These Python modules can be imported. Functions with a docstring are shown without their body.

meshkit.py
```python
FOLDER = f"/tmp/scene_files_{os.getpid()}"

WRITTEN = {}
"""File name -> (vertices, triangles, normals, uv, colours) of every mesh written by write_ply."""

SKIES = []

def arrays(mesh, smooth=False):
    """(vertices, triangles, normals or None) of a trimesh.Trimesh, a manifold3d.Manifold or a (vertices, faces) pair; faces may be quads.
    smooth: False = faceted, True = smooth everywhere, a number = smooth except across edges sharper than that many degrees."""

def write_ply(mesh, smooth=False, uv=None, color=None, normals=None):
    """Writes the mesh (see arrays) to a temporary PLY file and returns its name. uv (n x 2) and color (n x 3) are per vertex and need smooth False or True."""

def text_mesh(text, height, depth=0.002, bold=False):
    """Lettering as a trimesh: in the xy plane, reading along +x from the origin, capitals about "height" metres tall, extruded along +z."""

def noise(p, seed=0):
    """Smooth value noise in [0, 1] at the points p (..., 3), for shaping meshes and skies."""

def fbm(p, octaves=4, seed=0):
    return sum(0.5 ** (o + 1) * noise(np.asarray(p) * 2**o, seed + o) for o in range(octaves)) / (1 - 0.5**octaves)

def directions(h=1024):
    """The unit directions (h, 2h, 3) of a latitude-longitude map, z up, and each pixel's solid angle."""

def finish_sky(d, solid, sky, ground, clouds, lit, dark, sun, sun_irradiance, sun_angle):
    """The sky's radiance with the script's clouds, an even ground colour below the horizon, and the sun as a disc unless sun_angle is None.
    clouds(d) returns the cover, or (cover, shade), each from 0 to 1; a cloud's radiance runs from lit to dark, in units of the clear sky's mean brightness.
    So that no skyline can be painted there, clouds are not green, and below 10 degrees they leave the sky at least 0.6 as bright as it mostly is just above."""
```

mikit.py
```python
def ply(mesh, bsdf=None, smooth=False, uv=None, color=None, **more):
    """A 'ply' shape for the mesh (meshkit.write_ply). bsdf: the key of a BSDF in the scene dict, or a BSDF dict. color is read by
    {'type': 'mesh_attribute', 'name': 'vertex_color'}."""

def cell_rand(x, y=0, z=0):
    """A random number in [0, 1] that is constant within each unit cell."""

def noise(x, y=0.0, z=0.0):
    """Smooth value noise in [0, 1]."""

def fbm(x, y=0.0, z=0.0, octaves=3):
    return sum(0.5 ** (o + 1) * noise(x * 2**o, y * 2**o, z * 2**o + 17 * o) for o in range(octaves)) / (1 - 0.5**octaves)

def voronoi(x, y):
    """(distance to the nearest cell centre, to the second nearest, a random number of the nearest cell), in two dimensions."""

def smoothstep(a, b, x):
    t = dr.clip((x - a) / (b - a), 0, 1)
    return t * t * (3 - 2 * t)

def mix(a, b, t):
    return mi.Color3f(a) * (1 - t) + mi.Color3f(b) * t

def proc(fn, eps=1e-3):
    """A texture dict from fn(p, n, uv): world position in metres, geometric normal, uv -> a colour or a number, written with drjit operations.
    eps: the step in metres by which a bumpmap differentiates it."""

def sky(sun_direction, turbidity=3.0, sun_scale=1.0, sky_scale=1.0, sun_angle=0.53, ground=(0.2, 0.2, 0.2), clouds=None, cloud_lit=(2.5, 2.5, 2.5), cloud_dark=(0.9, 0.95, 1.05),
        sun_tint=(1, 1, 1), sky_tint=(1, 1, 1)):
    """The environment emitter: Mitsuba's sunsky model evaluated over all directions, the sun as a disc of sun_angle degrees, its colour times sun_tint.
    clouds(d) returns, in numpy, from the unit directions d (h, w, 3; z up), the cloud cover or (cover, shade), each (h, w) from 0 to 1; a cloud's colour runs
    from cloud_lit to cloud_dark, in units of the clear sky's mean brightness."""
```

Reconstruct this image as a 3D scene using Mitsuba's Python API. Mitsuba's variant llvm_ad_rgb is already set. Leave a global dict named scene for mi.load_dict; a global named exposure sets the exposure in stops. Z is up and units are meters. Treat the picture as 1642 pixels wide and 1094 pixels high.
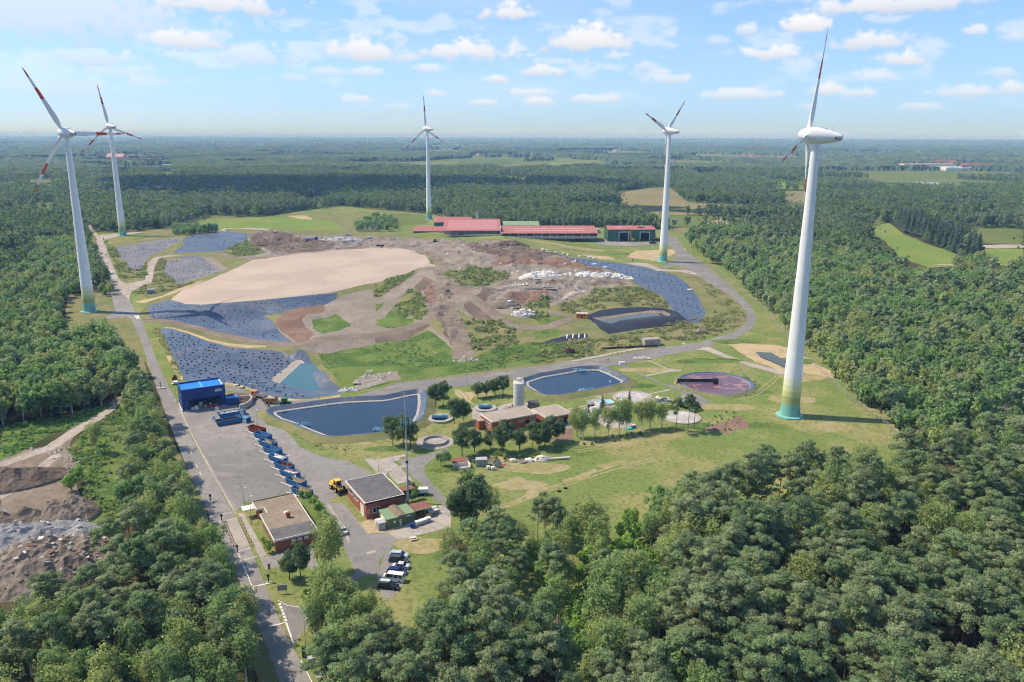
import math, random
import numpy as np, trimesh, shapely, manifold3d
from scipy.interpolate import LinearNDInterpolator
from scipy.ndimage import gaussian_filter
from shapely.geometry import Polygon, LineString, MultiPolygon, Point, box as sbox
import drjit as dr, mitsuba as mi, mikit, meshkit
from mikit import proc, noise, fbm, voronoi, smoothstep, mix, cell_rand
T4 = mi.ScalarTransform4f
scene, labels = {}, {}
rng = np.random.default_rng(7)

# ------------------------------------------------------------------ camera, sky, exposure, air
PITCH, ROLL, EYE = math.radians(14.6), math.radians(0.2), 98.8
_f = np.array([0, math.cos(PITCH), -math.sin(PITCH)])
_u = np.array([-math.sin(ROLL), math.sin(PITCH) * math.cos(ROLL), math.cos(PITCH) * math.cos(ROLL)])
scene['camera'] = dict(type='perspective', fov=65.5, fov_axis='x', near_clip=1.0, far_clip=60000.0,
                       to_world=T4().look_at(origin=[0, 0, EYE], target=[0.0, float(_f[1]), float(EYE + _f[2])], up=_u.tolist()),
                       medium={'type': 'ref', 'id': 'air'})
SUN_EL = math.radians(52)
SUN = [-0.985 * math.cos(SUN_EL), 0.174 * math.cos(SUN_EL), math.sin(SUN_EL)]
exposure = 1.95
# cumulus: (azimuth, elevation) of each cloud, half width and half height in degrees, density
CLOUDS = list(zip(
    [(-29.79,6.64),(-19.21,7.77),(-21.07,5.57),(-26.49,4.33),(-16.60,4.75),(-9.76,5.22),(-7.28,4.95),(-2.65,5.31),(-5.62,4.25),(-0.33,7.82),(4.94,6.03),(2.02,4.13),(18.92,6.66),(17.35,5.03),(15.29,6.52),(23.22,5.63),(24.85,4.52),(10.86,3.58),(14.99,2.55),(20.70,2.79),(22.58,2.54),(23.34,3.50),(28.22,2.52),(23.87,7.66),(-1.17,3.56),(1.61,2.67),(2.05,2.14),(6.11,2.27),(-2.25,2.04),(-9.81,3.96),(-12.68,3.99),(-7.99,6.19),(-10.93,2.14),(-23.13,3.06),(10.55,6.32),(28.59,5.98),(30.79,2.64),(30.76,5.56),(10.02,3.94),(13.56,5.92),(-14.72,3.56),(-29.68,2.58),(-24.86,3.52),(6.85,5.08),(26.30,1.67),(19.75,1.73),(-5.24,2.64),(-7.80,1.72),(3.29,4.70),(8.97,4.35),(-14.24,4.81),(30.20,3.53)],
    [(13, 2.6, .55), (5, .9, .9), (3.2, .9, .9), (2.6, .7, .5), (2.6, 1.0, .55), (3.0, 1.05, .95), (1, .5, .7), (3.8, .95, .95), (1.2, .5, .7), (2.3, .85, 1), (3.6, 1.2, 1), (1.9, .55, .9), (1.5, .75, 1), (2.7, .65, .9), (.9, .45, .7), (2.6, .85, .9), (1.6, .65, .95), (2.4, .5, .7), (2.9, .45, .75), (1.2, .65, .9), (1.5, .45, .75), (2.0, .5, .7), (2.7, .5, .7), (6, .7, .9), (1.2, .35, .8), (2, .4, .7), (1.7, .4, .8), (2.6, .45, .75), (1.3, .35, .7), (1.5, .4, .6), (1.4, .5, .6), (.8, .5, .5), (1.7, .4, .6), (2, .5, .45), (.5, .35, .5), (.6, .4, .8), (1.2, .5, .7), (1, .5, .6), (1.0, .4, .6), (.7, .4, .5), (1.5, .4, .5), (5, 1.3, .3), (2.4, .6, .35), (1.2, .4, .7), (1.7, .3, .5), (1.2, .3, .6), (1.0, .3, .6), (1.3, .3, .5), (2.4, .4, .6), (1.2, .4, .5), (1.0, .4, .5), (1.2, .4, .5)]))
def cloud_cover(d):
    az, el = np.degrees(np.arctan2(d[..., 0], d[..., 1])), np.degrees(np.arcsin(np.clip(d[..., 2], -1, 1)))
    cover = np.zeros(az.shape); shade = np.zeros(az.shape)
    near = (np.abs(az) < 60) & (el < 40) & (el > -.5)
    q = np.stack([az[near] * .9, el[near] * 1.5, az[near] * 0], -1)
    n1, n2 = meshkit.fbm(q, 4, 3), meshkit.fbm(q * 3.1, 3, 9)
    c, s = np.zeros(near.sum()), np.zeros(near.sum())
    for (a, e), (w, h, k) in CLOUDS:
        x, y = (az[near] - a) / w, (el[near] - e) / h
        y = np.where(y < 0, y * 1.5, y)
        m = 1 - np.sqrt(x * x + y * y) + (n1 - .5) * 1.3 + (n2 - .5) * .85
        m = np.clip(m / .58, 0, 1); m = m * m * (3 - 2 * m) * k
        s = np.where(m > c, np.clip(.38 - y * .55, 0, 1), s)
        c = np.maximum(c, m)
    wisp = np.clip((meshkit.fbm(np.stack([az[near] * .42, el[near] * 1.15, az[near] * 0 + 2], -1), 4, 33) - .575) / .13, 0, 1) * np.clip((el[near] - 1.5) / 3, 0, 1) * .38
    c = np.maximum(c, wisp)
    veil = np.clip(meshkit.fbm(np.stack([az[near] * .07, el[near] * .35, az[near] * 0 + 4], -1), 4, 21) - .42, 0, 1) * .9
    veil *= np.clip((30 - az[near]) / 60, 0, 1)
    cover[near] = np.maximum(c, np.clip(veil, 0, .5)); shade[near] = s
    # the same fair-weather cumulus goes on over the rest of the sky
    far = ~near & (el > 0)
    dd = d[far] / np.maximum(d[far][:, 2:], .08)
    f = meshkit.fbm(dd * 1.3, 5, 5)
    cover[far] = np.clip((f - .56) / .1, 0, .9) * np.clip(el[far] / 6, 0, 1)
    return cover, shade
scene['sky'] = mikit.sky(SUN, turbidity=3, sun_scale=.92, sky_scale=1.15, clouds=cloud_cover, cloud_lit=(2.35, 2.35, 2.4), cloud_dark=(1.5, 1.6, 1.75), sky_tint=(.92, 1.02, 1.10))
HAZE = [3.4e-5, 6.0e-5, 12.0e-5]
scene['air'] = dict(type='homogeneous', albedo=dict(type='rgb', value=[.87, .94, .985]), sigma_t=dict(type='rgb', value=HAZE), phase=dict(type='isotropic'))
scene['haze'] = dict(type='cube', to_world=T4().translate([0, 9000, 70.5]).scale([24000, 15000, 76.5]), bsdf={'type': 'null'}, interior={'type': 'ref', 'id': 'air'})
labels['haze'] = dict(label='thin blue summer haze lying over the plain', kind='stuff')

# ------------------------------------------------------------------ materials
def rgb(*c): return dict(type='rgb', value=list(map(float, c)))
def mat(name, color, rough=.9, spec=.3, metallic=0.0, bump=None, two=True, **kw):
    c = rgb(*color) if isinstance(color, (tuple, list)) else proc(color) if callable(color) else color
    b = dict(type='principled', base_color=c, roughness=rough, specular=spec, metallic=metallic, **kw) if rough < .88 else dict(type='diffuse', reflectance=c)
    if bump: b = dict(type='bumpmap', arbitrary=proc(bump[0], eps=bump[2]), scale=bump[1], bsdf=b)
    scene['mat_' + name] = dict(type='twosided', bsdf=b) if two else b
    return 'mat_' + name
def patchy(a, b, c, s1, s2, lo=.35, hi=.65):
    """two tones in patches of s1 metres, with grains of a third tone of s2 metres"""
    def fn(p, n, uv):
        m = smoothstep(lo, hi, fbm(p.x / s1, p.y / s1, 1.7, 3))
        g = smoothstep(.45, .75, fbm(p.x / s2 + 31, p.y / s2, p.z / s2, 2))
        return mix(mix(a, b, m), c, g * .6)
    return fn
VC = dict(type='mesh_attribute', name='vertex_color')
mat('bark', VC)
scene['mat_leaf'] = dict(type='principledthin', base_color=VC, roughness=.7, diff_trans=1.0, spec_trans=0.0, eta=1.3)
mat('forest_floor', patchy((.055, .06, .025), (.10, .085, .05), (.05, .075, .025), 9, 1.6))
mat('lawn', patchy((.175, .235, .075), (.275, .275, .12), (.11, .155, .05), 12, .8, .42, .70))
mat('dry_grass', patchy((.33, .29, .165), (.26, .25, .105), (.40, .35, .22), 5, .9))
mat('lush', patchy((.065, .13, .032), (.135, .205, .05), (.20, .21, .12), 11, .9, .36, .64))
mat('weed', patchy((.15, .185, .07), (.225, .22, .10), (.25, .23, .16), 7, 1.0))
def worn(base):
    """asphalt with tar repairs, oil spots and trodden dust"""
    def fn(p, n, uv):
        c = base(p, n, uv)
        oil = smoothstep(.70, .80, fbm(p.x / 2.2 + 7, p.y / 2.2, 3, 3)); dust = smoothstep(.58, .75, fbm(p.x / 7 + 40, p.y / 5, 6, 4))
        w = fbm(p.x / 6, p.y / 6, 9, 2) * 2.2; crack = smoothstep(.965, .99, 1 - dr.abs(fbm(p.x / 4.5, p.y / 4.5, 12, 3) - .5) * 2.0) * smoothstep(.5, .6, noise(p.x / 14, p.y / 14, 4))
        return mix(mix(c, (.33, .318, .30), dust * .5), (.13, .128, .126), dr.maximum(oil * .35, crack * .35))
    return fn
mat('asphalt', worn(patchy((.215, .213, .21), (.25, .247, .242), (.195, .193, .19), 11, .8)))
mat('old_asphalt', worn(patchy((.25, .245, .238), (.295, .288, .278), (.225, .22, .213), 16, 1.1)))
mat('concrete', patchy((.36, .34, .31), (.43, .40, .36), (.30, .28, .255), 5, .7))
def ruts(p, n, uv):
    w = fbm(p.x / 9, p.y / 9, 2, 2) * 4
    return dr.power(dr.abs(dr.sin(p.x * .5 + p.y * .35 + w)), 3) * .35 + fbm(p.x / 1.4, p.y / 1.4, 3, 3)
mat('pale_track', patchy((.42, .38, .34), (.34, .30, .265), (.47, .43, .38), 6, .9))
mat('track', patchy((.22, .186, .152), (.27, .23, .19), (.17, .145, .12), 7, .8), bump=(ruts, .35, .15))
mat('dark_soil', patchy((.155, .126, .104), (.21, .172, .14), (.11, .09, .074), 8, .9), bump=(ruts, .35, .15))
mat('red_soil', patchy((.21, .14, .108), (.255, .18, .14), (.165, .115, .095), 7, .9), bump=(ruts, .35, .15))
mat('grey_soil', patchy((.255, .228, .195), (.31, .278, .238), (.185, .165, .142), 9, .8), bump=(ruts, .35, .15))
def sand(p, n, uv):
    m = fbm(p.x / 26, p.y / 26, 0, 3)
    g = noise(p.x / .7, p.y / .7, 3)
    dots = smoothstep(.86, .93, noise(p.x / 1.1 + 9, p.y / 1.1, 8)) * smoothstep(.5, .62, fbm(p.x / 30 + 4, p.y / 30, 2, 2))
    t = smoothstep(.95, 1, dr.abs(dr.sin(p.y * .30 - p.x * .06 + fbm(p.x / 40, p.y / 40, 5, 2) * 5))) * smoothstep(.45, .6, fbm(p.x / 45, p.y / 22, 8, 2))
    m = m + t * .25
    return mix(mix((.485, .41, .345), (.43, .36, .31), smoothstep(.35, .7, m)) * (0.94 + 0.1 * g), (.22, .18, .15), dots * .8)
mat('sand', sand)
mat('yellow_sand', patchy((.46, .37, .22), (.38, .32, .20), (.52, .43, .29), 5, .8))
mat('field', patchy((.125, .175, .055), (.16, .19, .07), (.10, .16, .05), 60, 4))
mat('pale_field', patchy((.235, .22, .11), (.19, .195, .085), (.26, .235, .13), 45, 4))
mat('lily_field', patchy((.17, .25, .065), (.215, .275, .08), (.14, .215, .06), 40, 2))
def wrinkle(p, n, uv):
    w = fbm(p.x / 5.5, p.y / 7, 2, 2) * 5
    a = dr.abs(dr.sin(p.y * .62 + p.x * .22 + w)); b = dr.abs(dr.sin(p.x * .45 - p.y * .14 + 1.7 * w))
    return dr.power(1 - a, 6) * .7 + dr.power(1 - b, 9) * .4 + fbm(p.x / 1.6, p.y / 1.6, 5, 2) * .5
def liner_tone(p, n, uv):
    m = fbm(p.x / 16, p.y / 9, 4, 3)
    d = smoothstep(.62, .8, fbm(p.x / 3 + 5, p.y / 3, 7, 3))
    return mix(mix((.054, .084, .140), (.080, .106, .158), smoothstep(.35, .65, m)), (.15, .135, .13), d * .55)
mat('liner', liner_tone, rough=.42, spec=.6, bump=(wrinkle, .16, .12))
def liner_dust(p, n, uv):
    m = fbm(p.x / 9, p.y / 9, 4, 3)
    return mix((.135, .138, .155), (.185, .178, .18), smoothstep(.35, .65, m))
mat('dusty_liner', liner_dust, rough=.55, spec=.4, bump=(wrinkle, .1, .12))
mat('black_liner', (.026, .029, .038), rough=.5, spec=.25, bump=(wrinkle, .12, .12))
def ripple(p, n, uv): return fbm(p.x / 1.1, p.y / .8, 1, 3)
mat('pond_water', (.010, .026, .052), rough=.12, spec=.5, bump=(ripple, .035, .05))
mat('teal_water', (.035, .115, .135), rough=.15, spec=.45, bump=(ripple, .03, .05))
mat('brown_water', (.075, .078, .038), rough=.08, spec=.25, bump=(ripple, .012, .05))
def sludge(p, n, uv):
    m = fbm(p.x / 4.6 + 3, p.y / 2.6, 2, 4)
    f = smoothstep(.60, .66, m)
    return mix((.14, .075, .10), (.33, .175, .15), f * smoothstep(.3, .6, noise(p.x / .9, p.y / .6, 4)))
mat('sludge', sludge, rough=.25, spec=.4)
# plain paints
for n_, c_, r_ in [('white', (.80, .80, .79), .45), ('tower_white', (.74, .77, .80), .5), ('red', (.62, .075, .05), .45), ('teal', (.18, .45, .405), .5), ('olive', (.32, .39, .16), .5),
                   ('lime', (.47, .52, .24), .5), ('pale_lime', (.60, .64, .40), .5), ('cream', (.68, .70, .55), .5), ('dark', (.02, .02, .022), .6), ('rubber', (.018, .018, .02), .85),
                   ('blue', (.012, .045, .20), .45), ('blue_roof', (.025, .21, .62), .5), ('skylight_blue', (.10, .42, .74), .35), ('skip_blue', (.028, .115, .28), .5), ('skip_rim', (.06, .19, .38), .5), ('light_blue', (.28, .55, .68), .5),
                   ('rust', (.19, .06, .035), .89), ('orange', (.75, .20, .05), .5), ('yellow', (.72, .46, .06), .5), ('loader_black', (.035, .033, .03), .6), ('tractor_green', (.03, .20, .06), .4),
                   ('trailer_brown', (.30, .16, .055), .7), ('steel', (.42, .43, .45), .5), ('zinc', (.36, .38, .40), .6), ('grey_paint', (.24, .27, .29), .6), ('hut_green', (.125, .19, .095), .7),
                   ('hall_green', (.035, .12, .075), .6), ('roof_green', (.20, .30, .175), .7), ('roof_pink', (.50, .29, .29), .6), ('tile_brown', (.235, .105, .075), .8), ('arch_brown', (.24, .20, .135), .8),
                   ('bin_grey', (.52, .54, .55), .6), ('car_ice', (.40, .52, .62), .3), ('car_grey', (.06, .068, .085), .3), ('car_silver', (.52, .57, .63), .3), ('car_blue', (.015, .03, .12), .3),
                   ('car_black', (.012, .013, .018), .25), ('car_white', (.78, .78, .78), .35), ('tyre', (.016, .017, .02), .89), ('bag_white', (.70, .70, .70), .7), ('plaster', (.66, .63, .58), .89),
                   ('turquoise', (.02, .50, .42), .6), ('crane_yellow', (.80, .42, .03), .5), ('skin', (.45, .28, .2), .7), ('cloth_dark', (.03, .035, .06), .89), ('wood', (.30, .22, .13), .89), ('rock', (.40, .37, .34), .89),
                   ('concrete_plain', (.40, .385, .36), .89), ('line_white', (.72, .72, .70), .89), ('village_roof', (.36, .17, .13), .89), ('far_white', (.70, .69, .66), .89), ('window_frame', (.7, .7, .68), .6), ('gate_green', (.03, .07, .04), .6)]:
    mat(n_, c_, r_)
mat('tarp', patchy((.40, .39, .385), (.55, .54, .53), (.30, .295, .29), 2.6, .6))
mat('grey_stone', patchy((.26, .27, .285), (.33, .34, .35), (.18, .185, .195), 3, .7))
mat('glass', (.02, .03, .04), rough=.08, spec=.6)
def brick(p, n, uv):
    u = dr.select(dr.abs(n.x) > dr.abs(n.y), p.y, p.x)
    r = dr.floor(p.z / .075)
    k = cell_rand(u / .24 + .5 * (r - 2 * dr.floor(r / 2)), r, 3)
    mortar = dr.select((p.z / .075 - r) < .16, 1.0, 0.0)
    return mix(mix((.27, .085, .055), (.37, .13, .085), k), (.32, .24, .20), mortar * .6)
mat('brick', brick)
mat('gravel_roof', patchy((.27, .225, .175), (.32, .27, .21), (.20, .165, .125), 3, .5))
mat('felt_roof', patchy((.13, .13, .14), (.165, .165, .175), (.105, .105, .115), 2.5, .6))
mat('flat_roof', patchy((.36, .315, .275), (.42, .37, .32), (.30, .26, .225), 4, .7))
def sheets(p, n, uv):
    k = cell_rand(p.x / 3.1, p.y / 9, 2); rain = fbm(p.x / .9, p.y / 14, 3, 3)
    return mix(mix((.43, .19, .19), (.39, .165, .16), k), (.33, .19, .17), smoothstep(.5, .75, rain) * .7)
mat('roof_red', sheets)
def solar(p, n, uv):
    return mix((.44, .25, .265), (.47, .22, .22), smoothstep(.3, .7, noise(p.x / 2, p.y / 2, 0)))
mat('roof_worn', solar)

# ------------------------------------------------------------------ mesh tools
def num(key):
    if key not in scene and key not in USED: USED.add(key); return key
    k = 1
    while f'{key}_{k:03d}' in USED or f'{key}_{k:03d}' in scene: k += 1
    USED.add(f'{key}_{k:03d}'); return f'{key}_{k:03d}'
USED = set()
def cat(*ms):
    vs, fs, o = [], [], 0
    for v, f in ms:
        v, f = np.asarray(v, float), np.asarray(f, int)
        vs.append(v); fs.append(f + o); o += len(v)
    return np.vstack(vs), np.vstack(fs)
_BF = np.array([[0, 2, 1], [0, 3, 2], [4, 5, 6], [4, 6, 7], [0, 1, 5], [0, 5, 4], [1, 2, 6], [1, 6, 5], [2, 3, 7], [2, 7, 6], [3, 0, 4], [3, 4, 7]])
def bx(x0, x1, y0, y1, z0, z1, tx=0.0, ty=0.0):
    """box; tx, ty: how far the top is drawn in on each side"""
    return np.array([[x0, y0, z0], [x1, y0, z0], [x1, y1, z0], [x0, y1, z0], [x0 + tx, y0 + ty, z1], [x1 - tx, y0 + ty, z1], [x1 - tx, y1 - ty, z1], [x0 + tx, y1 - ty, z1]], float), _BF
def lathe(prof, n=24, cx=0, cy=0):
    """profile of (radius, z) turned about z"""
    a = np.arange(n) * 2 * np.pi / n
    v = np.array([[cx + r * math.cos(t), cy + r * math.sin(t), z] for r, z in prof for t in a])
    f = []
    for i in range(len(prof) - 1):
        for j in range(n):
            k = (j + 1) % n
            f += [[i * n + j, i * n + k, (i + 1) * n + k], [i * n + j, (i + 1) * n + k, (i + 1) * n + j]]
    return v, np.array(f)
def cyl(x, y, z0, z1, r, r1=None, n=12):
    r1 = r if r1 is None else r1
    return lathe([(0.001, z0), (r, z0), (r1, z1), (0.001, z1)], n, x, y)
def tube(pts, r, n=5):
    p = np.asarray(pts, float); r = np.broadcast_to(r, len(p))
    t = np.gradient(p, axis=0); t /= np.linalg.norm(t, axis=1, keepdims=True) + 1e-9
    a = np.cross(t, np.where(np.abs(t[:, 2:]) < .9, [0, 0, 1.], [1., 0, 0])); a /= np.linalg.norm(a, axis=1, keepdims=True) + 1e-9
    b = np.cross(t, a); g = np.arange(n) * 2 * np.pi / n
    v = (p[:, None] + r[:, None, None] * (np.cos(g)[None, :, None] * a[:, None] + np.sin(g)[None, :, None] * b[:, None])).reshape(-1, 3)
    f = []
    for i in range(len(p) - 1):
        for j in range(n):
            k = (j + 1) % n
            f += [[i * n + j, i * n + k, (i + 1) * n + k], [i * n + j, (i + 1) * n + k, (i + 1) * n + j]]
    for e in (0, len(p) - 1):
        f += [[e * n, e * n + j, e * n + j + 1] for j in range(1, n - 1)]
    return v, np.array(f)
def prism(poly, z0, z1):
    """vertical prism over a plan outline (list of points or shapely polygon)"""
    m = trimesh.creation.extrude_polygon(poly if isinstance(poly, Polygon) else Polygon(poly), z1 - z0, engine='earcut')
    return np.array(m.vertices) + [0, 0, z0], np.array(m.faces)
def side(profile, x0, x1):
    """prism along x over a profile in (y, z)"""
    v, f = prism([(a, b) for a, b in profile], x0, x1)
    return np.stack([v[:, 2], v[:, 0], v[:, 1]], 1), f
def lengthwise(profile, y0, y1):
    """prism along y over a profile in (x, z), symmetric half width y given by y0..y1"""
    v, f = prism([(a, b) for a, b in profile], y0, y1)
    return np.stack([v[:, 0], v[:, 2], v[:, 1]], 1), f[:, ::-1]
def ytorus(x, y, z, r, w, n=16):
    """a wheel: axis along y"""
    v, f = lathe([(r * .55, -w / 2), (r * .93, -w / 2), (r, -w / 2 + .12 * w), (r, w / 2 - .12 * w), (r * .93, w / 2), (r * .55, w / 2), (r * .55, -w / 2)], n)
    return np.stack([v[:, 0] + x, v[:, 2] + y, v[:, 1] + z], 1), f
def ydisc(x, y, z, r, w, n=12):
    v, f = cyl(0, 0, -w / 2, w / 2, r, n=n)
    return np.stack([v[:, 0] + x, v[:, 2] + y, v[:, 1] + z], 1), f
def rounded(mesh, r):
    """a convex hull of the points with rounded edges"""
    v = np.asarray(mesh[0]); c = (v.max(0) + v.min(0)) / 2
    h = np.maximum((v.max(0) - v.min(0)) / 2, 1e-6); v = c + (v - c) * np.maximum(h - r, .02) / h
    s = trimesh.creation.icosphere(subdivisions=1, radius=r).vertices
    m = trimesh.convex.convex_hull((v[:, None] + s[None]).reshape(-1, 3))
    return np.array(m.vertices), np.array(m.faces)
def blob(r, seed, amp=.25, sub=2, scale=(1, 1, 1), cut=None):
    m = trimesh.creation.icosphere(subdivisions=sub)
    v = m.vertices * (1 + amp * 2 * (meshkit.fbm(m.vertices * 1.6 + seed * 7.7, 3, seed)[:, None] - .5)) * r * np.array(scale)
    if cut is not None: v[:, 2] = np.maximum(v[:, 2], cut)
    return v, np.array(m.faces)

ONE_EACH = set('mullion post rib wheel wall roof window pane support saddle pillar leg roof_vent roof_light light_panel chock skid side_wall end_wall open_door headlight mirror antenna flange cover drum track pipe lump push_arm annex canopy sheet skylight cab_frame mudguard lift_arm float scraper plank band float roof_rail front_weight lightning_rod'.split())
class Thing:
    """a thing: its key, its place in the world, its parts"""
    def __init__(s, name, label, cat, loc=(0, 0, 0), rz=0.0, group=None, scale=1.0, kind=None):
        s.key = num(name); s.loc = np.array(loc if len(loc) == 3 else (*loc, ground_z(*loc)), float); s.rz = math.radians(rz); s.scale = scale
        labels[s.key] = dict(label=label, category=cat)
        if group: labels[s.key]['group'] = group
        if kind: labels[s.key]['kind'] = kind
    def world(s, v):
        c, n = math.cos(s.rz), math.sin(s.rz); v = np.asarray(v, float) * s.scale
        return np.stack([v[:, 0] * c - v[:, 1] * n, v[:, 0] * n + v[:, 1] * c, v[:, 2]], 1) + s.loc
    def part(s, name, mat_, *meshes, smooth=False, label=None, under=None, color=None):
        if not meshes: return None
        if len(meshes) > 1 and name in ONE_EACH: return [s.part(name, mat_, m, smooth=smooth, label=label, under=under) for m in meshes][0]
        v, f = cat(*meshes); key = num(f'{under or s.key}__{name}')
        scene[key] = mikit.ply((s.world(v), f), 'mat_' + mat_, smooth=smooth)
        if label: labels[key] = dict(label=label)
        return key
def sheet(name, mesh, mat_, label=None, kind='structure', category=None, smooth=False):
    key = num(name); scene[key] = mikit.ply(mesh, 'mat_' + mat_, smooth=smooth)
    labels[key] = dict(kind=kind)
    if label: labels[key]['label'] = label
    if category: labels[key]['category'] = category
    return key

# ------------------------------------------------------------------ the lie of the land
GX0, GY0, GN, GM, CELL = -460.0, 250.0, 304, 290, 2.5
def make_height(control):
    c = np.array(control, float)
    ring = [(GX0 + i * 20, GY0 + j * 20, 0) for i in range(-2, 41) for j in range(-2, 40) if i < 1 or j < 1 or i > 37 or j > 35]
    c = np.vstack([c, ring])
    gx, gy = np.meshgrid(GX0 + CELL * np.arange(GN + 1), GY0 + CELL * np.arange(GM + 1))
    g = LinearNDInterpolator(c[:, :2], c[:, 2], fill_value=0)(gx, gy)
    g = gaussian_filter(g, 0.8)
    g[np.abs(g) < 0.06] = 0
    def height(x, y):
        u, v = (np.asarray(x, float) - GX0) / CELL, (np.asarray(y, float) - GY0) / CELL
        inside = (u >= 0) & (v >= 0) & (u < GN) & (v < GM)
        u, v = np.clip(u, 0, GN - 1e-6), np.clip(v, 0, GM - 1e-6)
        i, j = u.astype(int), v.astype(int)
        a, b = u - i, v - j
        z00, z10, z01, z11 = g[j, i], g[j, i + 1], g[j + 1, i], g[j + 1, i + 1]
        lower = z00 + a * (z10 - z00) + b * (z11 - z10)
        upper = z00 + b * (z01 - z00) + a * (z11 - z01)
        return np.where(inside, np.where(a >= b, lower, upper), 0.0)
    height.grid = g
    return height
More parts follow.
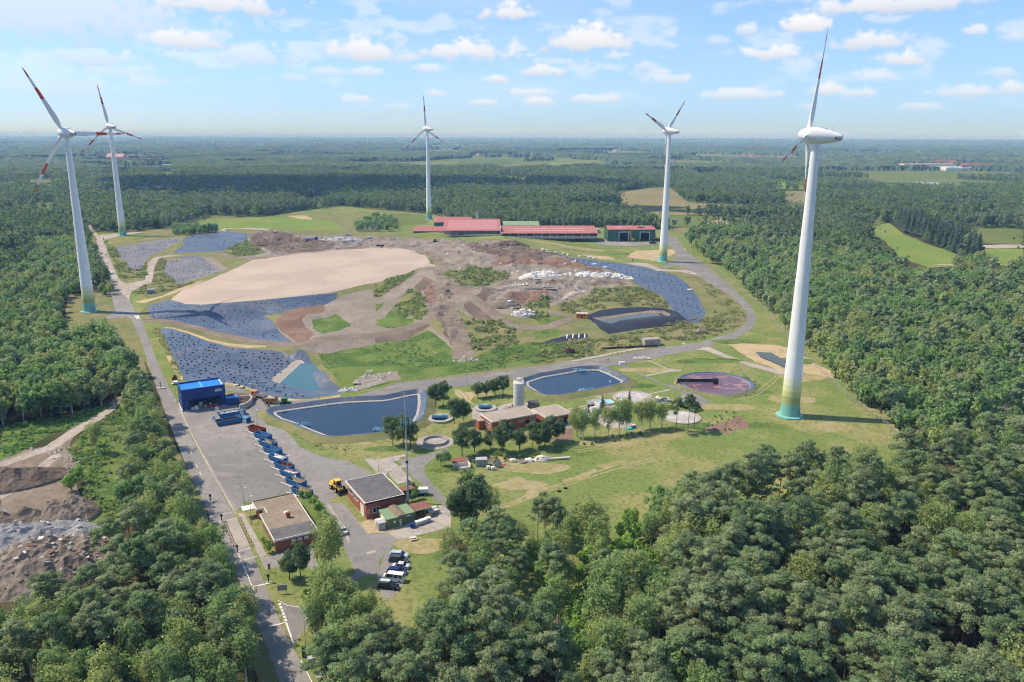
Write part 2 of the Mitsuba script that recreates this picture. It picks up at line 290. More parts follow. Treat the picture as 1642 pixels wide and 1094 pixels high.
CONTROL = [(-272.5,553,0),(-376.7,731.5,0),(-395,776.7,0),(-347.9,763.7,0),(-342.6,840.9,0),(-295,943.3,0),(-175.1,857.5,0),(-101.1,799.8,0),(22.9,759.9,0),(79.8,734.8,0),(128.3,684.1,0),(138.1,616.9,0),(141.5,525.4,0),(135.5,440,0),(126.7,409.9,0),(101.9,383.2,0),(64.8,364.9,0),(45.2,349.5,0),(10.6,333.1,0),(-21,317.2,0),(-45.6,307.5,0),(-63.6,296.2,0),(-82.3,292.9,0),(-97.6,295.8,0),(-125.5,311.6,0),(-134.2,304.9,0),(-155.7,345.9,0),(-185.2,398.4,0),(-207.9,434.5,0),(-234.2,477.4,0),(-265.4,529.1,0),(-183.4,401.8,0.7),(-171.8,380.1,0.7),(-155.8,350.9,0.7),(-138.8,319.1,0.7),(-133.4,310.4,0.4),(-120.5,310.6,0.4),(-103.4,300.7,0.3),(-82.4,289.9,0.2),(-73.6,296.9,0.2),(-176.5,400.9,0.8),(-157.1,384.3,0.8),(-137.2,369.5,0.7),(-123.3,363.4,0.7),(-108.4,358.5,0.7),(-99.8,354.1,0.5),(-99.8,358.2,1),(-79.4,322.6,0.8),(-126,343.8,-2.6),(-134.8,350.1,-1.2),(-109.8,320.2,-3.1),(-102.5,324.7,-3.5),(-96.7,323,-3.7),(-100.6,352.3,-2.8),(-93.7,343.6,-4),(-83.5,322.4,-4.2),(-78.8,310.7,-3.4),(-94.6,351.6,-1.5),(-198.6,417,0.3),(-182.1,414.5,0.9),(-161.6,400.6,0.9),(-141.6,385.5,0.8),(-127.1,375.5,0.8),(-111.7,370.2,0.8),(-102.5,366.7,1),(-92,377.6,1.6),(-196,422.4,0.6),(-185.1,421.5,0.2),(-167.7,424.4,-0.4),(-152.9,427,0),(-139.4,432,0.4),(-128.9,431.3,1.7),(-108,448,2.9),(-154.3,404.4,-0.6),(-138.9,412.3,-0.6),(-121.5,394.2,-0.4),(-110.5,375.8,0.5),(-137.2,427,0.4),(-107.4,372.8,1),(-211,450.7,0.8),(-206.9,462.9,2),(-202.1,461.5,2.6),(-186.3,444,4.2),(-175.1,438.7,4.9),(-160.1,440.2,5.9),(-136.4,447.4,6.8),(-110.4,459.7,7.4),(-125.9,410.4,3),(-118.5,428.3,3.4),(-114.2,436,3.6),(-105.9,439.5,3.9),(-116.8,410,3.1),(-111.1,411.2,2.9),(-101.6,385.1,2),(-103.1,425.8,0.8),(-103.5,407,0.8),(-204.4,466.4,2.1),(-206.1,509.9,2.9),(-200.2,557.7,4.7),(-194.9,597.5,5.9),(-185.2,600.3,6.8),(-154,497.5,6.9),(-171.2,473.8,5.6),(-348.2,694.2,1.4),(-333.8,722.6,2.7),(-307.2,741.7,3.5),(-294.1,668.1,2.3),(-295.2,646.5,1.7),(-273.4,575.7,1),(-290.6,594.6,0.8),(-281.8,656.9,2.1),(-259.8,656.3,2.7),(-241.7,658.8,3.4),(-235.4,704.2,6.5),(-246.9,750.1,7.5),(-284.5,756.2,7.2),(-303.6,735.7,4.8),(-256.8,641.3,2.6),(-263.8,596.5,1.4),(-220.2,517,1.6),(-212.4,546.9,3.2),(-204,564.1,4.4),(-384.4,748.8,0.2),(-277.1,553.8,0.2),(-256.8,549.6,0.2),(-246.9,543.5,0.5),(-236.6,491.8,0.4),(-225.8,490,0.8),(-238.3,722.3,8.5),(-230.2,723.1,9.8),(-214.3,735,9.8),(-202.7,718.1,9.1),(-185,712.8,8.5),(-173,702.5,8.5),(-156.4,700.6,9.4),(-136.3,693.2,8.5),(-122.7,714.6,8.5),(-107.8,734.6,8.8),(-71.5,679.9,9.1),(-45.5,721,5.9),(-87.3,726.5,8.5),(-53.5,649.6,9.4),(-193.5,589.1,7),(-168.5,614.5,7.3),(-140.6,638.3,7.6),(-108.7,652.7,7.8),(-71.8,624.1,8.1),(-65.7,600.3,8.1),(-84.2,646.8,8.5),(-101.7,639.9,8.1),(-275.1,835.4,0.7),(-243.6,836.4,0.7),(-210.3,830.6,0.7),(-175.6,815.7,1),(-127.8,807.9,1.3),(-96.9,806.6,1.6),(-55,757.8,3.2),(-52.8,562.1,8.5),(-52.1,530.6,9.1),(-67,545.4,8.1),(-87.1,495.6,7.3),(-82.2,465.7,4.3),(-68.3,498.4,7.5),(-70.7,453.3,4.3),(-74.2,417.5,2.2),(-47.8,406.1,3.8),(-53.9,395.8,2.7),(-68.6,384.4,1.6),(-67.4,376.5,-0.8),(-50.6,382.2,-0.6),(-44.4,411.8,4.8),(-43.6,398.1,2.2),(-61.9,458.4,5.2),(-52.3,430.1,4.3),(-70.7,432.2,1.3),(-57,420,1.7),(-67.2,442.1,2.9),(-72.7,422.6,1),(-45.1,484.3,8.8),(-37.9,437.2,6.5),(-30.9,400.1,2.9),(-24.5,368.5,0.9),(-21.4,369.1,0.8),(-23,344.9,-0.4),(-20.1,344.6,-0.3),(-42.5,428.1,6),(-35.5,388.6,2.9),(-27.5,366.9,0.3),(-19.4,370.6,0.4),(-53.4,352.8,-1.2),(-61.9,343.7,-1.2),(-33.4,351.6,-0.8),(-13.2,343.2,0.1),(-40.7,374.8,-0.8),(-24.2,468.3,7.9),(-25.7,448.2,7.4),(-16.7,438.8,6.2),(-10.1,417.5,4.8),(-3.5,403.5,3.4),(3.2,392.8,2.5),(18.7,396.2,2.3),(-29.3,445.2,6.1),(-22.4,431.8,4),(-15.5,405.5,2.9),(-12,384.3,1.2),(-3.7,365.8,0.7),(-21,403.2,2.2),(1.5,383.7,1.4),(6.8,376.7,1),(17.7,385,1.2),(16.9,366.3,0.6),(-44.5,518,9.1),(-35.9,486.7,9.1),(-24.7,477.4,8.8),(-3,491.1,9.1),(-45.9,526.9,9.8),(-27.4,532.2,10.4),(-12.7,530.5,10.7),(16.7,539.2,10.1),(-22,585.2,11.3),(-6,583,11.7),(26.1,588.1,11.1),(-41.8,581.9,10.1),(-13.1,546.6,11.8),(20.7,548.4,10.5),(-10.7,472.8,9.1),(1.7,465.4,8.6),(21.4,475.5,8.7),(-1.5,460.7,8.2),(-5.9,450.6,5.7),(1.6,433.9,3.6),(6.2,416.5,2.7),(19,417.2,2.6),(10.9,443.2,4.2),(-14.4,466.5,8.3),(-10.8,449.9,5.2),(12.8,409.7,2.3),(31.2,414.8,2.5),(39.6,406,2.1),(33.7,422.9,3.1),(13.1,418.8,2.7),(13.9,448.9,3.9),(24.2,457.5,4.2),(28.7,479,7.5),(14.5,472.3,8.1),(14.8,481.7,9.1),(39.9,488.9,8.6),(55.2,499.2,8.2),(73.1,514.2,7.8),(45.8,475.1,6.2),(69.9,474.6,5.7),(88.4,473.1,4.7),(33.7,450.5,4.3),(60.2,451.6,4.2),(89.9,451.4,3.6),(46.1,442.5,3.4),(72.6,446,3.4),(89.3,441.7,3.4),(16.1,527.4,10.7),(39.7,538,10.5),(63.8,544,8.8),(69.5,527.1,8.2),(78.6,495.5,6.8),(83.9,475.5,5.6),(88.3,461.3,4.3),(90.3,436.6,2.9),(20.1,607.1,11.4),(39.3,605.5,7.8),(55.5,611,4.8),(71.4,610.8,3.1),(95.7,596.7,2),(109,574.5,1.4),(117.5,563.2,0.9),(118.4,529.1,0.7),(116.1,487.8,0.4),(110.5,442.7,0.3),(101.5,417.5,0.2),(41.6,642.6,4.5),(65.6,640.5,1.7),(83.2,633.5,0.5),(99.5,621.1,0.3),(122.4,587.4,0.1),(41.1,422.5,3.2),(49,432.7,3.2),(58.7,439.7,3.2),(72.1,442.9,3.2),(84.6,440.7,3.2),(90.6,434.8,3.2),(92.1,423.3,3.2),(86.5,420.4,3.2),(67.1,410.6,3.2),(49.1,400.7,3.2),(45,406.3,3.2),(47.6,418.9,1.6),(50.6,413.6,1.6),(62.5,420.5,1.6),(76.1,427.7,1.6),(84.4,432.1,1.6),(77.3,434.9,1.6),(63.9,430.3,1.6),(53.6,423.1,1.6),(80.2,433.4,1.6),(48.6,390.9,0.8),(59.4,397.9,0.8),(72.2,404.3,0.8),(93.2,413.6,0.8),(96.2,421.9,1),(45.4,398.7,1.4),(41.9,411.8,2),(36.8,387.3,0.7),(28.7,378.6,0.5),(13.4,371.6,0.6),(25.3,368.5,0.3),(51.3,379.4,0.4),(77.2,398.7,0.3),(96.7,407,0.2),(-73.9,777.7,5.9),(-34.2,709,9.8),(-12.1,715.9,10.1),(-11.5,679.2,11.4),(-65.6,688.7,9.5),(-43.1,674,9.9),(-97.3,683.5,8.5)]
height = make_height(CONTROL)
def roughen():
    """humps and hollows of the tipped soil"""
    gx, gy = np.meshgrid(GX0 + CELL * np.arange(GN + 1), GY0 + CELL * np.arange(GM + 1))
    m = shapely.union_all([Polygon(p).buffer(0) for p in SOIL]); shapely.prepare(m)
    w = gaussian_filter(shapely.contains_xy(m, gx, gy).astype(float), 1.5)
    q = np.stack([gx / 9, gy / 9, gx * 0], -1)
    height.grid += w * (3.6 * (meshkit.fbm(q, 3, 2) - .5) + 1.9 * (meshkit.noise(q * 2.7, 6) - .5))
SOIL = [[(-238.2,722.1),(-246.9,776.2),(-233.1,799.9),(-197.9,725.8),(-180.3,738.8),(-151,726.5),(-113.1,714.4),(-72.9,694.1),(-36.7,674.1),(-4.1,671.2),(7.3,635.6),(40,620.7),(43.1,585.4),(61.2,549.3),(69,523.2),(74.3,511.6),(76.9,489.3),(69.2,469.5),(43.1,467.7),(36.2,458),(27.2,450.9),(13.3,427.7),(1.6,423.8),(-10.5,437.2),(-17.5,461.9),(-38.2,481.5),(-44.2,506.3),(-50.7,515.6),(-68.3,605.5),(-89.5,639.4),(-128.2,650.5),(-139.7,634.1),(-190.9,610.4)], [(-51.3,493.5),(-38.2,481.5),(-31.4,440.2),(-21.6,373),(-22.3,349.5),(-26.4,366.5),(-38.5,409.8),(-49.1,428.7),(-56.1,464)]]
roughen()
def ground_z(x, y): return float(height(np.array([x]), np.array([y]))[0])
def full_mesh():
    gx, gy = np.meshgrid(GX0 + CELL * np.arange(GN + 1), GY0 + CELL * np.arange(GM + 1))
    v = np.stack([gx.ravel(), gy.ravel(), height.grid.ravel()], 1)
    j, i = np.meshgrid(np.arange(GM), np.arange(GN), indexing='ij')
    a = (j * (GN + 1) + i).ravel(); b, c, d = a + 1, a + GN + 2, a + GN + 1
    f = np.vstack([np.stack([a, b, c], 1), np.stack([a, c, d], 1)])
    x0, x1, y0, y1, E = GX0, GX0 + GN * CELL, GY0, GY0 + GM * CELL, 21000
    o = len(v)
    q = np.array([[-E, -4000, 0], [E, -4000, 0], [E, y0, 0], [-E, y0, 0], [x0, y0, 0], [x1, y0, 0], [x1, y1, 0], [x0, y1, 0], [-E, y1, 0], [E, y1, 0], [E, 22000, 0], [-E, 22000, 0]], float)
    qf = np.array([[0, 1, 2, 3], [3, 4, 7, 8], [5, 2, 9, 6], [8, 9, 10, 11]]) + o
    return np.vstack([v, q]), np.vstack([f, qf[:, [0, 1, 2]], qf[:, [0, 2, 3]]])
sheet('ground', full_mesh(), 'forest_floor', 'sandy ground with sparse undergrowth reaching to the horizon', smooth=True)

def drape(poly, off):
    """a plan outline laid over the land, OFF metres above it: whole terrain triangles inside, clipped ones along its edge"""
    poly = poly if not isinstance(poly, (list, tuple)) else Polygon(poly)
    if not poly.is_valid: poly = poly.buffer(0)
    grid = sbox(GX0, GY0, GX0 + GN * CELL, GY0 + GM * CELL)
    vs, fs, o = [], [], 0
    def put(v2, f):
        nonlocal o
        v2 = np.asarray(v2); vs.append(np.column_stack([v2, height(v2[:, 0], v2[:, 1]) + off])); fs.append(np.asarray(f) + o); o += len(v2)
    def flat(g):
        for q in getattr(g, 'geoms', [g]):
            if q.geom_type == 'Polygon' and q.area > .01:
                m = trimesh.creation.triangulate_polygon(q, engine='earcut'); put(m[0], m[1])
            elif hasattr(q, 'geoms'): flat(q)
    x0, y0, x1, y1 = poly.bounds
    i0, i1 = max(0, int((x0 - GX0) / CELL)), min(GN, int((x1 - GX0) / CELL) + 1)
    j0, j1 = max(0, int((y0 - GY0) / CELL)), min(GM, int((y1 - GY0) / CELL) + 1)
    if i0 >= i1 or j0 >= j1 or np.abs(height.grid[j0:j1 + 1, i0:i1 + 1]).max() < 1e-6:
        flat(poly)
    else:
        out = poly.difference(grid)
        if not out.is_empty: flat(out)
        j, i = [a.ravel() for a in np.meshgrid(np.arange(j0, j1), np.arange(i0, i1), indexing='ij')]
        X, Y = GX0 + i * CELL, GY0 + j * CELL
        cells = shapely.box(X, Y, X + CELL, Y + CELL)
        shapely.prepare(poly)
        full = shapely.contains_properly(poly, cells); part = shapely.intersects(poly, cells) & ~full
        k = np.nonzero(full)[0]
        if len(k):
            q = np.stack([np.stack([X[k] + a * CELL, Y[k] + b * CELL], 1) for a, b in ((0, 0), (1, 0), (1, 1), (0, 1))], 1).reshape(-1, 2)
            n = np.arange(len(k))[:, None] * 4
            put(q, np.vstack([n + [0, 1, 2], n + [0, 2, 3]]))
        for k in np.nonzero(part)[0]:
            x, y = X[k], Y[k]
            for t in (Polygon([(x, y), (x + CELL, y), (x + CELL, y + CELL)]), Polygon([(x, y), (x + CELL, y + CELL), (x, y + CELL)])):
                g = poly.intersection(t)
                for q in getattr(g, 'geoms', [g]):
                    if q.geom_type == 'Polygon' and q.area > 1e-3:
                        c = np.array(q.exterior.coords)[:-1]
                        if q.interiors: m = trimesh.creation.triangulate_polygon(q, engine='earcut'); put(m[0], m[1]); continue
                        put(c, [[0, a, a + 1] for a in range(1, len(c) - 1)])
    v, f = np.vstack(vs), np.vstack(fs)
    a, b, c = v[f[:, 0], :2], v[f[:, 1], :2], v[f[:, 2], :2]
    up = (b[:, 0] - a[:, 0]) * (c[:, 1] - a[:, 1]) - (b[:, 1] - a[:, 1]) * (c[:, 0] - a[:, 0]) > 0
    return v, np.where(up[:, None], f, f[:, ::-1])
def rough(poly, amp, step=3.0, seed=0):
    """an outline whose edge wanders by AMP metres, as the edge of soil or grass does"""
    poly = Polygon(poly) if isinstance(poly, (list, tuple)) else poly
    if not poly.is_valid: poly = max(getattr(poly.buffer(0), 'geoms', [poly.buffer(0)]), key=lambda g: g.area)
    n = max(8, int(poly.exterior.length / step))
    p = np.array([poly.exterior.interpolate(i / n, True).coords[0] for i in range(n)])
    q = np.column_stack([p / 6.0, np.full(n, seed * 3.3)])
    d = np.stack([meshkit.fbm(q, 3, seed), meshkit.fbm(q + 50, 3, seed + 5)], 1) - .5
    r = Polygon(p + d * 2 * amp)
    return r if r.is_valid else r.buffer(0)
COVER, FAR_OPEN = [], []
def zone(name, poly, mat_, label=None, edge=0.0, step=3.0):
    """a piece of the ground's cover, a sheet one centimetre above the highest one it lies on"""
    poly = rough(poly, edge, step, len(COVER)) if edge else (poly if not isinstance(poly, (list, tuple)) else Polygon(poly))
    if not poly.is_valid: poly = poly.buffer(0)
    level = 1 + max([l for l, q in COVER if q.intersects(poly)], default=0)
    COVER.append((level, poly))
    sheet(name, drape(poly, .01 * level), mat_, label)
    return poly
def ribbon(pts, w, smooth=0):
    l = LineString(pts)
    return l.buffer(w / 2, cap_style='flat', join_style='round', quad_segs=3)

# ------------------------------------------------------------------ what covers the ground
# clearings first: the whole works area is mown or wild grass
zone('meadow', [(-48.6,143.3),(-67.3,176.2),(-100.7,229.7),(-142.5,303.8),(-174.2,360),(-250,496.8),(-360.2,682.4),(-434.9,816.3),(-365,802.5),(-365.5,955.2),(-303.7,972),(-246.7,1129.6),(-94.8,1002.3),(-41.4,860.9),(94.1,871.6),(183.8,845.4),(180.4,746.1),(170.8,602.7),(145.5,383.8),(138,278),(125.4,217.8),(85.4,209),(51.1,191.7),(23.1,176.8),(16.9,160),(-2.5,145.7),(-22.7,141.4),(-32.4,139.3),(-25.4,127.3),(-41.6,127.2)], 'lawn', 'mown yellowish grass between the roads and basins')
zone('meadow', [(23,764.5),(80.7,743.5),(126.2,703.2),(116.9,615.4),(85.5,573.7),(37.1,600.4)], 'lawn', edge=2)
zone('meadow', [(-282.1,496.2),(-245.6,500.2),(-175.8,364.2),(-137.2,289.3),(-114.9,250.6),(-93.1,216),(-76.5,189),(-64.6,168.9),(-52.7,147.7),(-43.2,129.7),(-41.4,124.5),(-45.4,124.5),(-53.4,139.1),(-62.5,155.8),(-72.3,173.2),(-87.4,196.1),(-107,227.2),(-132.8,268.6),(-157.5,311.9),(-184.2,359.7),(-213.7,365.4)], 'weed', 'grassy verge between the haul road and the trees', edge=.8)
# the landfill body
zone('grass_slope', [(-207.6,433.9),(-219.3,472.5),(-260.9,528.4),(-369.2,719.8),(-354.1,777.8),(-361.2,888),(-295,943.3),(-113.8,801.8),(-63.9,670.3),(58.2,622.6),(133.7,607.8),(144,503.9),(133.2,432.1),(118.2,402.8),(85.9,380.4),(45.5,351.6),(10.6,333.1),(-31.1,314.4),(-67.4,296.7),(-87.1,301.8)], 'weed', 'wild weedy slope round the landfill', edge=1)
zone('grass_slope', [(-67.5,377.1),(-50.7,382.9),(-42.7,394.2),(-33.9,381.9),(-24.3,349.8),(-19.6,344.4),(-13.6,355.6),(3.5,371.3),(18,376.1),(41,363.9),(10.8,339.5),(-21.4,323.5),(-46.4,312.9),(-64.2,299),(-83.6,340.4),(-93.1,363)], 'lush', 'bright green planted hollow at the foot of the landfill', edge=1.5)
zone('soil', [(-238.2,722.1),(-246.9,776.2),(-233.1,799.9),(-197.9,725.8),(-180.3,738.8),(-151,726.5),(-113.1,714.4),(-72.9,694.1),(-36.7,674.1),(-4.1,671.2),(7.3,635.6),(40,620.7),(38.9,599.4),(62.3,560),(69.3,525.3),(74.3,511.6),(76.9,489.3),(69.2,469.5),(43.1,467.7),(36.2,458),(27.2,450.9),(13.3,427.7),(1.6,423.8),(-5.5,420.1),(-9.9,411),(-21,402.6),(-20.7,365.8),(-20.5,342.7),(-22.9,343),(-26.6,361.6),(-42.7,394.2),(-45.8,397.6),(-67,374.3),(-87.6,358.3),(-96.1,358.2),(-103.6,366.6),(-125,406.8),(-127.4,432.7),(-108.1,448.9),(-79.6,490.9),(-70.3,513.3),(-64.4,535.6),(-65,554.1),(-51.9,561),(-66.6,605.2),(-89.5,639.4),(-128.2,650.5),(-139.7,634.1),(-198.7,597.9),(-212.1,617.3)], 'grey_soil', 'bare grey brown soil of the landfill top', edge=2.5)
zone('soil', [(-12.4,584.1),(26.9,583.2),(43.1,585.4),(61.2,549.3),(69,523.2),(54.7,531.7),(32.2,542.9),(16.8,551.3),(1.9,543.1),(-13,543.8)], 'red_soil', 'reddish brown band of fresh soil', edge=3.5)
zone('soil', [(-238.2,722.1),(-241.2,758.2),(-226.1,775.7),(-196.3,719.8),(-179.3,695.6),(-150.4,672.7),(-143.9,642.1),(-171.8,627),(-194.6,643),(-228.3,690.3)], 'dark_soil', 'dark mounded soil behind the sand', edge=2)
zone('soil', [(-36.1,662.9),(-15.6,658.2),(-4.1,671.2),(5.9,635.3),(39.3,609.3),(19.4,576.9),(-6.1,580.8),(-30.9,615.2)], 'dark_soil', edge=2)
zone('soil', [(-125,406.8),(-126.4,431.6),(-108.1,448.6),(-104.5,432.8),(-113,426.1),(-111.9,412),(-98.9,385.5),(-99,370.1),(-103,368.5),(-114.9,391.4)], 'red_soil', 'reddish cut bank beside the liner', edge=1)
zone('soil', [(-2.8,461.4),(22.1,473.2),(21.7,462),(6.6,442.5),(-1.4,432.3),(-5.8,450.5)], 'red_soil', edge=1.5)
zone('soil', [(-60.2,517.9),(-48.9,496.4),(-38.2,481.5),(-31.4,440.2),(-37.6,433.8),(-44.6,425.8),(-53.3,467.8)], 'red_soil', 'tan rutted soil at the head of the spur', edge=2)
zone('soil', [(-20.4,469.9),(-10.6,468.4),(-5.9,455.3),(-7.4,433.9),(-12.8,431.4),(-21,454.5)], 'grey_soil', edge=1.5)
zone('soil', [(-25.5,444.1),(-21.2,445.8),(-11.3,418.7),(-8.7,409.2),(-14.4,406.8),(-21.8,418.4),(-27.6,437.5)], 'dark_soil', edge=1.5)
zone('soil', [(29.2,463.4),(39.9,480.5),(48.3,480.2),(37,468),(29.5,456.4)], 'concrete', 'pale spoil on the landfill slope', edge=1.5)
zone('soil', [(13.3,427.7),(19.9,434.5),(29,427.6),(33.4,418.8),(28.2,414.5),(13.1,418.8)], 'track', edge=1.5)
for s in ([(-68.3,382.4),(-59.4,387.5),(-51,394.7),(-44.8,404.5),(-41.4,416.9),(-40.4,425),(-40.7,409.4),(-43,397.6),(-50.5,386.1),(-50.6,382.2),(-67.2,375.1)], [(-78.1,481.5),(-73.5,496),(-69.7,508.7),(-62.8,535),(-59.5,538),(-62,514.8),(-67.4,496.9),(-74.4,478.7)], [(-60.6,485),(-56.1,506),(-49.9,493),(-53,477.1),(-55.3,468.2)], [(-39.8,438.5),(-42.6,449.2),(-43.8,429.8),(-43.8,417),(-40.7,409.4),(-34.4,387.6),(-25.8,356.5),(-23.8,349.8),(-30.2,375.7)], [(-47.6,482.9),(-40.5,461.6),(-34.6,434.7),(-31.8,411.8),(-35.2,434.5),(-41.6,459.4)], [(-18.4,469.6),(-9.9,464.2),(-13.5,455.5),(-16.8,442.2),(-20.3,452.7)], [(45,490.9),(66.8,505.6),(73,497.3),(65.2,492.1),(47.4,485.8)], [(-7.6,586.8),(27.6,598.2),(26.8,580.6),(2,574.7)], [(-43.6,665.2),(-32.8,655.2),(-6.5,610.8),(-11.6,597.1),(-34.5,632.8)]):
    zone('soil', s, 'dark_soil', 'dark freshly tipped soil', edge=2, step=2)
# wild growth on the landfill
for s in ([(-45.7,524.3),(-42.4,537.2),(-29.6,532.9),(-26.1,535.9),(-12.6,527.1),(-3.1,513.4),(-3,494.1),(-18.2,480.7),(-31.5,481),(-41.1,502)], [(-67.2,437.9),(-65.5,461.6),(-61.3,480.1),(-53.5,463.6),(-44.8,421.6),(-47.9,406.7),(-54.9,417.4)], [(-86.2,490.3),(-79,509.8),(-68.7,528.6),(-65.4,544.7),(-66.7,512.6),(-72.8,491),(-78.1,464.6),(-82.1,465)], [(-30.6,428.6),(-22.9,418.4),(-15.5,407),(-7,409.1),(1,393.2),(2.5,371.2),(-4.7,360.3),(-18.9,360.6),(-21.1,382.8),(-28.1,417.1)], [(25.4,442.3),(44,462.7),(51.6,485.6),(62.8,484.1),(79.1,489.8),(88.4,473),(90.5,444),(72.5,445.9),(49.7,439.8),(41.2,431.2),(29,427.6)], [(-43.4,402),(-40.7,409.4),(-35.4,400.2),(-34.1,384.7),(-38.8,389)], [(-241.6,658.2),(-235.3,704),(-211.4,662.2),(-195,626.7),(-216.8,618.8)], [(3.4,433.8),(13,452.6),(21.7,463.6),(19.5,412.8),(11.9,412.6)]):
    zone('weed_patch', s, 'weed', edge=3.2, step=2)
for s in ([(-79,446.7),(-73.8,449.2),(-72.3,447.5),(-76.3,429.6)], [(-73.5,420.1),(-67.9,438.1),(-59.1,426.9),(-49.8,403.4),(-60.3,394.1),(-71.8,403.5)], [(-67,374.3),(-50.7,382.9),(-44.5,370.8),(-27.1,334.5),(-60.5,335.5)], [(-108.4,416.2),(-97.3,431.3),(-84.4,404.7),(-93.5,384.5),(-101.8,397.1)], [(13.1,418.8),(22.6,425.4),(29.2,420.9),(28.2,414.5),(20.5,407.1),(12.7,405.8)], [(12.2,389.4),(22.9,395.8),(26.2,392.7),(24.2,387.3),(15.3,379.1),(11.9,378.8)]):
    zone('weed_patch', s, 'lush', edge=2.6, step=2)
zone('gravel', [(-61.5,341.5),(-51.3,337.4),(-59.5,329.7),(-66.7,311.5),(-61.1,323.3),(-48.6,328.6),(-46.7,314.8),(-64.8,302.1)], 'grey_soil', 'stony patch below the green hollow', edge=3)
# sand and liners
zone('sand_cover', [(-204,465.6),(-208.4,493.5),(-204.3,512.9),(-198.5,552.8),(-194.4,596.1),(-182.9,598.3),(-187.9,600.3),(-169.3,617.4),(-140.2,636.6),(-108.3,650.5),(-88.1,639.3),(-72.9,623.6),(-66.6,605.2),(-58.7,567.7),(-52.3,557.2),(-64.4,549.3),(-69.2,532.7),(-81.3,502.5),(-87.1,495.7),(-93.3,488.2),(-107.4,464.1),(-110.6,460.8),(-136.7,448.2),(-160.5,441.2),(-175.5,439.7),(-186.5,444.5)], 'sand', 'flat pale sand spread over the sealed part of the landfill', edge=.4)
zone('liner', [(-211.6,452),(-206.8,462.9),(-202.4,462.1),(-186.5,444.5),(-175.3,439.4),(-160.3,440.8),(-136.5,447.8),(-110.5,460.3),(-103.4,464.4),(-103.2,456.6),(-107.7,446.9),(-128.6,430.3),(-137.7,430.8),(-106.8,372.6),(-110.4,371.5),(-128,378.4),(-143.4,390.4),(-163.8,406.1),(-184.7,420.5),(-196.5,422.1)], 'liner', 'dark blue grey liner below the sand, upper cell')
zone('liner', [(-182.7,400.8),(-175.8,399.2),(-162.4,387.7),(-147.4,373.4),(-134.4,364.4),(-122.6,361.3),(-111.1,358.4),(-102.2,354.9),(-100.1,359.2),(-96.1,358.2),(-80.4,326.8),(-75.8,316.8),(-68.8,308),(-66.6,295.7),(-72.7,293.1),(-78,289.8),(-86.7,289.5),(-103.3,300.5),(-115.7,310.2),(-133.9,311.4),(-150.7,342.1)], 'liner', 'dark blue grey liner of the lower cell weighted with tyres')
for s in ([(-348.2,694.2),(-332.3,719.3),(-310.4,744.4),(-300.8,725.9),(-297.9,696.1),(-293.8,662.8),(-295.2,646.4),(-287.6,618.9),(-271.7,575.9),(-283.1,584.1),(-315.3,637.7)], [(-261.7,591.4),(-268.8,616.8),(-264.4,636.9),(-250.2,636.1),(-243.4,625.3),(-212.5,567),(-201.1,558.1),(-210.7,542.3),(-219.1,516.1),(-240.4,548.7),(-250.5,567.1)]):
    zone('liner', s, 'dusty_liner', 'dusty grey liner patch dotted with weights')
zone('liner', [(-281.7,656.5),(-286.9,693.5),(-299.4,722.5),(-304.3,745.2),(-305.5,811.8),(-273.8,771.6),(-240.8,734.5),(-235.5,701.6),(-240.5,658),(-259.7,656.1)], 'liner', 'blue grey liner draped over the far bank')
zone('soil', [(-245.5,626.1),(-238.5,629.1),(-202.9,563.2),(-212.5,567)], 'grey_soil', edge=1)
zone('liner', [(39,608),(56,616.7),(73.7,615.2),(95.7,596.3),(111.8,576.2),(117.3,558.1),(118.2,528.1),(115.9,487),(110.3,442),(101.4,417.1),(94.5,416.5),(91.9,431.9),(90.5,444),(90.8,474.8),(84.1,476.4),(79.2,499.8),(75.2,518.5),(68.1,540.9),(51,559.7)], 'liner', 'black liner down the far right flank of the landfill')
zone('liner', [(40.5,423.3),(49.3,435.7),(58.9,441.4),(73.7,444.8),(86.2,442.3),(92.1,435.8),(93.8,425.4),(95.1,416.8),(85.1,409.2),(65.7,400.9),(49.2,390.4),(45.3,397.9),(43,410.8)], 'black_liner', 'black liner walls of the small storage basin')
zone('liner', [(12.8,370.3),(19.3,379.5),(29.4,387.9),(38.2,390.8),(38.3,385.1),(30.4,378.7),(18.9,371.9)], 'black_liner', 'strip of black liner lying in the grass', edge=.5)
zone('sand_rim', [(43.3,420.1),(64.4,433.6),(78,439.1),(85.4,437.4),(88,431.1),(85.1,422.3),(83.5,434.2),(70.7,433.5),(52.6,420),(46.1,416.9)], 'track', 'brown muddy rim inside the basin')
def pool(name, poly, z, mat_, label, cat_=None):
    poly = Polygon(poly); m = trimesh.creation.triangulate_polygon(poly, engine='earcut')
    sheet(name, (np.column_stack([m[0], np.full(len(m[0]), z)]), m[1]), mat_, label)
pool('water', [(46.4,417.2),(52.6,420),(70.6,433),(81,434),(83.6,427.5),(68.5,419.2),(50,408)], 1.97, 'brown_water', 'brown green water in the small lined basin')
pool('water', [(-97.3,319.4),(-96,348.6),(-95.5,355.2),(-88.9,345),(-81.9,332.7),(-71.2,310.4),(-75.5,304.5),(-81.2,302.7),(-88.9,310.2)], -2.75, 'teal_water', 'turquoise water in the corner of the lined cell')
zone('silt', [(-103.2,325.3),(-100.2,351.2),(-96.7,351.7),(-94.2,349.1),(-94.9,346.2),(-96.9,325.4),(-97.7,318.2)], 'concrete', 'pale dried silt beside the turquoise water', edge=1.2)
zone('sand_edge', [(-184.9,403.7),(-177.1,402.3),(-164.3,392.3),(-147.9,377.7),(-136.5,370.5),(-124.4,366.9),(-117.1,366.3),(-116.2,363.4),(-123.1,362.8),(-134.9,365.7),(-147.6,373.8),(-162.7,388.4),(-175.9,399.4)], 'yellow_sand', 'yellow sandy verge of the berm track', edge=.3)
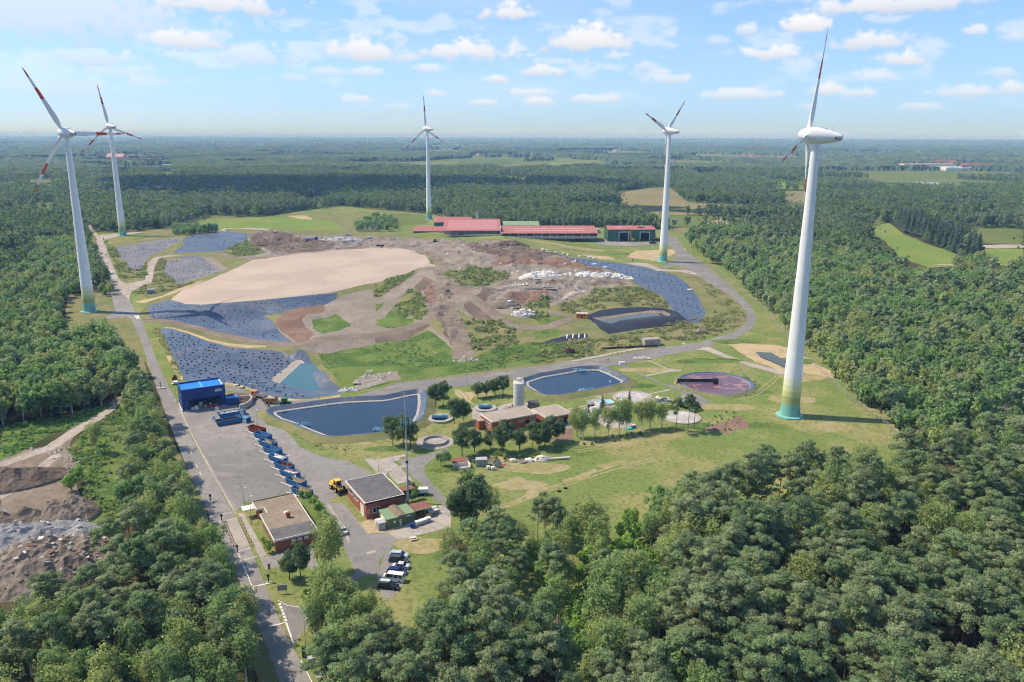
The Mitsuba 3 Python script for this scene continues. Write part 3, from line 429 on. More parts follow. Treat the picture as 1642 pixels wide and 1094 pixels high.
zone('sand_edge', [(-158.2,350.2),(-156,350),(-134.6,311.9),(-135.6,311.1)], 'yellow_sand', edge=.3)
zone('sand_edge', [(-117.8,312.5),(-109.5,308),(-100.9,299.9),(-93,293),(-86.1,290.2),(-79,288.2),(-72.9,290.1),(-67.1,295.4),(-66.4,292.5),(-72.3,287.4),(-80.6,286.1),(-89.9,288.3),(-100,297),(-107.9,303.3),(-115.5,306.2)], 'yellow_sand', edge=.4)
zone('sand_edge', [(-136.9,366.8),(-131.2,366.2),(-123.3,363.7),(-122.6,361.3),(-130.5,364.1)], 'yellow_sand', edge=.4)
zone('sand_edge', [(-228,468.5),(-217.7,462.2),(-210.4,484.2),(-206.2,510.1),(-205.4,528.1),(-207.6,521.6),(-213.5,502.3),(-215.5,479.6)], 'yellow_sand', edge=.6)
# tracks on the landfill
TRACKS = [([(-201,419.6),(-193.4,419.2),(-182.1,414.4),(-161.2,399.5),(-141,383.5),(-126.8,374.7),(-111.3,368.9),(-101.3,366),(-95.1,372.2),(-90.9,378),(-68.7,384.9),(-59.7,390),(-51.3,397.5),(-45.1,407.8),(-42.2,424.8),(-42,449.2)], 7.5, 'track'),
          ([(-73.8,415.4),(-72.3,435.2),(-69.1,455.3),(-66.5,484.5),(-64,508),(-59,533.5),(-50,539.8)], 7, 'grey_soil'),
          ([(-72.5,627.9),(-60.6,603.1),(-51.5,574.1),(-48.3,554.7),(-49.5,525.9),(-43.3,495),(-33.5,471.8),(-24.8,454.5),(-16,437.8),(-8.3,414.6),(-1.8,402.1),(5.9,395.5),(18.9,398.7),(24.9,409.6),(31.4,416.7)], 7.5, 'track'),
          ([(-38.4,484.1),(-27.1,473.2),(-18,474.3),(-10.8,474.9),(-1.6,490.9),(22.9,492.7),(36.6,493.3),(55.1,506.1)], 6, 'track'),
          ([(-45.7,491.9),(-40.5,461.6),(-35.2,426.9),(-28.5,396.6),(-24,369.3),(-21.7,347.9)], 10, 'track'),
          ([(-84.7,650.8),(-73.9,666.5),(-55.3,672.2),(-41.7,659.8),(-20.9,640.5),(7,611.8)], 6, 'track'),
          ([(-82.5,559.6),(-87.7,499.1)], .1, 'track'),
          ([(-243.9,646.4),(-221.8,620.5),(-199.7,607.3),(-187,606),(-170.8,623),(-141.4,642.2),(-106.5,671.2),(-84.2,646.6)], 6, 'track')]
for pts, w, m in TRACKS:
    if w > 1: zone('dirt_track', ribbon(pts, w), m, 'rutted dirt track over the landfill', edge=1.1)
# roads
zone('road', [(-413.2,788.6),(-389.8,757.5),(-324.6,637.9),(-273.1,545.4),(-235.1,479.1),(-213.4,440.9),(-212.4,442),(-175.6,373.3),(-144.4,315.5),(-128.6,289.4),(-111.3,256.4),(-87.1,216),(-75.1,195.4),(-65.3,178.7),(-60.2,168.9),(-47.9,145.5),(-43.1,137.2),(-37,127.2),(-35.8,124.5),(-41.8,124.5),(-45.2,131.5),(-56.6,152.2),(-67.1,170.3),(-78.7,190.8),(-98.5,224),(-128.9,278.7),(-151.6,320.6),(-182.2,377.8),(-207.9,423.3),(-225,440.9),(-287.9,557.9),(-368.9,705.4)], 'old_asphalt', 'grey asphalt haul road along the left side of the site')
zone('road', [(-413.2,788.6),(-396.4,803),(-386.6,784.8),(-386.7,762.1),(-383.6,745),(-319.1,626.5),(-273.1,545.4),(-253.7,519.2),(-243.2,499.7),(-233.4,475.6),(-251.1,501),(-289.8,566.6),(-337,649.8),(-396.3,757.4)], 'pale_track', 'pale gravel end of the haul road', edge=.4)
zone('dirt_track', [(-471.7,883.8),(-463.8,878.4),(-407.6,784.2),(-408.7,779.7)], 'pale_track', edge=.3)
zone('dirt_track', [(-396.4,803),(-381.1,827.8),(-363.6,854.1),(-359.3,843.7),(-375.4,815.1),(-388.7,789.3)], 'pale_track', edge=.3)
zone('dirt_track', [(-301.8,811.3),(-307.2,853.2),(-291.7,857.9),(-257.2,841),(-250.6,819.4),(-288,846.6),(-302.1,842),(-276.1,753.6)], 'pale_track', edge=.4)
zone('road', [(-260.1,527.9),(-252.4,539.9),(-281.1,608.1),(-287.3,634.6),(-279,645.5),(-265.5,639.7),(-275.6,637.3),(-281,628.6),(-270.6,597.3),(-253.9,556.3),(-243,529.3),(-244,521.1),(-243.1,493.2)], 'pale_track', 'pale concrete ramp up to the liners', edge=.3)
zone('road', [(-224.2,423.7),(-226.4,443.9),(-220,444),(-213.1,426.6),(-222.3,422.3)], 'old_asphalt', edge=.3)
zone('verge', [(74.8,370.3),(92.6,373.8),(98.7,358.3),(97.2,352.4),(92.1,362.3),(89.3,364.3),(78,359),(63.5,352),(46.2,347),(49.9,351.8)], 'pale_track', 'pale gravel verge of the ring road', edge=.4)
zone('verge', [(21,341),(32.8,348.4),(43,355.3),(60.7,367.7),(64.3,369.9),(63.7,366),(49.7,358.4),(40.4,350.7),(28.9,343.9)], 'pale_track', edge=.3)
zone('yard', [(-111.3,296.5),(-101.7,279),(-90.4,276.9),(-89.3,272),(-84.9,263.9),(-77.6,256.4),(-72.3,248),(-69.2,242.1),(-59.8,233.7),(-50.5,230.1),(-59,233.4),(-51.2,230.5),(-42.6,222),(-41.6,219.9),(-47.4,215),(-50.4,200.2),(-46.6,201.3),(-36,183.9),(-31.8,170.8),(-30.6,165),(-34.3,165),(-35.9,172.4),(-39.8,180.7),(-51.4,200.2),(-50.7,199.7),(-56.4,206.5),(-62.8,207.6),(-73.4,201.2),(-74.4,195.2),(-88.7,220.4),(-113.7,262.5),(-127.9,289.4),(-127.2,288.5),(-119.6,275.4)], 'old_asphalt', 'wide grey asphalt yard in front of the blue hall')
zone('yard_patch', [(-95.9,233.2),(-88.3,237.1),(-81.7,240.5),(-74.4,228.2),(-67.2,216.2),(-66.2,216.2),(-62.8,207.6),(-73.4,201.2),(-74.3,197.9),(-87.1,217.5)], 'asphalt', 'darker relaid half of the asphalt yard')
zone('road', [(-115.1,305.7),(-107,300.7),(-98.3,291.5),(-94.2,288.1),(-83.5,287.1),(-62.6,291.2),(-46.1,311.1),(-21.2,319.8),(10.7,335),(45.5,351.6),(64.8,364.9),(91.2,376.9),(115.8,400.1),(127.3,419.9),(134.6,448.1),(138.5,483.9),(134.2,548.1),(133.6,584.9),(128.2,616.2),(111.4,590.4),(138.2,666.2),(152.4,768),(163.4,802.2),(152.9,703.8),(150.3,617.2),(147.8,537),(142.9,465.4),(135.4,429),(125.5,405.7),(112,385.8),(88.6,365.2),(68.4,351.9),(46.5,337.4),(10.3,321.1),(-20.3,306.2),(-44.1,296.4),(-61.9,287.8),(-79.6,281.9),(-87,278.1),(-90.5,275.7),(-96.4,275.9),(-99.2,287.4),(-105.1,294.9),(-112.8,299.1)], 'asphalt', 'asphalt ring road round the landfill')
zone('road', [(44.8,347.9),(47,345.1),(55.6,324.9),(61.6,309.9),(68,306.9),(73.2,296.8),(71.6,289.9),(69.5,296.8),(63.6,305.4),(56.9,317.6),(50.2,330.8),(44.9,340.5),(41.7,343.2)], 'asphalt', 'narrow asphalt branch road to the round basin')
zone('road', [(68.8,308.9),(71.8,299.5),(76.3,285.7),(73.7,283.3),(68.5,284.4),(64.8,289.2)], 'asphalt', edge=.0)
zone('dirt_track', [(91.3,369.9),(93.9,368),(104.3,344.7),(117.8,328.6),(115.5,321.8),(104.7,336.4),(96.6,351.5),(90.5,362.3)], 'pale_track', edge=1)
zone('sand_pit', [(105.4,374),(116.2,376.2),(128.3,372.4),(132.4,366.6),(137.7,328.8),(134.4,318.2),(125.7,325.6),(116.9,328.6),(109,344.7),(107.3,358.8)], 'yellow_sand', 'sandy bank round the small pond by the tower', edge=2)
pool('water', [(114,358.5),(120.7,357.9),(122.8,343.9),(119.3,333.3),(116.6,342.1),(113.6,350.6)], .5, 'brown_water', 'small natural pond beside the nearest tower')
zone('road', [(110.3,600.7),(112,590.8),(130.5,593.5),(134.3,583.4),(134.3,568.7),(130.1,575.9),(123.6,584.8),(106.3,578.3),(102.2,594.3),(94.2,603.4),(86,614.2),(98.5,626.4),(106.7,621.3)], 'pale_track', 'pale gravel path to the second tower from the right', edge=.4)
zone('road', [(-51.4,200.2),(-50.6,200.9),(-46.6,201.3),(-42.1,192.9),(-37.8,185.4),(-33.3,176.2),(-31.7,171.8),(-30.8,164.7),(-35.2,163),(-35.7,157.8),(-39.2,150.7),(-41.1,148.2),(-42.4,143.8),(-43.2,138.9),(-43.2,138.2),(-46.4,145),(-50.6,153.7),(-45.2,151.3),(-41.8,151.4),(-38.9,154.6),(-36.2,165.4)], 'asphalt', 'asphalt drive curving from the yard down to the gate')
zone('road', [(-36.6,183.9),(-30.6,184.3),(-28.6,180.7),(-30.4,173.5),(-31.8,170.8),(-34,177.3)], 'old_asphalt')
zone('road', [(-33.1,232.9),(-27.9,234.8),(-23.5,238.6),(-20,240.5),(-25.6,232.6),(-22.4,237.3),(-20.8,245),(-23.8,253.2),(-19.9,248),(-21,238.2),(-25.4,230.8),(-27,225.6),(-25.6,219.7),(-22.2,212.3),(-17.6,202.6),(-20.5,201.9),(-26.8,215.2),(-28.6,216.8),(-33,226.7),(-35.6,230.2)], 'asphalt', 'narrow asphalt lane looping past the round tank')
zone('concrete_apron', [(-31.8,184.8),(-27.9,188.6),(-19.4,195.7),(-20,199.8),(-17.4,202.6),(-16.1,193.1),(-15.7,187.4),(-28.3,180.7)], 'concrete', 'pale concrete apron in front of the green shed')
zone('concrete_apron', [(-39.7,189.7),(-35.3,193.6),(-30,190.4),(-27.9,188.6),(-30.6,184.3),(-36.6,183.9)], 'yellow_sand', 'tan paved strip beside the green shed', edge=.2)
zone('parking', [(-30.7,163),(-30.8,168.8),(-30.6,173.5),(-29.7,175.8),(-26.2,175.3),(-24.6,172.4),(-24,166.1),(-24.4,161.7),(-25.1,157.5),(-26,154.9),(-28,154.8),(-29.9,158.7)], 'old_asphalt', 'paved parking bay beside the drive')
zone('pavement', [(-73.4,194.7),(-72,195.2),(-58.9,172.9),(-60.5,172)], 'concrete', 'paved walk beside the weighbridge')
zone('pavement', [(-60.5,172),(-57.1,173.5),(-49.1,177.8),(-47.3,172.1),(-44.7,167.5),(-46.2,165.9),(-47.5,167.5),(-54.6,169.9),(-54.7,167.5),(-57.4,166.2)], 'old_asphalt', 'paved forecourt of the gatehouse')
zone('kerb_strip', [(-87,216),(-86.3,216),(-73.3,194.1),(-73.9,194.1)], 'concrete', 'pale concrete gutter strip beside the haul road')
zone('kerb_strip', [(-126.4,287.1),(-121.4,276.8),(-111.2,258.2),(-98.8,237),(-86.2,216),(-87.1,216),(-99.6,237),(-112,258.2),(-122.3,276.8)], 'concrete', None)
zone('kerb_strip', [(-50.7,199.7),(-49.8,200.3),(-44.3,189.2),(-40.8,181.5),(-40.3,178.7),(-44.3,187.2)], 'concrete', None)
zone('flower_strip', [(-58.5,200.8),(-58.2,204.7),(-54.5,204.2),(-50.3,197),(-48.1,191.2),(-46.2,189.2),(-42.5,185.3),(-44.9,185.3),(-50,185.2),(-51.9,189.2)], 'lush', 'grass strip behind the gatehouse', edge=.2)
zone('bare_patch', [(-18.5,183.2),(-15.6,186.8),(-13.3,183.2),(-7,175.3),(-8.7,169.9),(-12,172),(-15.6,175.2)], 'red_soil', 'bare brown patch in the grass below the pine', edge=1.5)
zone('bare_patch', [(11.3,248.3),(21.3,260),(20.4,248.4),(18.1,248.3)], 'red_soil', edge=.6)
for s in ([(-6.6,197.5),(-2.7,200.3),(1.4,204.9),(3.1,203.6),(-1.5,199)], [(2.6,206.2),(7.4,209.6),(12.4,215.3),(14.2,213.9),(8.5,207.6),(3.7,203.6)], [(13.1,216.8),(19,220.5),(25.1,226),(25.5,223.6),(19.4,217.5),(14.2,214.6)], [(25.9,227.6),(32.3,232.5),(34.7,230.9),(28.1,224.4)], [(-0.4,218.1),(2.7,219.6),(4.5,216),(1.4,214.5)]):
    zone('bare_patch', s, 'dry_grass', 'worn dry strip across the rough grass', edge=3.5, step=1.2)
for x, y, a, b, m in ((-8, 232, 9, 3, 'dry_grass'), (6, 226, 12, 4, 'dry_grass'), (20, 238, 8, 3, 'lush'), (32, 246, 11, 3, 'dry_grass'), (48, 252, 9, 4, 'dry_grass'), (-18, 224, 7, 3, 'lush'), (2, 214, 9, 3, 'dry_grass'), (64, 262, 10, 3, 'lush'), (80, 282, 12, 4, 'dry_grass'), (95, 300, 9, 3, 'lush'), (108, 292, 10, 5, 'dry_grass'), (90, 262, 9, 4, 'lush'), (112, 262, 9, 4, 'dry_grass'), (60, 330, 14, 4, 'dry_grass'), (90, 345, 16, 4, 'lush'), (30, 300, 9, 3, 'lush'), (-14, 296, 8, 3, 'dry_grass'), (12, 318, 10, 3, 'dry_grass'), (52, 308, 7, 3, 'lush'), (-40, 240, 8, 2.5, 'lush'), (-55, 245, 8, 2, 'dry_grass'), (-22, 178, 7, 4, 'dry_grass'), (-14, 172, 5, 3, 'lush'), (110, 380, 12, 5, 'lush'), (60, 690, 22, 9, 'dry_grass'), (90, 670, 16, 7, 'lush'), (30, 700, 16, 7, 'dry_grass'), (125, 690, 14, 8, 'lush'), (122, 320, 10, 6, 'dry_grass'), (128, 345, 9, 6, 'lush')):
    zone('grass_patch', Polygon([(x + a * c, y + b * s) for c, s in ((math.cos(q / 3), math.sin(q / 3)) for q in range(18))]), m, 'patch of dry or greener grass in the meadow', edge=2.2, step=1.5)
zone('bare_patch', [(66.8,260.2),(84.2,273.1),(82.8,260.4),(73.3,254.3)], 'red_soil', edge=2)
zone('bare_patch', [(156.6,709.2),(107.7,693.6),(94.8,653.7),(115.7,635)], 'yellow_sand', edge=2)
zone('bare_patch', [(55.6,654.4),(80,653),(83.8,638.6),(67,636.4)], 'yellow_sand', 'sandy worn patch in the far meadow', edge=2)
zone('bare_patch', [(-23.5,303),(-19.7,300.1),(-15.1,297.3),(-15.3,285.1),(-18.2,289),(-22.1,295.8)], 'yellow_sand', edge=1)
zone('bare_patch', [(-162,234.8),(-156.9,238.3),(-151,241.8),(-152.3,260.6),(-149.1,278.8),(-150.7,293.4),(-148.1,289.2),(-145.8,264.7),(-147.5,252.8),(-142.5,238.4),(-131.9,227),(-129,218),(-118.7,201.8),(-115,187.5),(-117.4,185.3),(-101.2,172.1),(-97.9,165.6),(-102.2,163.8),(-112.5,155.3)], 'track', 'bare brown haul ground of the soil depot', edge=1)
zone('dirt_track', ribbon([(-157.3,225.2),(-153.3,233.3),(-149.3,240),(-149.2,254.7),(-148,268.9),(-149.7,291.3)], 4.5), 'pale_track', edge=.5)
zone('dirt_track', ribbon([(-143.2,202.8),(-141.9,212.2),(-142.7,223.8),(-143.9,235)], 3.5), 'pale_track', edge=.5)
zone('grass_slope', [(-176.5,258.2),(-169.5,264.3),(-157.2,275.3),(-149.7,284.6),(-149.3,277.6),(-150.9,260.6),(-156.1,250.8),(-156.5,236.6),(-158.9,230)], 'lush', 'tall green grass on the bank above the dirt track', edge=1)
zone('grass_slope', [(-142.5,238.4),(-145,254.7),(-145.2,275.4),(-148.7,303.2),(-119,240.3),(-102.8,196.9),(-96.7,175),(-101.2,172.1),(-111.6,183.2),(-118.7,201.8),(-130.3,223.9)], 'lush', edge=1.5)
for s in ([(20.6,279.6),(28.2,284.1),(28.1,282.8),(20.9,278.6)], [(56.7,322.5),(68.6,329.3),(69.4,328.3),(56.9,320.8)], [(61.3,346.2),(69.6,329.3),(70.3,327.6),(69,328.5),(60.7,345.3)], [(69.1,331.9),(73.1,329.4),(72.2,327.6),(68.6,329)], [(54.1,298),(63.3,303.9),(63.5,302.7),(54.1,296.9)], [(66,294.6),(71.5,297.5),(71.7,296.5),(66.2,293.7)], [(55.6,286.4),(60,289.1),(59.8,288),(55.7,285.7)], [(82.4,375.7),(84.9,377.7),(84.1,373.7)]):
    zone('path', s, 'concrete', 'narrow pale concrete path across the grass')
zone('concrete_apron', [(28.2,289.4),(33.8,292.2),(30.7,297.7),(32.2,298.5),(34.8,293.6),(35.9,288.2),(38.7,285.5),(39.7,280.4),(37.4,275.4),(33.2,275.3),(30,285.5)], 'concrete', 'concrete apron round the pump pit')
zone('concrete_apron', [(-15.1,279.9),(-10.9,282.5),(-4.9,281.3),(-4.5,283.2),(0.6,286.5),(7.1,286.6),(7.9,284.6),(3.6,281.4),(-11.1,274.9),(-11.6,266.6),(-14.1,268.9)], 'concrete', 'concrete yard beside the silo')
zone('concrete_apron', [(16,264.5),(21.9,268),(21.9,260.1),(16.8,257.8)], 'old_asphalt')
zone('concrete_apron', [(24.8,274),(32,275.3),(42.5,264.8),(42.7,260.3),(33.6,260.2)], 'concrete', None)
# farmland and clearings further out, each at its own place in the plain
for s, m in (([(148.9,1260.8),(206.3,1451.3),(258.6,1536.8),(303.7,1561.5),(263.6,1208.7),(322,1171.4),(390.1,1149),(352.7,1036.2),(262.8,1023),(183.1,1010.5),(169.8,1128.2)], 'pale_field'), ([(370,1136),(402.6,1137.3),(402.8,1113.7),(379.4,1047.4),(338.1,1035.7)], 'pale_field'), ([(628.6,1183.8),(707.2,1200.1),(715.9,1161.9),(660.6,1112),(589.9,1109.3)], 'lily_field'), ([(483.6,885.3),(558.8,873.1),(480.7,747.4),(444.4,751.8),(466.2,822.9)], 'field'), ([(423.6,715.4),(461.4,716.3),(399.7,617.1),(380.1,620.4),(394.5,664.5)], 'lily_field'), ([(373.3,874.7),(438.7,930.5),(402.7,821.1),(387,729.4),(384.4,690.7),(371.6,639.4),(344.3,615.9),(321.4,608.2),(323.7,662.8),(360.1,771.7)], 'lily_field'), ([(799.9,2274),(943.2,2313.3),(1231.2,2335.6),(1280.9,2035.5),(1192.1,1892.5),(993.7,1880),(858.7,1846.5),(827.9,1990.5),(766.2,2045.1),(724.7,2057.4)], 'field'), ([(566,1752.3),(633.1,1756.3),(545.3,1509),(494.6,1527.6)], 'lily_field'), ([(491.4,1465.6),(530.6,1467.6),(505.7,1307.3),(441.3,1216.1),(411.1,1214.9)], 'pale_field'), ([(542.9,1448.7),(590.1,1451),(631.7,1397.2),(566.6,1294.4),(518.1,1340.2)], 'field'), ([(119.4,2835.7),(301.7,2914.1),(288.8,2738.3),(118.6,2695.4)], 'lily_field'), ([(358.7,2614.2),(558.1,2683),(678.4,2569.3),(636.6,2409.3),(522.3,2509.2),(342.4,2493.9)], 'lily_field'), ([(550.9,1809.3),(600.4,1782.9),(502,1486.2),(521.5,1619.9),(528.1,1722.5)], 'lily_field'), ([(-459.3,2133.9),(-407.5,2155.1),(-381.4,2057.1),(-438.7,2037.2)], 'pale_field'), ([(-346.6,1224.6),(-310.2,1255.5),(-265.1,1200.1),(-270.9,1110.9),(-319.7,1184.3)], 'field'), ([(-316.7,965.2),(-283,975.4),(-205.7,925.9),(-177.6,840.4),(-227.8,837),(-279.7,849.7)], 'lily_field'), ([(-296.6,984.2),(-274.6,1013.7),(-225.1,1015.5),(-155.7,989.1),(-131.1,920.2),(-157,887.9),(-172.7,832),(-204,917.8),(-252.3,985.7)], 'weed'), ([(-276.3,984.9),(-256.5,995),(-233.8,940.3),(-252.1,949)], 'yellow_sand'), ([(-155.8,1028),(-108.2,1000.2),(-94,899),(-125.1,876.6),(-150.2,953.2)], 'field'), ([(-360.9,874.1),(-319.5,974.2),(-279.7,849.7),(-306.4,851.3),(-302.1,812.4),(-360.3,852.4)], 'lily_field'), ([(-386.3,830.9),(-363.5,852.3),(-321.6,755.2),(-351.6,763.8)], 'weed'), ([(-487.8,757.8),(-462.2,758.5),(-449.7,723.2),(-456.7,707.9)], 'pale_field'), ([(-421.2,659.1),(-419.3,686),(-406.9,667),(-403.4,634.2)], 'lily_field'), ([(-922.2,1808.1),(-966.3,1976.7),(-1011,2135.4),(-921,1943),(-899.2,1809.6),(-861.7,1694.3)], 'pale_field'), ([(-1102.8,2544.5),(-1066.2,2547.8),(-913.5,2169.5),(-940.9,2167.4)], 'lily_field'), ([(-1563.3,2930.7),(-1494.5,3024.2),(-1307.9,3009.4),(-1118.3,2673.4),(-1141.5,2578.7),(-1418,2743)], 'red_soil'), ([(1355.6,2838.1),(1407.8,2773.7),(1403.6,2471.8),(1276.6,2339.2),(1144.8,2450.7)], 'pale_field'), ([(2442.3,5571.1),(2850.4,5643.2),(2515.3,4976.6),(2217.9,5056.7)], 'lily_field'), ([(2566.4,5798.3),(2755.2,5467.2),(2483.8,4926.2),(2330.2,5262.3)], 'lily_field'), ([(330.1,623.1),(370.9,631.6),(381.1,624.2),(358.7,616.2)], 'pale_track'), ([(437.5,741),(478.7,744.2),(463.2,719.3),(425.3,718.4)], 'pale_track'), ([(169.6,868.5),(211.3,884.4),(231.2,870.4),(293.6,858),(280.2,817.6),(207.8,835),(168.7,814.4)], 'pale_field'), ([(281.4,857.7),(311.9,865.6),(325.7,845.2),(296.9,818.1),(271.9,827.7)], 'yellow_sand')):
    FAR_OPEN.append(zone('field' if m != 'pale_track' else 'dirt_track', s, m, edge=3, step=9))
zone('road', [(158.6,814.1),(159.8,766.3),(142.3,634.2),(137.9,642.1),(143.5,723.2)], 'asphalt')
zone('yard', [(78.2,747.6),(88.7,764.4),(91.7,753.4),(138.5,749.2),(154.6,789.4),(145,738.7),(104.6,722.2),(78,732.1)], 'old_asphalt', 'asphalt forecourt of the farm halls')
# painted lines
for pts in ([(97.4,262.6),(103.6,255.6),(114.2,260.7),(123.1,257.7),(127.2,251)], [(20.4,238.5),(29.6,242.5),(41.7,248.6),(53.9,252.8),(64.2,257.2)], [(-9.2,192.9),(-0.4,200.9),(11.6,211),(31.5,226),(45.5,232.6)], [(88,290.3),(96.4,298.2),(104.7,309.6),(113.2,323)], [(-21.7,303),(-18.5,294.5),(-15.3,283.7),(-11.6,278.7)]):
    l_ = LineString(pts)
    for o_ in (-.9, .9): zone('wheel_track', l_.offset_curve(o_).buffer(.32, cap_style='flat'), 'dry_grass', 'faint wheel track worn into the grass', edge=.35, step=1.2)
def line(pts, w, label=None): zone('road_marking', ribbon(pts, w), 'line_white', label or 'white line painted on the road')

# ------------------------------------------------------------------ painted road marks
for pts, w in (([(-67.6,175.4),(-65.9,173.2),(-63.6,169),(-60,162.7),(-63,167.8),(-57.1,157.2)], .16), ([(-48.2,141.1),(-47.2,139.2)], .16), ([(-58.1,159.1),(-54.9,160.5)], .4), ([(-50,144.2),(-47.1,145.6)], .35), ([(-46.9,145.8),(-43.3,138.3)], .35), ([(-40.7,133.6),(-36.9,127),(-36.1,125.7)], .18),
               ([(-103,237.9),(-101.4,235.1)], .16), ([(-96.8,227.1),(-95.4,224.3)], .16), ([(-93.8,221.6),(-92.4,219.1)], .16), ([(-111.4,252.8),(-109.6,249.7)], .16), ([(-50.9,153.9),(-48.4,152),(-45.2,151.2)], .15)):
    zone('road_marking', ribbon(pts, w), 'line_white', 'white line painted on the haul road')
for s in ([(-67.4,169.4),(-61.3,172.8),(-60.8,171.8),(-66.9,168.1)], [(-80.7,193),(-74.9,196),(-74.4,195.1),(-80.1,192)], [(-86.7,203.1),(-84.6,204.2),(-83.2,202.5),(-86.1,201.4)], [(-35.3,174.8),(-33.2,175.6),(-32.9,174.5),(-34.9,173.4)]):
    zone('concrete_strip', s, 'concrete', 'pale concrete strip across the haul road')
def dashes(a, b, n, w, l):
    a, b = np.array(a), np.array(b)
    for i in range(n):
        c = a + (b - a) * (i + .5) / n; d = (b - a) / np.linalg.norm(b - a) * l / 2
        zone('road_marking', ribbon([tuple(c - d), tuple(c + d)], w), 'line_white', 'white block of the dashed junction line')
dashes(*[(-50.4,153),(-46.9,146)], 6, .5, .9)

# ------------------------------------------------------------------ basins, tanks
def basin(outline, water_z, inset, width, label, wlabel):
    """a lined basin dug into a low bank: outer bank, dark liner slope, pale concrete edge, water"""
    o = Polygon(outline).buffer(-3).buffer(3)
    r0 = np.array([o.exterior.interpolate(i / 96, normalized=True).coords[0] for i in range(96)]); tg = np.roll(r0, -1, 0) - np.roll(r0, 1, 0); nm = np.column_stack([tg[:, 1], -tg[:, 0]]); nm /= np.linalg.norm(nm, axis=1, keepdims=True)
    nm *= 1 if o.exterior.is_ccw else -1
    rings, hs = [], (0.0, 1.5, 1.55, .38, .42, .42, .05)
    for d, h in zip((4.0, .6, 0, -inset, -inset - .05, -inset - width, -inset - width - .5), hs):
        rings.append(np.column_stack([r0 + nm * d, np.full(96, h)]))
    def band(i, j):
        f = [[a, (a + 1) % 96, 96 + (a + 1) % 96] for a in range(96)] + [[a, 96 + (a + 1) % 96, 96 + a] for a in range(96)]
        return np.vstack([rings[i], rings[j]]), np.array(f)
    t = Thing('storage_basin', label, 'basin')
    t.part('grass_bank', 'weed', band(0, 1)); t.part('liner_slope', 'liner', cat(band(1, 2), band(2, 3)), smooth=30)
    t.part('concrete_edge', 'concrete_plain', cat(band(3, 4), band(4, 5), band(5, 6)))
    q = o.buffer(-inset - width - .1); m = trimesh.creation.triangulate_polygon(q, engine='earcut')
    key = num('water'); scene[key] = mikit.ply((np.column_stack([m[0], np.full(len(m[0]), water_z)]), m[1]), 'mat_pond_water'); labels[key] = dict(kind='structure', label=wlabel)
    return t
basin([(-89.5,274.4),(-86.7,277.1),(-79.2,280.7),(-67.7,286.2),(-62,288.1),(-48.8,290),(-41.7,295.6),(-36.7,298.2),(-33.7,295.7),(-32.2,283.6),(-31.6,272.3),(-32.5,261.8),(-35.1,260.7),(-43.7,251.9),(-54.2,248.7),(-59.3,247.6),(-63.3,248.6),(-69,253.3),(-78.3,261.8),(-83.2,265.1),(-87,269.6)], .22, 2.0, .8, 'long lined basin with a curved concrete edge beside the yard', 'deep blue water of the long basin beside the yard')
basin([(4.3,312.3),(11.8,320.3),(20.7,325.3),(27.3,329.7),(34.4,331.5),(38.8,330.7),(42.5,324.8),(46.3,316.7),(47.9,312.8),(45.6,308.2),(40.1,304.4),(33.2,299.9),(24.8,295.6),(18.3,292),(13,292),(8.8,296.8),(4.4,306.2)], .22, 1.6, .8, 'rounded lined basin with a pale rim behind the silo', 'deep blue water of the rounded basin behind the silo')
def raft(loc, rz, label):
    t = Thing('aerator', label, 'floating pump', loc, rz)
    t.part('float', 'light_blue', bx(-1.6, 1.6, -.5, -.2, .0, .3), bx(-1.6, 1.6, .2, .5, .0, .3)); t.part('frame', 'light_blue', bx(-.9, -.75, -.6, .6, .31, .9), bx(.75, .9, -.6, .6, .31, .9), bx(-.9, .9, -.07, .07, .9, 1.0))
    t.part('pump', 'zinc', cyl(0, 0, .1, .89, .28)); t.part('gangway', 'light_blue', bx(1.7, 5, -.25, .25, .35, .45), bx(1.7, 5, -.28, -.24, .46, 1.2), bx(1.7, 5, .24, .28, .46, 1.2))
raft((*(-46.2,256.7), .2), -15, 'light blue floating pump with gangway at the near edge of the long basin')
raft((*(27.8,300.3), .2), 10, 'light blue floating pump with gangway at the near edge of the rounded basin')
raft((*(27.2,327.9), .3), -20, 'light blue gangway frame at the far edge of the rounded basin')
raft((*(-75.1,260.8), .2), 0, 'small pale float near the left end of the long basin')
def round_tank(loc, r, wall, inner, label, water=None, rim=.5, mat_='concrete_plain'):
    t = Thing('round_tank', label, 'tank', loc)
    t.part('wall', mat_, lathe([(r + rim, 0), (r + rim, wall), (r, wall), (r, inner)], 48), smooth=30)
    v, f = cyl(0, 0, 0, max(inner, .06), r - .004, n=48); t.part('floor', water or 'concrete_plain', (v, f))
    return t
def rails(t, r, z, n=20, m='zinc'):
    a = np.arange(n + 1) * 2 * np.pi / n
    t.part('railing', m, *[tube([(r * math.cos(x), r * math.sin(x), z + h) for x in a], .03, 4) for h in (.55, 1.0)], *[cyl(r * math.cos(x), r * math.sin(x), z, z + 1.0, .03, n=5) for x in a[:-1]])
t = round_tank((-25.4, 246.3), 3.7, .9, .1, 'deep open round concrete tank with dark inside beside the lane', None, .45); rails(t, 3.9, .9)
t.part('apron', 'concrete', lathe([(4.16, .06), (6.2, .06), (6.21, 0)], 40))
def clarifier(loc, r, label):
    t = round_tank(loc, r, .7, .45, label, 'pond_water', 1.5)
    t.part('bridge', 'light_blue', bx(-r, r, -.35, .35, .71, .85), bx(-r, r, -.38, -.32, .86, 1.7), bx(-r, r, .32, .38, .86, 1.7), bx(-.5, .5, -.5, .5, .86, 1.6))
    t.part('scraper', 'light_blue', *[tube([(x, -.3, 1.6), (x * .4, 1.2, .6)], .06, 4) for x in (-2, -1, 1, 2)])
    t.rz = math.radians(-25)
clarifier((-25.5, 267.9), 3.0, 'round settling tank with pale blue bridge beside the long basin')
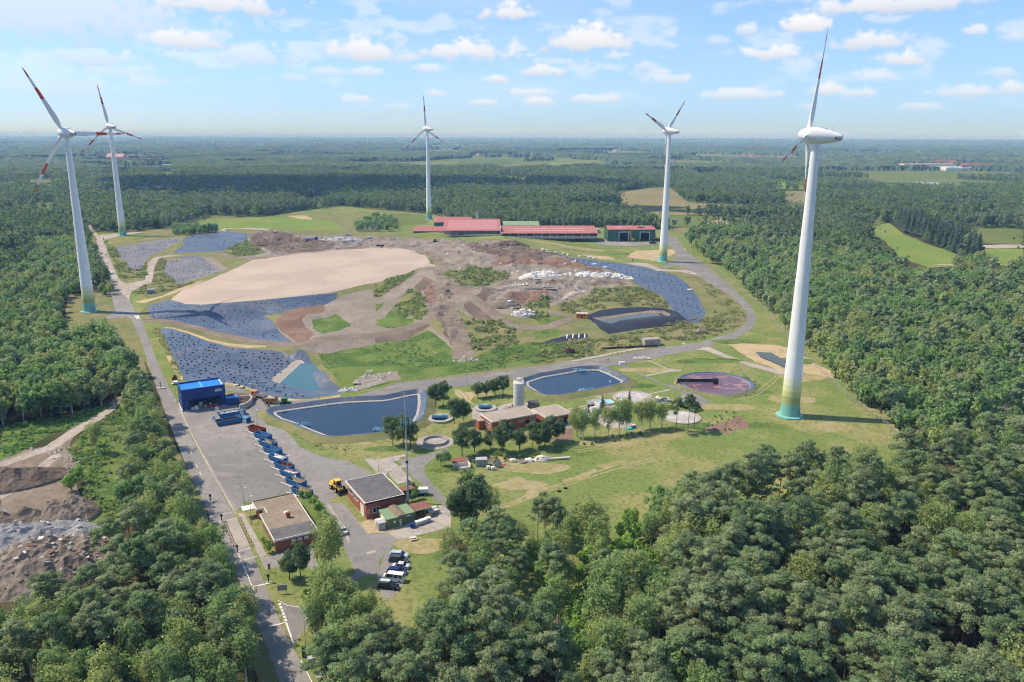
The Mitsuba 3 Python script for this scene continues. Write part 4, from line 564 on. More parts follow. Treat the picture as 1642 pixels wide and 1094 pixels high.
clarifier((-9.8, 279.2), 2.6, 'round settling tank with pale blue bridge left of the silo')
def covered(loc, r, label, mat_='tarp'):
    t = Thing('covered_tank', label, 'tank', loc)
    t.part('rim', 'concrete', lathe([(r + 1.0, 0), (r + 1.0, .35), (r, .35), (r, .1)], 56))
    a, s = np.random.default_rng(int(r * 10)), 40
    v, f = lathe([(r - .05, .3), (r * .8, .42), (r * .5, .36), (r * .2, .48), (.02, .4)], s)
    v[:, 2] += .22 * (meshkit.fbm(v / 1.5, 3, 4) - .5); t.part('cover', mat_, (v, f), smooth=True, label='pale crumpled tarpaulin cover')
covered((46.9, 292.5), 7.0, 'round basin under a pale crumpled cover, behind the small pine')
covered((61.2, 270.5), 5.9, 'round basin under a whitish cover, behind the tall pines')
t = Thing('sludge_basin', 'large round basin of purple sludge with a dark bridge reaching its middle', 'basin', (83.2, 310.2))
R_ = 13.6
t.part('bank', 'weed', lathe([(R_ + 3.4, 0), (R_ + 1.7, .8)], 56)); t.part('liner_ring', 'liner', lathe([(R_ + 1.7, .8), (R_ + 1.3, .85), (R_ + .2, .3)], 56)); t.part('inner_edge', 'zinc', lathe([(R_ + .2, .3), (R_ + .2, .45), (R_, .45), (R_, .2)], 56))
t.part('sludge', 'sludge', cyl(0, 0, .02, .25, R_ - .002, n=56), label='purple sludge with pinkish foam')
t.part('bridge', 'loader_black', bx(-R_ - 2, .4, -.6, .6, .95, 1.15), bx(-R_ - 2, .4, -.66, -.6, 1.16, 2.1), bx(-R_ - 2, .4, .6, .66, 1.16, 2.1), bx(-.8, .8, -.8, .8, .24, .94), bx(-R_ - 2.5, -R_ - 1.2, -.8, .8, .2, .94), bx(-1.1, .9, -.9, .9, 1.16, 2.5))
# ------------------------------------------------------------------ buildings
def win(t, wall, x0, x1, z0, z1, W, D, under=None, name='window', glassmat='glass', frame='window_frame'):
    """a window with its frame, standing just proud of wall 'front', 'left', 'right' or 'back' of a W by D block"""
    e = .06
    def place(m):
        v, f = m; v = v.copy()
        if wall == 'front': return v, f
        if wall == 'left': return np.stack([v[:, 1], D - v[:, 0], v[:, 2]], 1), f
        if wall == 'right': return np.stack([W - v[:, 1], v[:, 0], v[:, 2]], 1), f
        return np.stack([W - v[:, 0], D - v[:, 1], v[:, 2]], 1), f
    k = t.part(name, frame, *[place(b) for b in (bx(x0 - .1, x0, -e, .002, z0 - .1, z1 + .1), bx(x1, x1 + .1, -e, .002, z0 - .1, z1 + .1), bx(x0, x1, -e, .002, z1, z1 + .1), bx(x0, x1, -e - .05, .002, z0 - .1, z0))])
    t.part('pane', glassmat, place(bx(x0, x1, -e + .03, .001, z0, z1)), under=k)
    if x1 - x0 > 1.3 and name == 'window':
        n = int((x1 - x0) / .8); t.part('mullion', frame, *[place(bx(x0 + (x1 - x0) * i / n - .04, x0 + (x1 - x0) * i / n + .04, -e, -.028, z0, z1)) for i in range(1, n)], under=k)
def flat(name, label, loc, rz, W, D, h, wall='brick', roof='gravel_roof', trim='plaster', over=.35, gates=()):
    """gates: (x0, x1, height) of open gateways in the front wall"""
    t = Thing(name, label, 'building', loc, rz); e = h - .35; x = [0] + [a for g in gates for a in g[:2]] + [W]
    t.part('wall', wall, *[bx(a, b, 0, .3, 0, e) for a, b in zip(x[::2], x[1::2])], *[bx(a, b, 0, .3, g, e) for a, b, g in gates], bx(0, .3, .3, D, 0, e), bx(W - .3, W, .3, D, 0, e), bx(.3, W - .3, D - .3, D, 0, e))
    t.part('floor', 'concrete_plain', bx(.3, W - .3, .3, D - .3, 0, .1))
    k = t.part('roof', roof, bx(-over, W + over, -over, D + over, h - .35, h))
    t.part('roof_edge', trim, bx(-over - .12, W + over + .12, -over - .12, -over + .1, h - .36, h + .12), bx(-over - .12, W + over + .12, D + over - .1, D + over + .12, h - .36, h + .12),
           bx(-over - .12, -over + .1, -over + .101, D + over - .101, h - .36, h + .12), bx(W + over - .1, W + over + .12, -over + .101, D + over - .101, h - .36, h + .12), under=k)
    return t
# gatehouse: an L with a porch cut out of its far left corner
t = Thing('gatehouse', 'brick gatehouse with a flat gravel roof and a brick chimney beside the weighbridge', 'building', (-57.2, 173.9), 29.3)
W, D, h = 10.6, 24.0, 3.4
t.part('wall', 'brick', bx(.3, W - .3, .3, 15.2, 0, h - .3), bx(2.6, W - .3, 15.2, 23.4, 0, h - .3))
t.part('porch_wall', 'brick', bx(.4, 1.4, 19.6, 23.4, 0, h - .31))
k = t.part('roof', 'gravel_roof', bx(0, W, 6.2, 15.6, h - .3, h), bx(1.8, W, 15.6, 19, h - .3, h), bx(-.2, W, 19, D, h - .3, h))
t.part('felt_section', 'felt_roof', bx(0, W, 0, 6.19, h - .3, h), under=k)
t.part('roof_edge', 'plaster', bx(-.15, .05, -.15, 15.75, h - .35, h + .15), bx(.051, W + .15, -.15, .05, h - .35, h + .15), bx(W - .05, W + .15, .051, D + .15, h - .35, h + .15), bx(.051, 1.8, 15.55, 15.75, h - .35, h + .15), bx(1.65, 1.85, 15.751, 18.85, h - .35, h + .15), bx(-.35, 1.64, 18.86, 19.05, h - .35, h + .15), bx(-.35, -.15, 19.051, D + .15, h - .35, h + .15), under=k)
t.part('roof_edge', 'loader_black', bx(-.149, W - .06, D - .05, D + .16, h - .35, h + .14), under=k)
k = t.part('chimney', 'brick', bx(5.5, 6.4, 10.2, 11.1, h, h + 1.5), under=k); 
t.part('skylight', 'white', bx(5.6, 6.8, 12.8, 13.9, h, h + .35))
t.part('canopy', 'white', bx(-3.2, -.36, 21.6, 24.3, h - .9, h - .75), *[bx(-3.1 + 1.35 * i, -3.0 + 1.35 * i, 21.6, 24.3, h - .749, h - .7) for i in range(3)]); t.part('canopy', 'white', bx(W - .2, W + 1.6, -1.2, .2, 2.4, 2.5)); t.part('post', 'steel', cyl(W - .1, -1.1, 0, 2.4, .06, n=6)); t.part('door', 'tile_brown', bx(W - 1.4, W - .4, .24, .31, 0, 2.1))
for x in (4.0, 5.6, 7.2): win(t, 'front', x, x + .9, 2.2, 2.6, W, D + .3, glassmat='bin_grey')
for i in range(7):
    y = 3.2 + 1.75 * i; k2 = t.part('window', 'window_frame', bx(.22, .302, y - .1, y + 1.1, .9, 2.5)); t.part('pane', 'glass', bx(.2, .219, y, y + 1, 1.0, 2.4), under=k2)
t.part('porch_window', 'window_frame', bx(2.5, 2.602, 15.6, 19.2, .3, 2.6)); t.part('pane', 'glass', *[bx(2.47, 2.499, 15.7 + 1.2 * i, 16.7 + 1.2 * i, .4, 2.5) for i in range(3)], under=t.key + '__porch_window')
# workshop
t = flat('workshop', 'brick workshop with a flat dark felt roof beside the tall mast', (-38.2, 191.6), 29.9, 10.2, 15.2, 4.9, 'brick', 'felt_roof')
t.part('fascia', 'loader_black', bx(-.48, 10.68, -.5, -.471, 4.45, 4.9), bx(10.671, 10.7, -.47, 15.6, 4.45, 4.9))
for a, b in ((1.2, 4.2), (5.4, 8.6)): win(t, 'left', a, b, 2.4, 3.7, 10.2, 15.2)
win(t, 'left', 10.6, 13.2, .05, 3.0, 10.2, 15.2, name='garage_door', glassmat='plaster'); win(t, 'front', 1.8, 3.6, 1.5, 2.9, 10.2, 15.2); win(t, 'front', .45, .8, 1.8, 2.6, 10.2, 15.2)
# operations building and its lower wing
t = flat('operations_building', 'brick operations building with a pale flat roof in front of the silo', (-6.6, 253.4), 28.5, 17.2, 9.0, 4.6, 'brick', 'flat_roof', 'plaster', .12, ((5.4, 8.2, 3.4), (13.0, 14.6, 2.9)))
t.part('gate_leaf', 'blue_roof', bx(3.9, 5.3, -.14, -.06, .1, 3.3))
for i in range(3): win(t, 'left', 1.2 + 1.15 * i, 2.1 + 1.15 * i, 2.0, 3.2, 17.2, 9.0); win(t, 'left', 5.2 + 1.0 * i, 6.0 + 1.0 * i, 2.0, 3.2, 17.2, 9.0)
win(t, 'front', 10.0, 12.3, 2.6, 3.2, 17.2, 9.0); win(t, 'front', 14.9, 16.4, 3.0, 3.8, 17.2, 9.0)
t.part('annex', 'brick', bx(-2.2, -.003, 5.6, 8.4, 0, 3.2)); t.part('annex_roof', 'flat_roof', bx(-2.35, -.123, 5.4, 8.6, 3.2, 3.4))
t = flat('operations_wing', 'lower brick wing with open blue doors joined to the operations building', (12.0, 260.0), 28.8, 10.4, 10.0, 3.7, 'brick', 'flat_roof', 'plaster', .1, ((.9, 2.0, 2.3), (6.9, 8.6, 2.5)))
t.part('open_door', 'light_blue', bx(6.0, 6.75, -.5, -.42, .05, 2.4), bx(8.8, 9.5, -.5, -.42, .05, 2.4)); win(t, 'front', 4.6, 5.3, 1.2, 2.0, 10.4, 10)
t = Thing('green_roof', 'small roof planted with grass between the two brick parts', 'roof', (11.0, 271.6), 28.8); t.part('kerb', 'plaster', bx(-.1, 3.7, -.1, 2.9, 0, 2.6)); t.part('planting', 'weed', bx(0.1, 3.5, .1, 2.7, 2.6, 2.75))
t = Thing('silo', 'tall white silo with dark band joints and a ladder behind the brick building', 'silo', (2.5, 279.0))
t.part('shell', 'bin_grey', cyl(0, 0, 0, 10.2, 1.95, n=28), smooth=30); t.part('band', 'grey_paint', *[lathe([(1.953, z), (1.99, z + .05), (1.953, z + .1)], 28) for z in (1.7, 3.4, 5.1, 6.8, 8.5)])
t.part('cap', 'plaster', lathe([(2.05, 10.2), (2.05, 10.4), (.8, 10.7), (.01, 10.75)], 28)); a8 = np.arange(9) * math.pi / 4
t.part('railing', 'white', *[tube([(1.9 * math.cos(q), 1.9 * math.sin(q), z) for q in a8], .05, 4) for z in (10.9, 11.4)], *[cyl(1.9 * math.cos(q), 1.9 * math.sin(q), 10.4, 11.4, .05, n=5) for q in a8[:-1]]); t.part('filter', 'white', bx(-.5, .5, -.5, .5, 10.75, 12.1))
t.part('ladder', 'zinc', *[bx(x, x + .06, -.03, .03, 0, 11) for x in (2.05, 2.5)], *[bx(2.11, 2.5, -.02, .02, .3 * i, .3 * i + .05) for i in range(1, 36)])
t = Thing('lean_to', 'small dark shed roof leaning beside the silo', 'shed', (6.2, 279.5), 28); t.part('roof', 'felt_roof', side([(-1.2, 1.8), (1.2, 2.6), (1.2, 2.75), (-1.2, 1.95)], 0, 4.2)); t.part('wall', 'wood', bx(.1, 4.1, -1.0, 1.0, 0, 1.75))
t = Thing('pipework', 'rusty brown pump pipework in a concrete trough beside the silo', 'pipes', (-3.0, 276.5), 28); t.part('trough', 'concrete_plain', bx(-.2, 4.8, -.8, -.6, 0, .9), bx(-.2, 4.8, .6, .8, 0, .9)); t.part('pipe', 'rust', tube([(0, 0, .8), (4.6, 0, .8)], .2, 8), tube([(1, 0, .8), (1, 0, 1.9)], .16, 7), tube([(3.6, 0, .8), (3.6, 0, 2.2)], .22, 7), bx(2.2, 3.0, -.4, .4, .5, 1.4))
# blue hall
t = Thing('blue_hall', 'dark blue metal hall with bright blue roof and a wide open front', 'building', (-120.0, 274.6), 29.3)
W, D, h = 15.2, 10.2, 8.2
t.part('wall', 'blue', bx(0, 2.4, 0, .2, 0, h), bx(W - 1.6, W, 0, .2, 0, h), bx(2.4, W - 1.6, 0, .2, 4.1, h), bx(0, .2, .2, D, 0, h), bx(W - .2, W, .2, D, 0, h), bx(.2, W - .2, D - .2, D, 0, h))
k = t.part('roof', 'blue_roof', bx(.2, W / 2 - .35, .2, D - .2, h - .7, h - .5), bx(W / 2 + .35, W - .2, .2, D - .2, h - .7, h - .5)); t.part('skylight', 'skylight_blue', bx(W / 2 - .35, W / 2 + .35, .2, D - .2, h - .7, h - .38), under=k)
t.part('roof_edge', 'skip_blue', bx(-.08, W + .08, -.08, .25, h, h + .12), bx(-.08, .25, .251, D + .08, h, h + .12), bx(W - .25, W + .08, .251, D + .08, h, h + .12), bx(.251, W - .251, D - .25, D + .08, h, h + .12), under=k); t.part('gutter', 'plaster', bx(W - .75, W - .26, .5, D - .5, h - .49, h - .4), under=k)
k = t.part('sign', 'bin_grey', bx(11.6, 14.1, -.08, -.01, 6.0, 7.0)); t.part('stripe', 'turquoise', bx(13.5, 14.0, -.1, -.081, 6.3, 6.9), under=k); t.part('lettering', 'grey_paint', bx(11.8, 13.3, -.1, -.081, 6.65, 6.8), bx(11.8, 12.9, -.1, -.081, 6.35, 6.5), under=k)
t.part('floor', 'concrete_plain', bx(.3, W - .3, .3, D - .3, .0, .09)); t.part('wall_lamp', 'white', bx(-.2, -.01, 2.2, 2.6, 5.6, 5.9)); t.part('base_guard', 'bin_grey', bx(-.25, -.02, .0, D, 0, .5), bx(.3, 2.2, -.3, -.02, 0, .35), bx(W - 1.5, W + .8, -.3, -.02, 0, .3))
def hall_item(name, label, cat, lx, ly, *parts, rz=0):
    c, s = math.cos(math.radians(29.3)), math.sin(math.radians(29.3))
    q = Thing(name, label, cat, (-120 + lx * c - ly * s, 274.6 + lx * s + ly * c, .09), 29.3 + rz)
    for p in parts: q.part(*p)
hall_item('big_bag', 'tall white bulk bag standing in the blue hall opening', 'bulk bag', 4.8, .9, ('bag', 'bag_white', blob(.75, 3, .2, 2, (1, 1, 1.5), -.95 / 1)), ('strap', 'bag_white', bx(-.4, .4, -.05, .05, 1.0, 1.5)))
for i, (x, y, m, lab) in enumerate(((3.2, .8, 'bag_white', 'left white drum in the blue hall'), (3.9, .7, 'bin_grey', 'grey drum in front of the tall white bag'), (8.0, .9, 'yellow', 'small yellow drum in the middle of the blue hall'), (10.0, 3.2, 'bag_white', 'white barrel deep in the blue hall'))):
    hall_item('drum', lab, 'drum', x, y, ('body', m, cyl(0, 0, 0, 1.1, .36, n=14)), ('lid', 'grey_paint', cyl(0, 0, 1.1, 1.16, .33, n=14)), ('band', m, lathe([(.36, .5), (.39, .53), (.36, .56)], 14)))
for i, (x, lab) in enumerate(((9.4, 'left red cart parked in the blue hall'), (11.4, 'right red cart parked in the blue hall'))):
    hall_item('red_cart', lab, 'cart', x, .5, ('body', 'red', bx(-.6, .6, -.4, .4, .35, .9)), ('handle', 'steel', bx(.6, .7, -.4, .4, .9, 1.3)), *[('wheel', 'tyre', ydisc(a, b, .17, .17, .1)) for a in (-.4, .4) for b in (-.42, .42)])
hall_item('white_tank', 'white cubic tank deep in the middle of the blue hall', 'tank', 6.8, 4.2, ('body', 'bag_white', bx(-.6, .6, -.6, .6, .2, 1.6)), ('cage', 'zinc', *[bx(x, x + .04, -.64, -.6, .15, 1.65) for x in (-.6, -.2, .2, .56)]), ('pallet', 'wood', bx(-.6, .6, -.6, .6, 0, .19)))
# box container beside the hall
def box_container(name, label, cat_, loc, rz, L, W, h, m, top=None):
    t = Thing(name, label, cat_, loc, rz)
    t.part('body', m, bx(0, L, 0, W, .15, h - .12)); t.part('rib', m, *[bx(x, x + .1, -.05, -.002, .2, h - .15) for x in np.arange(.2, L - .2, .45)], *[bx(-.05, -.002, y, y + .1, .2, h - .15) for y in np.arange(.2, W - .2, .45)])
    t.part('roof', top or m, bx(-.06, L + .06, -.06, W + .06, h - .12, h)); t.part('skid', 'grey_paint', bx(.1, .3, 0, W, 0, .149), bx(L - .3, L - .1, 0, W, 0, .149)); t.part('door', m, bx(L * .35, L * .6, -.08, -.051, .25, h - .25))
    return t
t = box_container('office_container', 'blue box container with bright roof to the right of the blue hall', 'container', (-106.2, 281.4), 29.3, 4.3, 2.5, 2.9, 'blue', 'blue_roof')
# skips in a row
def skip(loc, rz, L, label, inside, load=None, W=2.35, h=1.8, outer='skip_blue', group=None):
    t = Thing('skip', label, 'skip', loc, rz, group)
    prof = [(.9, .25), (L - .1, .25), (L, h), (0, h)]
    for y0, y1 in ((0, .07), (W - .07, W)):
        t.part('side_wall', outer, lengthwise(prof, y0, y1))
    t.part('end_wall', outer, (np.array([[L - .1, .07, .25], [L - .1, W - .07, .25], [L, W - .07, h], [L, .07, h], [L - .17, .07, .25], [L - .17, W - .07, .25], [L - .07, W - .07, h], [L - .07, .07, h]]), _BF), (np.array([[.9, .07, .25], [.9, W - .07, .25], [0, W - .07, h], [0, .07, h], [.97, .07, .25], [.97, W - .07, .25], [.07, W - .07, h], [.07, .07, h]]), _BF))
    t.part('floor', inside, bx(.6, L - .12, .07, W - .07, .25, .6)); t.part('lining', inside, lengthwise([(.9, .61), (L - .2, .61), (L - .1, h - .12), (.12, h - .12)], .072, .085), lengthwise([(.9, .61), (L - .2, .61), (L - .1, h - .12), (.12, h - .12)], W - .085, W - .072))
    t.part('rim', 'skip_rim' if outer == 'skip_blue' else outer, bx(-.06, L + .06, -.07, .1, h, h + .1), bx(-.06, L + .06, W - .1, W + .07, h, h + .1), bx(-.06, .1, .101, W - .101, h, h + .1), bx(L - .1, L + .06, .101, W - .101, h, h + .1))
    t.part('rib', outer, *[bx(x, x + .1, -.06, -.002, .3, h - .002) for x in np.arange(1.1, L - .2, .8)], *[bx(L + .005, L + .06, y, y + .1, .3, h - .002) for y in np.arange(.2, W - .2, .6)])
    t.part('skid', 'loader_black', bx(.9, L - .1, .4, .55, 0, .249), bx(.9, L - .1, W - .55, W - .4, 0, .249))
    if load:
        r = np.random.default_rng(int(abs(loc[0] * 10))); n = 26
        g = Thing('rubbish_heap', 'heap of ' + load[1] + ' lying in the ' + label.split(' skip')[0] + ' skip', 'rubbish', loc, rz)
        v, f = blob(1, 5, .3, 2, (L * .36, W * .42, .7)); v[:, 2] = np.maximum(v[:, 2], -.6); g.part('fill', load[0][0], (v + [L * .52, W / 2, 1.0], f))
        for j in range(n):
            s = r.uniform(.12, .32); v, f = bx(-s, s, -s * .7, s * .7, -s * .3, s * .3); q = r.uniform(0, 3.1); c_, s_ = math.cos(q), math.sin(q)
            v = np.stack([v[:, 0] * c_ - v[:, 1] * s_, v[:, 0] * s_ + v[:, 1] * c_, v[:, 2]], 1) + [r.uniform(1.2, L - .6), r.uniform(.4, W - .4), r.uniform(1.4, 1.8)]
            g.part('piece', load[0][j % len(load[0])], (v, f))
    return t
SK = [((-90.2, 255.4), 'rust', None, 'rust red lined skip, farthest of the long row'), ((-86.4, 249.5), 'skip_rim', None, 'empty pale lined skip, second from the far end of the row'), ((-82.7, 242.8), 'wood', (('wood', 'bag_white', 'loader_black'), 'mixed wood and rubbish'), 'blue skip holding wood, third from the far end of the row'),
      ((-79.5, 237.1), 'skip_rim', None, 'empty blue lined skip, fourth from the far end of the row'), ((-75.9, 230.5), 'bag_white', (('bag_white', 'bag_white', 'skin'), 'white rubble'), 'blue skip heaped with white rubble, middle of the row'), ((-72.4, 224.8), 'rust', None, 'blue skip with a rust red inside, fourth from the near end'),
      ((-69.2, 219.3), 'wood', (('bag_white', 'wood', 'red', 'plaster'), 'pale and red rubbish'), 'blue skip with pale and red rubbish, third from the near end'), ((-65.9, 213.5), 'yellow_sand', None, 'blue skip with a sandy floor, second from the near end'), ((-62.5, 207.2), 'yellow_sand', None, 'blue skip with a sandy floor, nearest of the row')]
for (x, y), ins, load, lab in SK:
    rz = -32; skip((x, y), rz, 6.6, lab, ins, load, outer='rust' if ins == 'rust' and y > 250 else 'skip_blue', group='skips in the sawtooth row')
    q = Thing('skip_railing', 'grey railing and white kerb beside the ' + lab.replace('skip with a ', 'skip with ').split(',')[1].strip() + ' skip' if False else 'grey railing with white kerb at the ' + lab.split(', ')[1], 'railing', (x, y), rz)
    q.part('kerb', 'plaster', bx(-1.3, 4.0, -.75, -.35, 0, .45)); q.part('rail', 'zinc', *[bx(-1.6, 1.2, -1.0, -.95, z, z + .05) for z in (.55, 1.05)], *[bx(a, a + .05, -1.0, -.95, 0, 1.05) for a in (-1.6, -.7, .2, 1.15)], bx(-1.6, -1.55, -.949, .9, 1.05, 1.1), bx(-1.6, -1.55, .85, .9, 0, 1.05))
skip((-104.4, 267.0), 31, 9.6, 'long bright blue skip with pale fill in front of the blue hall', 'bin_grey', (('bin_grey', 'plaster'), 'pale mineral waste'), W=2.5)
skip((-102.5, 259.6), 31, 8.6, 'bright blue skip with rusty inside just below the long skip', 'rust', None, W=2.5)
skip((-97.9, 266.0), -35, 5.5, 'short bright blue skip standing across between the two long skips', 'light_blue', None, W=2.4)
for i, (p, lab) in enumerate((((-107.2,273.9), 'white sign board in front of the long blue skip'), ((-104.9,264.3), 'white sign board at the corner of the yard skips'), ((-92.9,260.6), 'white sign board at the head of the skip row'), ((-96.7,269.2), 'white sign board right of the yard skips'))):
    q = Thing('notice_board', lab, 'sign', p, 20); q.part('panel', 'bag_white', bx(-.6, .6, -.04, .04, .9, 2.3)); q.part('post', 'zinc', bx(-.55, -.48, -.03, .03, 0, .89), bx(.48, .55, -.03, .03, 0, .89)); q.part('print', 'grey_paint', bx(-.4, .4, -.06, -.041, 1.8, 2.0), bx(-.4, .2, -.06, -.041, 1.4, 1.5))
t = Thing('bunker_wall', 'curved grey concrete bay wall holding a dark heap beside the yard skips', 'wall', (0, 0, 0)); c_ = np.array([(-106,289.5),(-101.8,287.4),(-100.1,288.8),(-98.6,286.8),(-98,282.2),(-98.9,278.4),(-100.1,277.1)]); 
t.part('wall', 'concrete_plain', prism(LineString(c_).buffer(.3, cap_style='flat'), 0, 2.0))
t = Thing('waste_heap', 'grey brown heap of waste in the curved concrete bay', 'heap', (*(-104.5,289), 0)); v, f = blob(1, 9, .3, 3, (6.5, 4.0, 2.2), 0); t.part('fill', 'dark_soil', (v, f))
# small green shed group by the workshop
c29, s29 = math.cos(math.radians(29.8)), math.sin(math.radians(29.8))
t = Thing('green_shed', 'green shed with two flat green roofs and a brown arched roof between them', 'shed', (-31.9, 186.3), 29.8)
t.part('wall', 'hut_green', bx(0, 2.6, 0, 6.4, 0, 2.6), bx(5.2, 7.8, .6, 6.4, 0, 2.6), bx(2.6, 5.2, .1, 6.4, 0, 2.45))
t.part('roof', 'roof_green', bx(-.12, 2.59, -.12, 6.5, 2.6, 2.78)); t.part('roof', 'roof_green', bx(5.21, 7.92, .48, 6.5, 2.6, 2.78))
ar = [(2.6 + 1.3 - 1.36 * math.cos(a), 2.5 + .75 * math.sin(a)) for a in np.linspace(.15, math.pi - .15, 12)]
t.part('arched_roof', 'arch_brown', lengthwise(ar, -.2, 6.6), label='brown barrel roof of ribbed sheet'); t.part('roof_rib', 'tile_brown', *[tube([(a, y, b + .02) for a, b in ar], .035, 4) for y in np.arange(.3, 6.5, .75)])
t.part('door', 'plaster', bx(3.4, 3.9, .04, .099, 0, 1.9)); t.part('window', 'bag_white', bx(1.7, 2.3, -.05, -.003, 1.3, 2.0)); t.part('window', 'bag_white', bx(5.6, 6.6, .55, .597, 1.9, 2.3)); t.part('side_panel', 'cream', bx(-.04, -.003, 1.6, 4.6, .2, 2.4))
t = Thing('carport', 'open carport with a flat rust brown roof beside the green shed', 'carport', (-25.3, 191.6), 30); t.part('roof', 'tile_brown', bx(0, 4.7, 0, 4.2, 2.5, 2.65)); t.part('fascia', 'plaster', bx(-.04, 4.74, -.06, -.003, 2.4, 2.67)); t.part('post', 'wood', *[bx(x, x + .12, y, y + .12, 0, 2.5) for x in (.1, 4.4) for y in (.1, 3.9)]); t.part('back_wall', 'wood', bx(0, 4.6, 4.05, 4.12, 0, 2.49), bx(0, .07, 1, 4.049, 0, 2.49))
t = Thing('grey_locker', 'small grey metal locker at the near corner of the green shed', 'locker', (-33.9, 185.3), 29.8); t.part('body', 'grey_paint', bx(0, 1.9, 0, 2.0, .1, 2.0)); t.part('roof', 'steel', bx(-.05, 1.95, -.05, 2.05, 2.0, 2.08)); t.part('door', 'zinc', bx(.15, .9, -.04, -.002, .2, 1.9), bx(.95, 1.75, -.04, -.002, .2, 1.9)); t.part('plinth', 'concrete_plain', bx(.1, 1.8, .1, 1.9, 0, .1))
t = Thing('white_cabinet', 'white chest beside the grey locker by the workshop wall', 'chest', (-35.4, 189.3), 29.8); t.part('body', 'plaster', bx(0, 1.7, 0, .8, 0, .85)); t.part('lid', 'white', bx(-.03, 1.73, -.03, .83, .85, .95)); t.part('handle', 'steel', bx(.7, 1.0, -.08, -.031, .7, .75))
def bin_(loc, m, lab, lid='bin_grey'):
    t = Thing('waste_bin', lab, 'bin', loc, 30, 'large wheeled bins by the green shed'); t.part('body', m, bx(0, 1.3, 0, 1.0, .18, 1.1, -.05, -.05)); t.part('lid', lid, bx(-.08, 1.38, -.08, 1.08, 1.1, 1.22)); t.part('wheel', 'tyre', *[ydisc(x, y, .1, .1, .08) for x in (.15, 1.15) for y in (.15, .85)])
for i, (lx, ly, m, lab, lid) in enumerate(((8.6 - 3.0, -2.9, 'blue', 'dark blue wheeled bin, leftmost in front of the green shed', 'blue'), (7.4, -2.4, 'bin_grey', 'left grey white wheeled bin in front of the shed', 'white'), (8.9, -2.2, 'bin_grey', 'middle grey white wheeled bin in front of the shed', 'white'), (10.4, -1.9, 'bin_grey', 'right grey white wheeled bin in front of the shed', 'white'),
                                (12.6, 1.0, 'grey_paint', 'near left grey bin behind the carport', 'bin_grey'), (14.1, 1.3, 'grey_paint', 'near right grey bin behind the carport', 'bin_grey'), (12.9, 2.6, 'grey_paint', 'far left grey bin behind the carport', 'bin_grey'), (14.4, 2.9, 'grey_paint', 'far right grey bin behind the carport', 'bin_grey'))):
    bin_((-31.9 + lx * c29 - ly * s29 - .3, 186.3 + lx * s29 + ly * c29), m, lab, lid)
t = Thing('yellow_crate', 'dull yellow crate under the carport', 'crate', (-31.9 + 11.2 * c29 - .4 * s29, 186.3 + 11.2 * s29 + .4 * c29), 30); t.part('body', 'arch_brown', bx(0, 1.5, 0, 1, .1, .8)); t.part('rim', 'yellow', bx(-.05, 1.55, -.05, 1.05, .8, .88))
t = Thing('brown_canopy', 'small rust brown canopy roof behind the workshop', 'canopy', (-31.0, 203.5), 30); t.part('roof', 'tile_brown', bx(0, 4.6, 0, 2.6, 2.3, 2.42)); t.part('post', 'plaster', *[bx(x, x + .1, y, y + .1, 0, 2.3) for x in (.1, 4.4) for y in (.1, 2.4)]); t.part('screen', 'wood', bx(0, 4.5, 2.5, 2.58, 0, 2.29))
t = Thing('brown_box', 'small dark brown box by the slab pavement', 'box', (-29.6, 210.5), 20); t.part('body', 'rust', bx(0, 2.0, 0, 1.2, 0, 1.1)); t.part('lid', 'loader_black', bx(-.05, 2.05, -.05, 1.25, 1.1, 1.18))
t = Thing('white_pipe', 'short white pipe lying behind the mast', 'pipe', (-27.0, 207.5), 20); t.part('shell', 'plaster', *[(np.stack([v[:, 2], v[:, 0], v[:, 1] + .4], 1), f) for v, f in [lathe([(.4, 0), (.4, 2.4), (.33, 2.4), (.33, 0), (.4, 0)], 16)]]); t.part('chock', 'wood', bx(.4, .6, -.5, .5, 0, .12))
# slab pavement behind the workshop: each slab its own piece
t = Thing('slab_pavement', 'pale pavement of large concrete slabs behind the workshop', 'pavement', (0, 0, 0)); labels[t.key]['kind'] = 'structure'; labels[t.key].pop('category')
A_, B_, C_ = np.array((-42.6,222)), np.array((-29,216.8)), np.array((-44.9,231))
area = Polygon([(-44.9,231),(-34.6,236.1),(-33.1,233.4),(-35.6,230.2),(-32.9,225.9),(-28.3,216.8),(-31.3,214.4),(-34.4,215.1),(-37.6,220.8),(-41.3,219.9)]); u_, v_ = np.array([math.cos(.51), math.sin(.51)]), np.array([-math.sin(.51), math.cos(.51)])
ctr = np.array(area.centroid.coords[0]); shapely.prepare(area)
for i in range(-12, 13):
    for j in range(-12, 13):
        p = ctr + u_ * i * 2.5 + v_ * j * 2.0
        q = Polygon([tuple(p + u_ * a + v_ * b) for a, b in ((.02, .02), (2.47, .02), (2.47, 1.97), (.02, 1.97))])
        if area.contains(q.centroid): t.part('slab', 'concrete' if (i * 7 + j * 3) % 5 else 'concrete_plain', prism(q, .0, .10 + .012 * ((i * 5 + j * 3) % 3)))
t = Thing('weighbridge', 'long pale weighbridge deck set between low red and white posts', 'weighbridge', (-66.8, 175.6), 119.2)
t.part('deck', 'concrete', bx(0, 16.6, -2.9, 0, 0, .22)); t.part('joint', 'grey_paint', *[bx(x, x + .03, -2.9, 0, .221, .226) for x in (4.1, 8.3, 12.4)]); t.part('ramp', 'concrete_plain', bx(-1.0, -.003, -2.9, 0, 0, .12), bx(16.603, 17.6, -2.9, 0, 0, .12)); t.part('edge', 'rust', bx(0, 16.6, .003, .12, 0, .24), bx(0, 16.6, -3.02, -2.903, 0, .24))
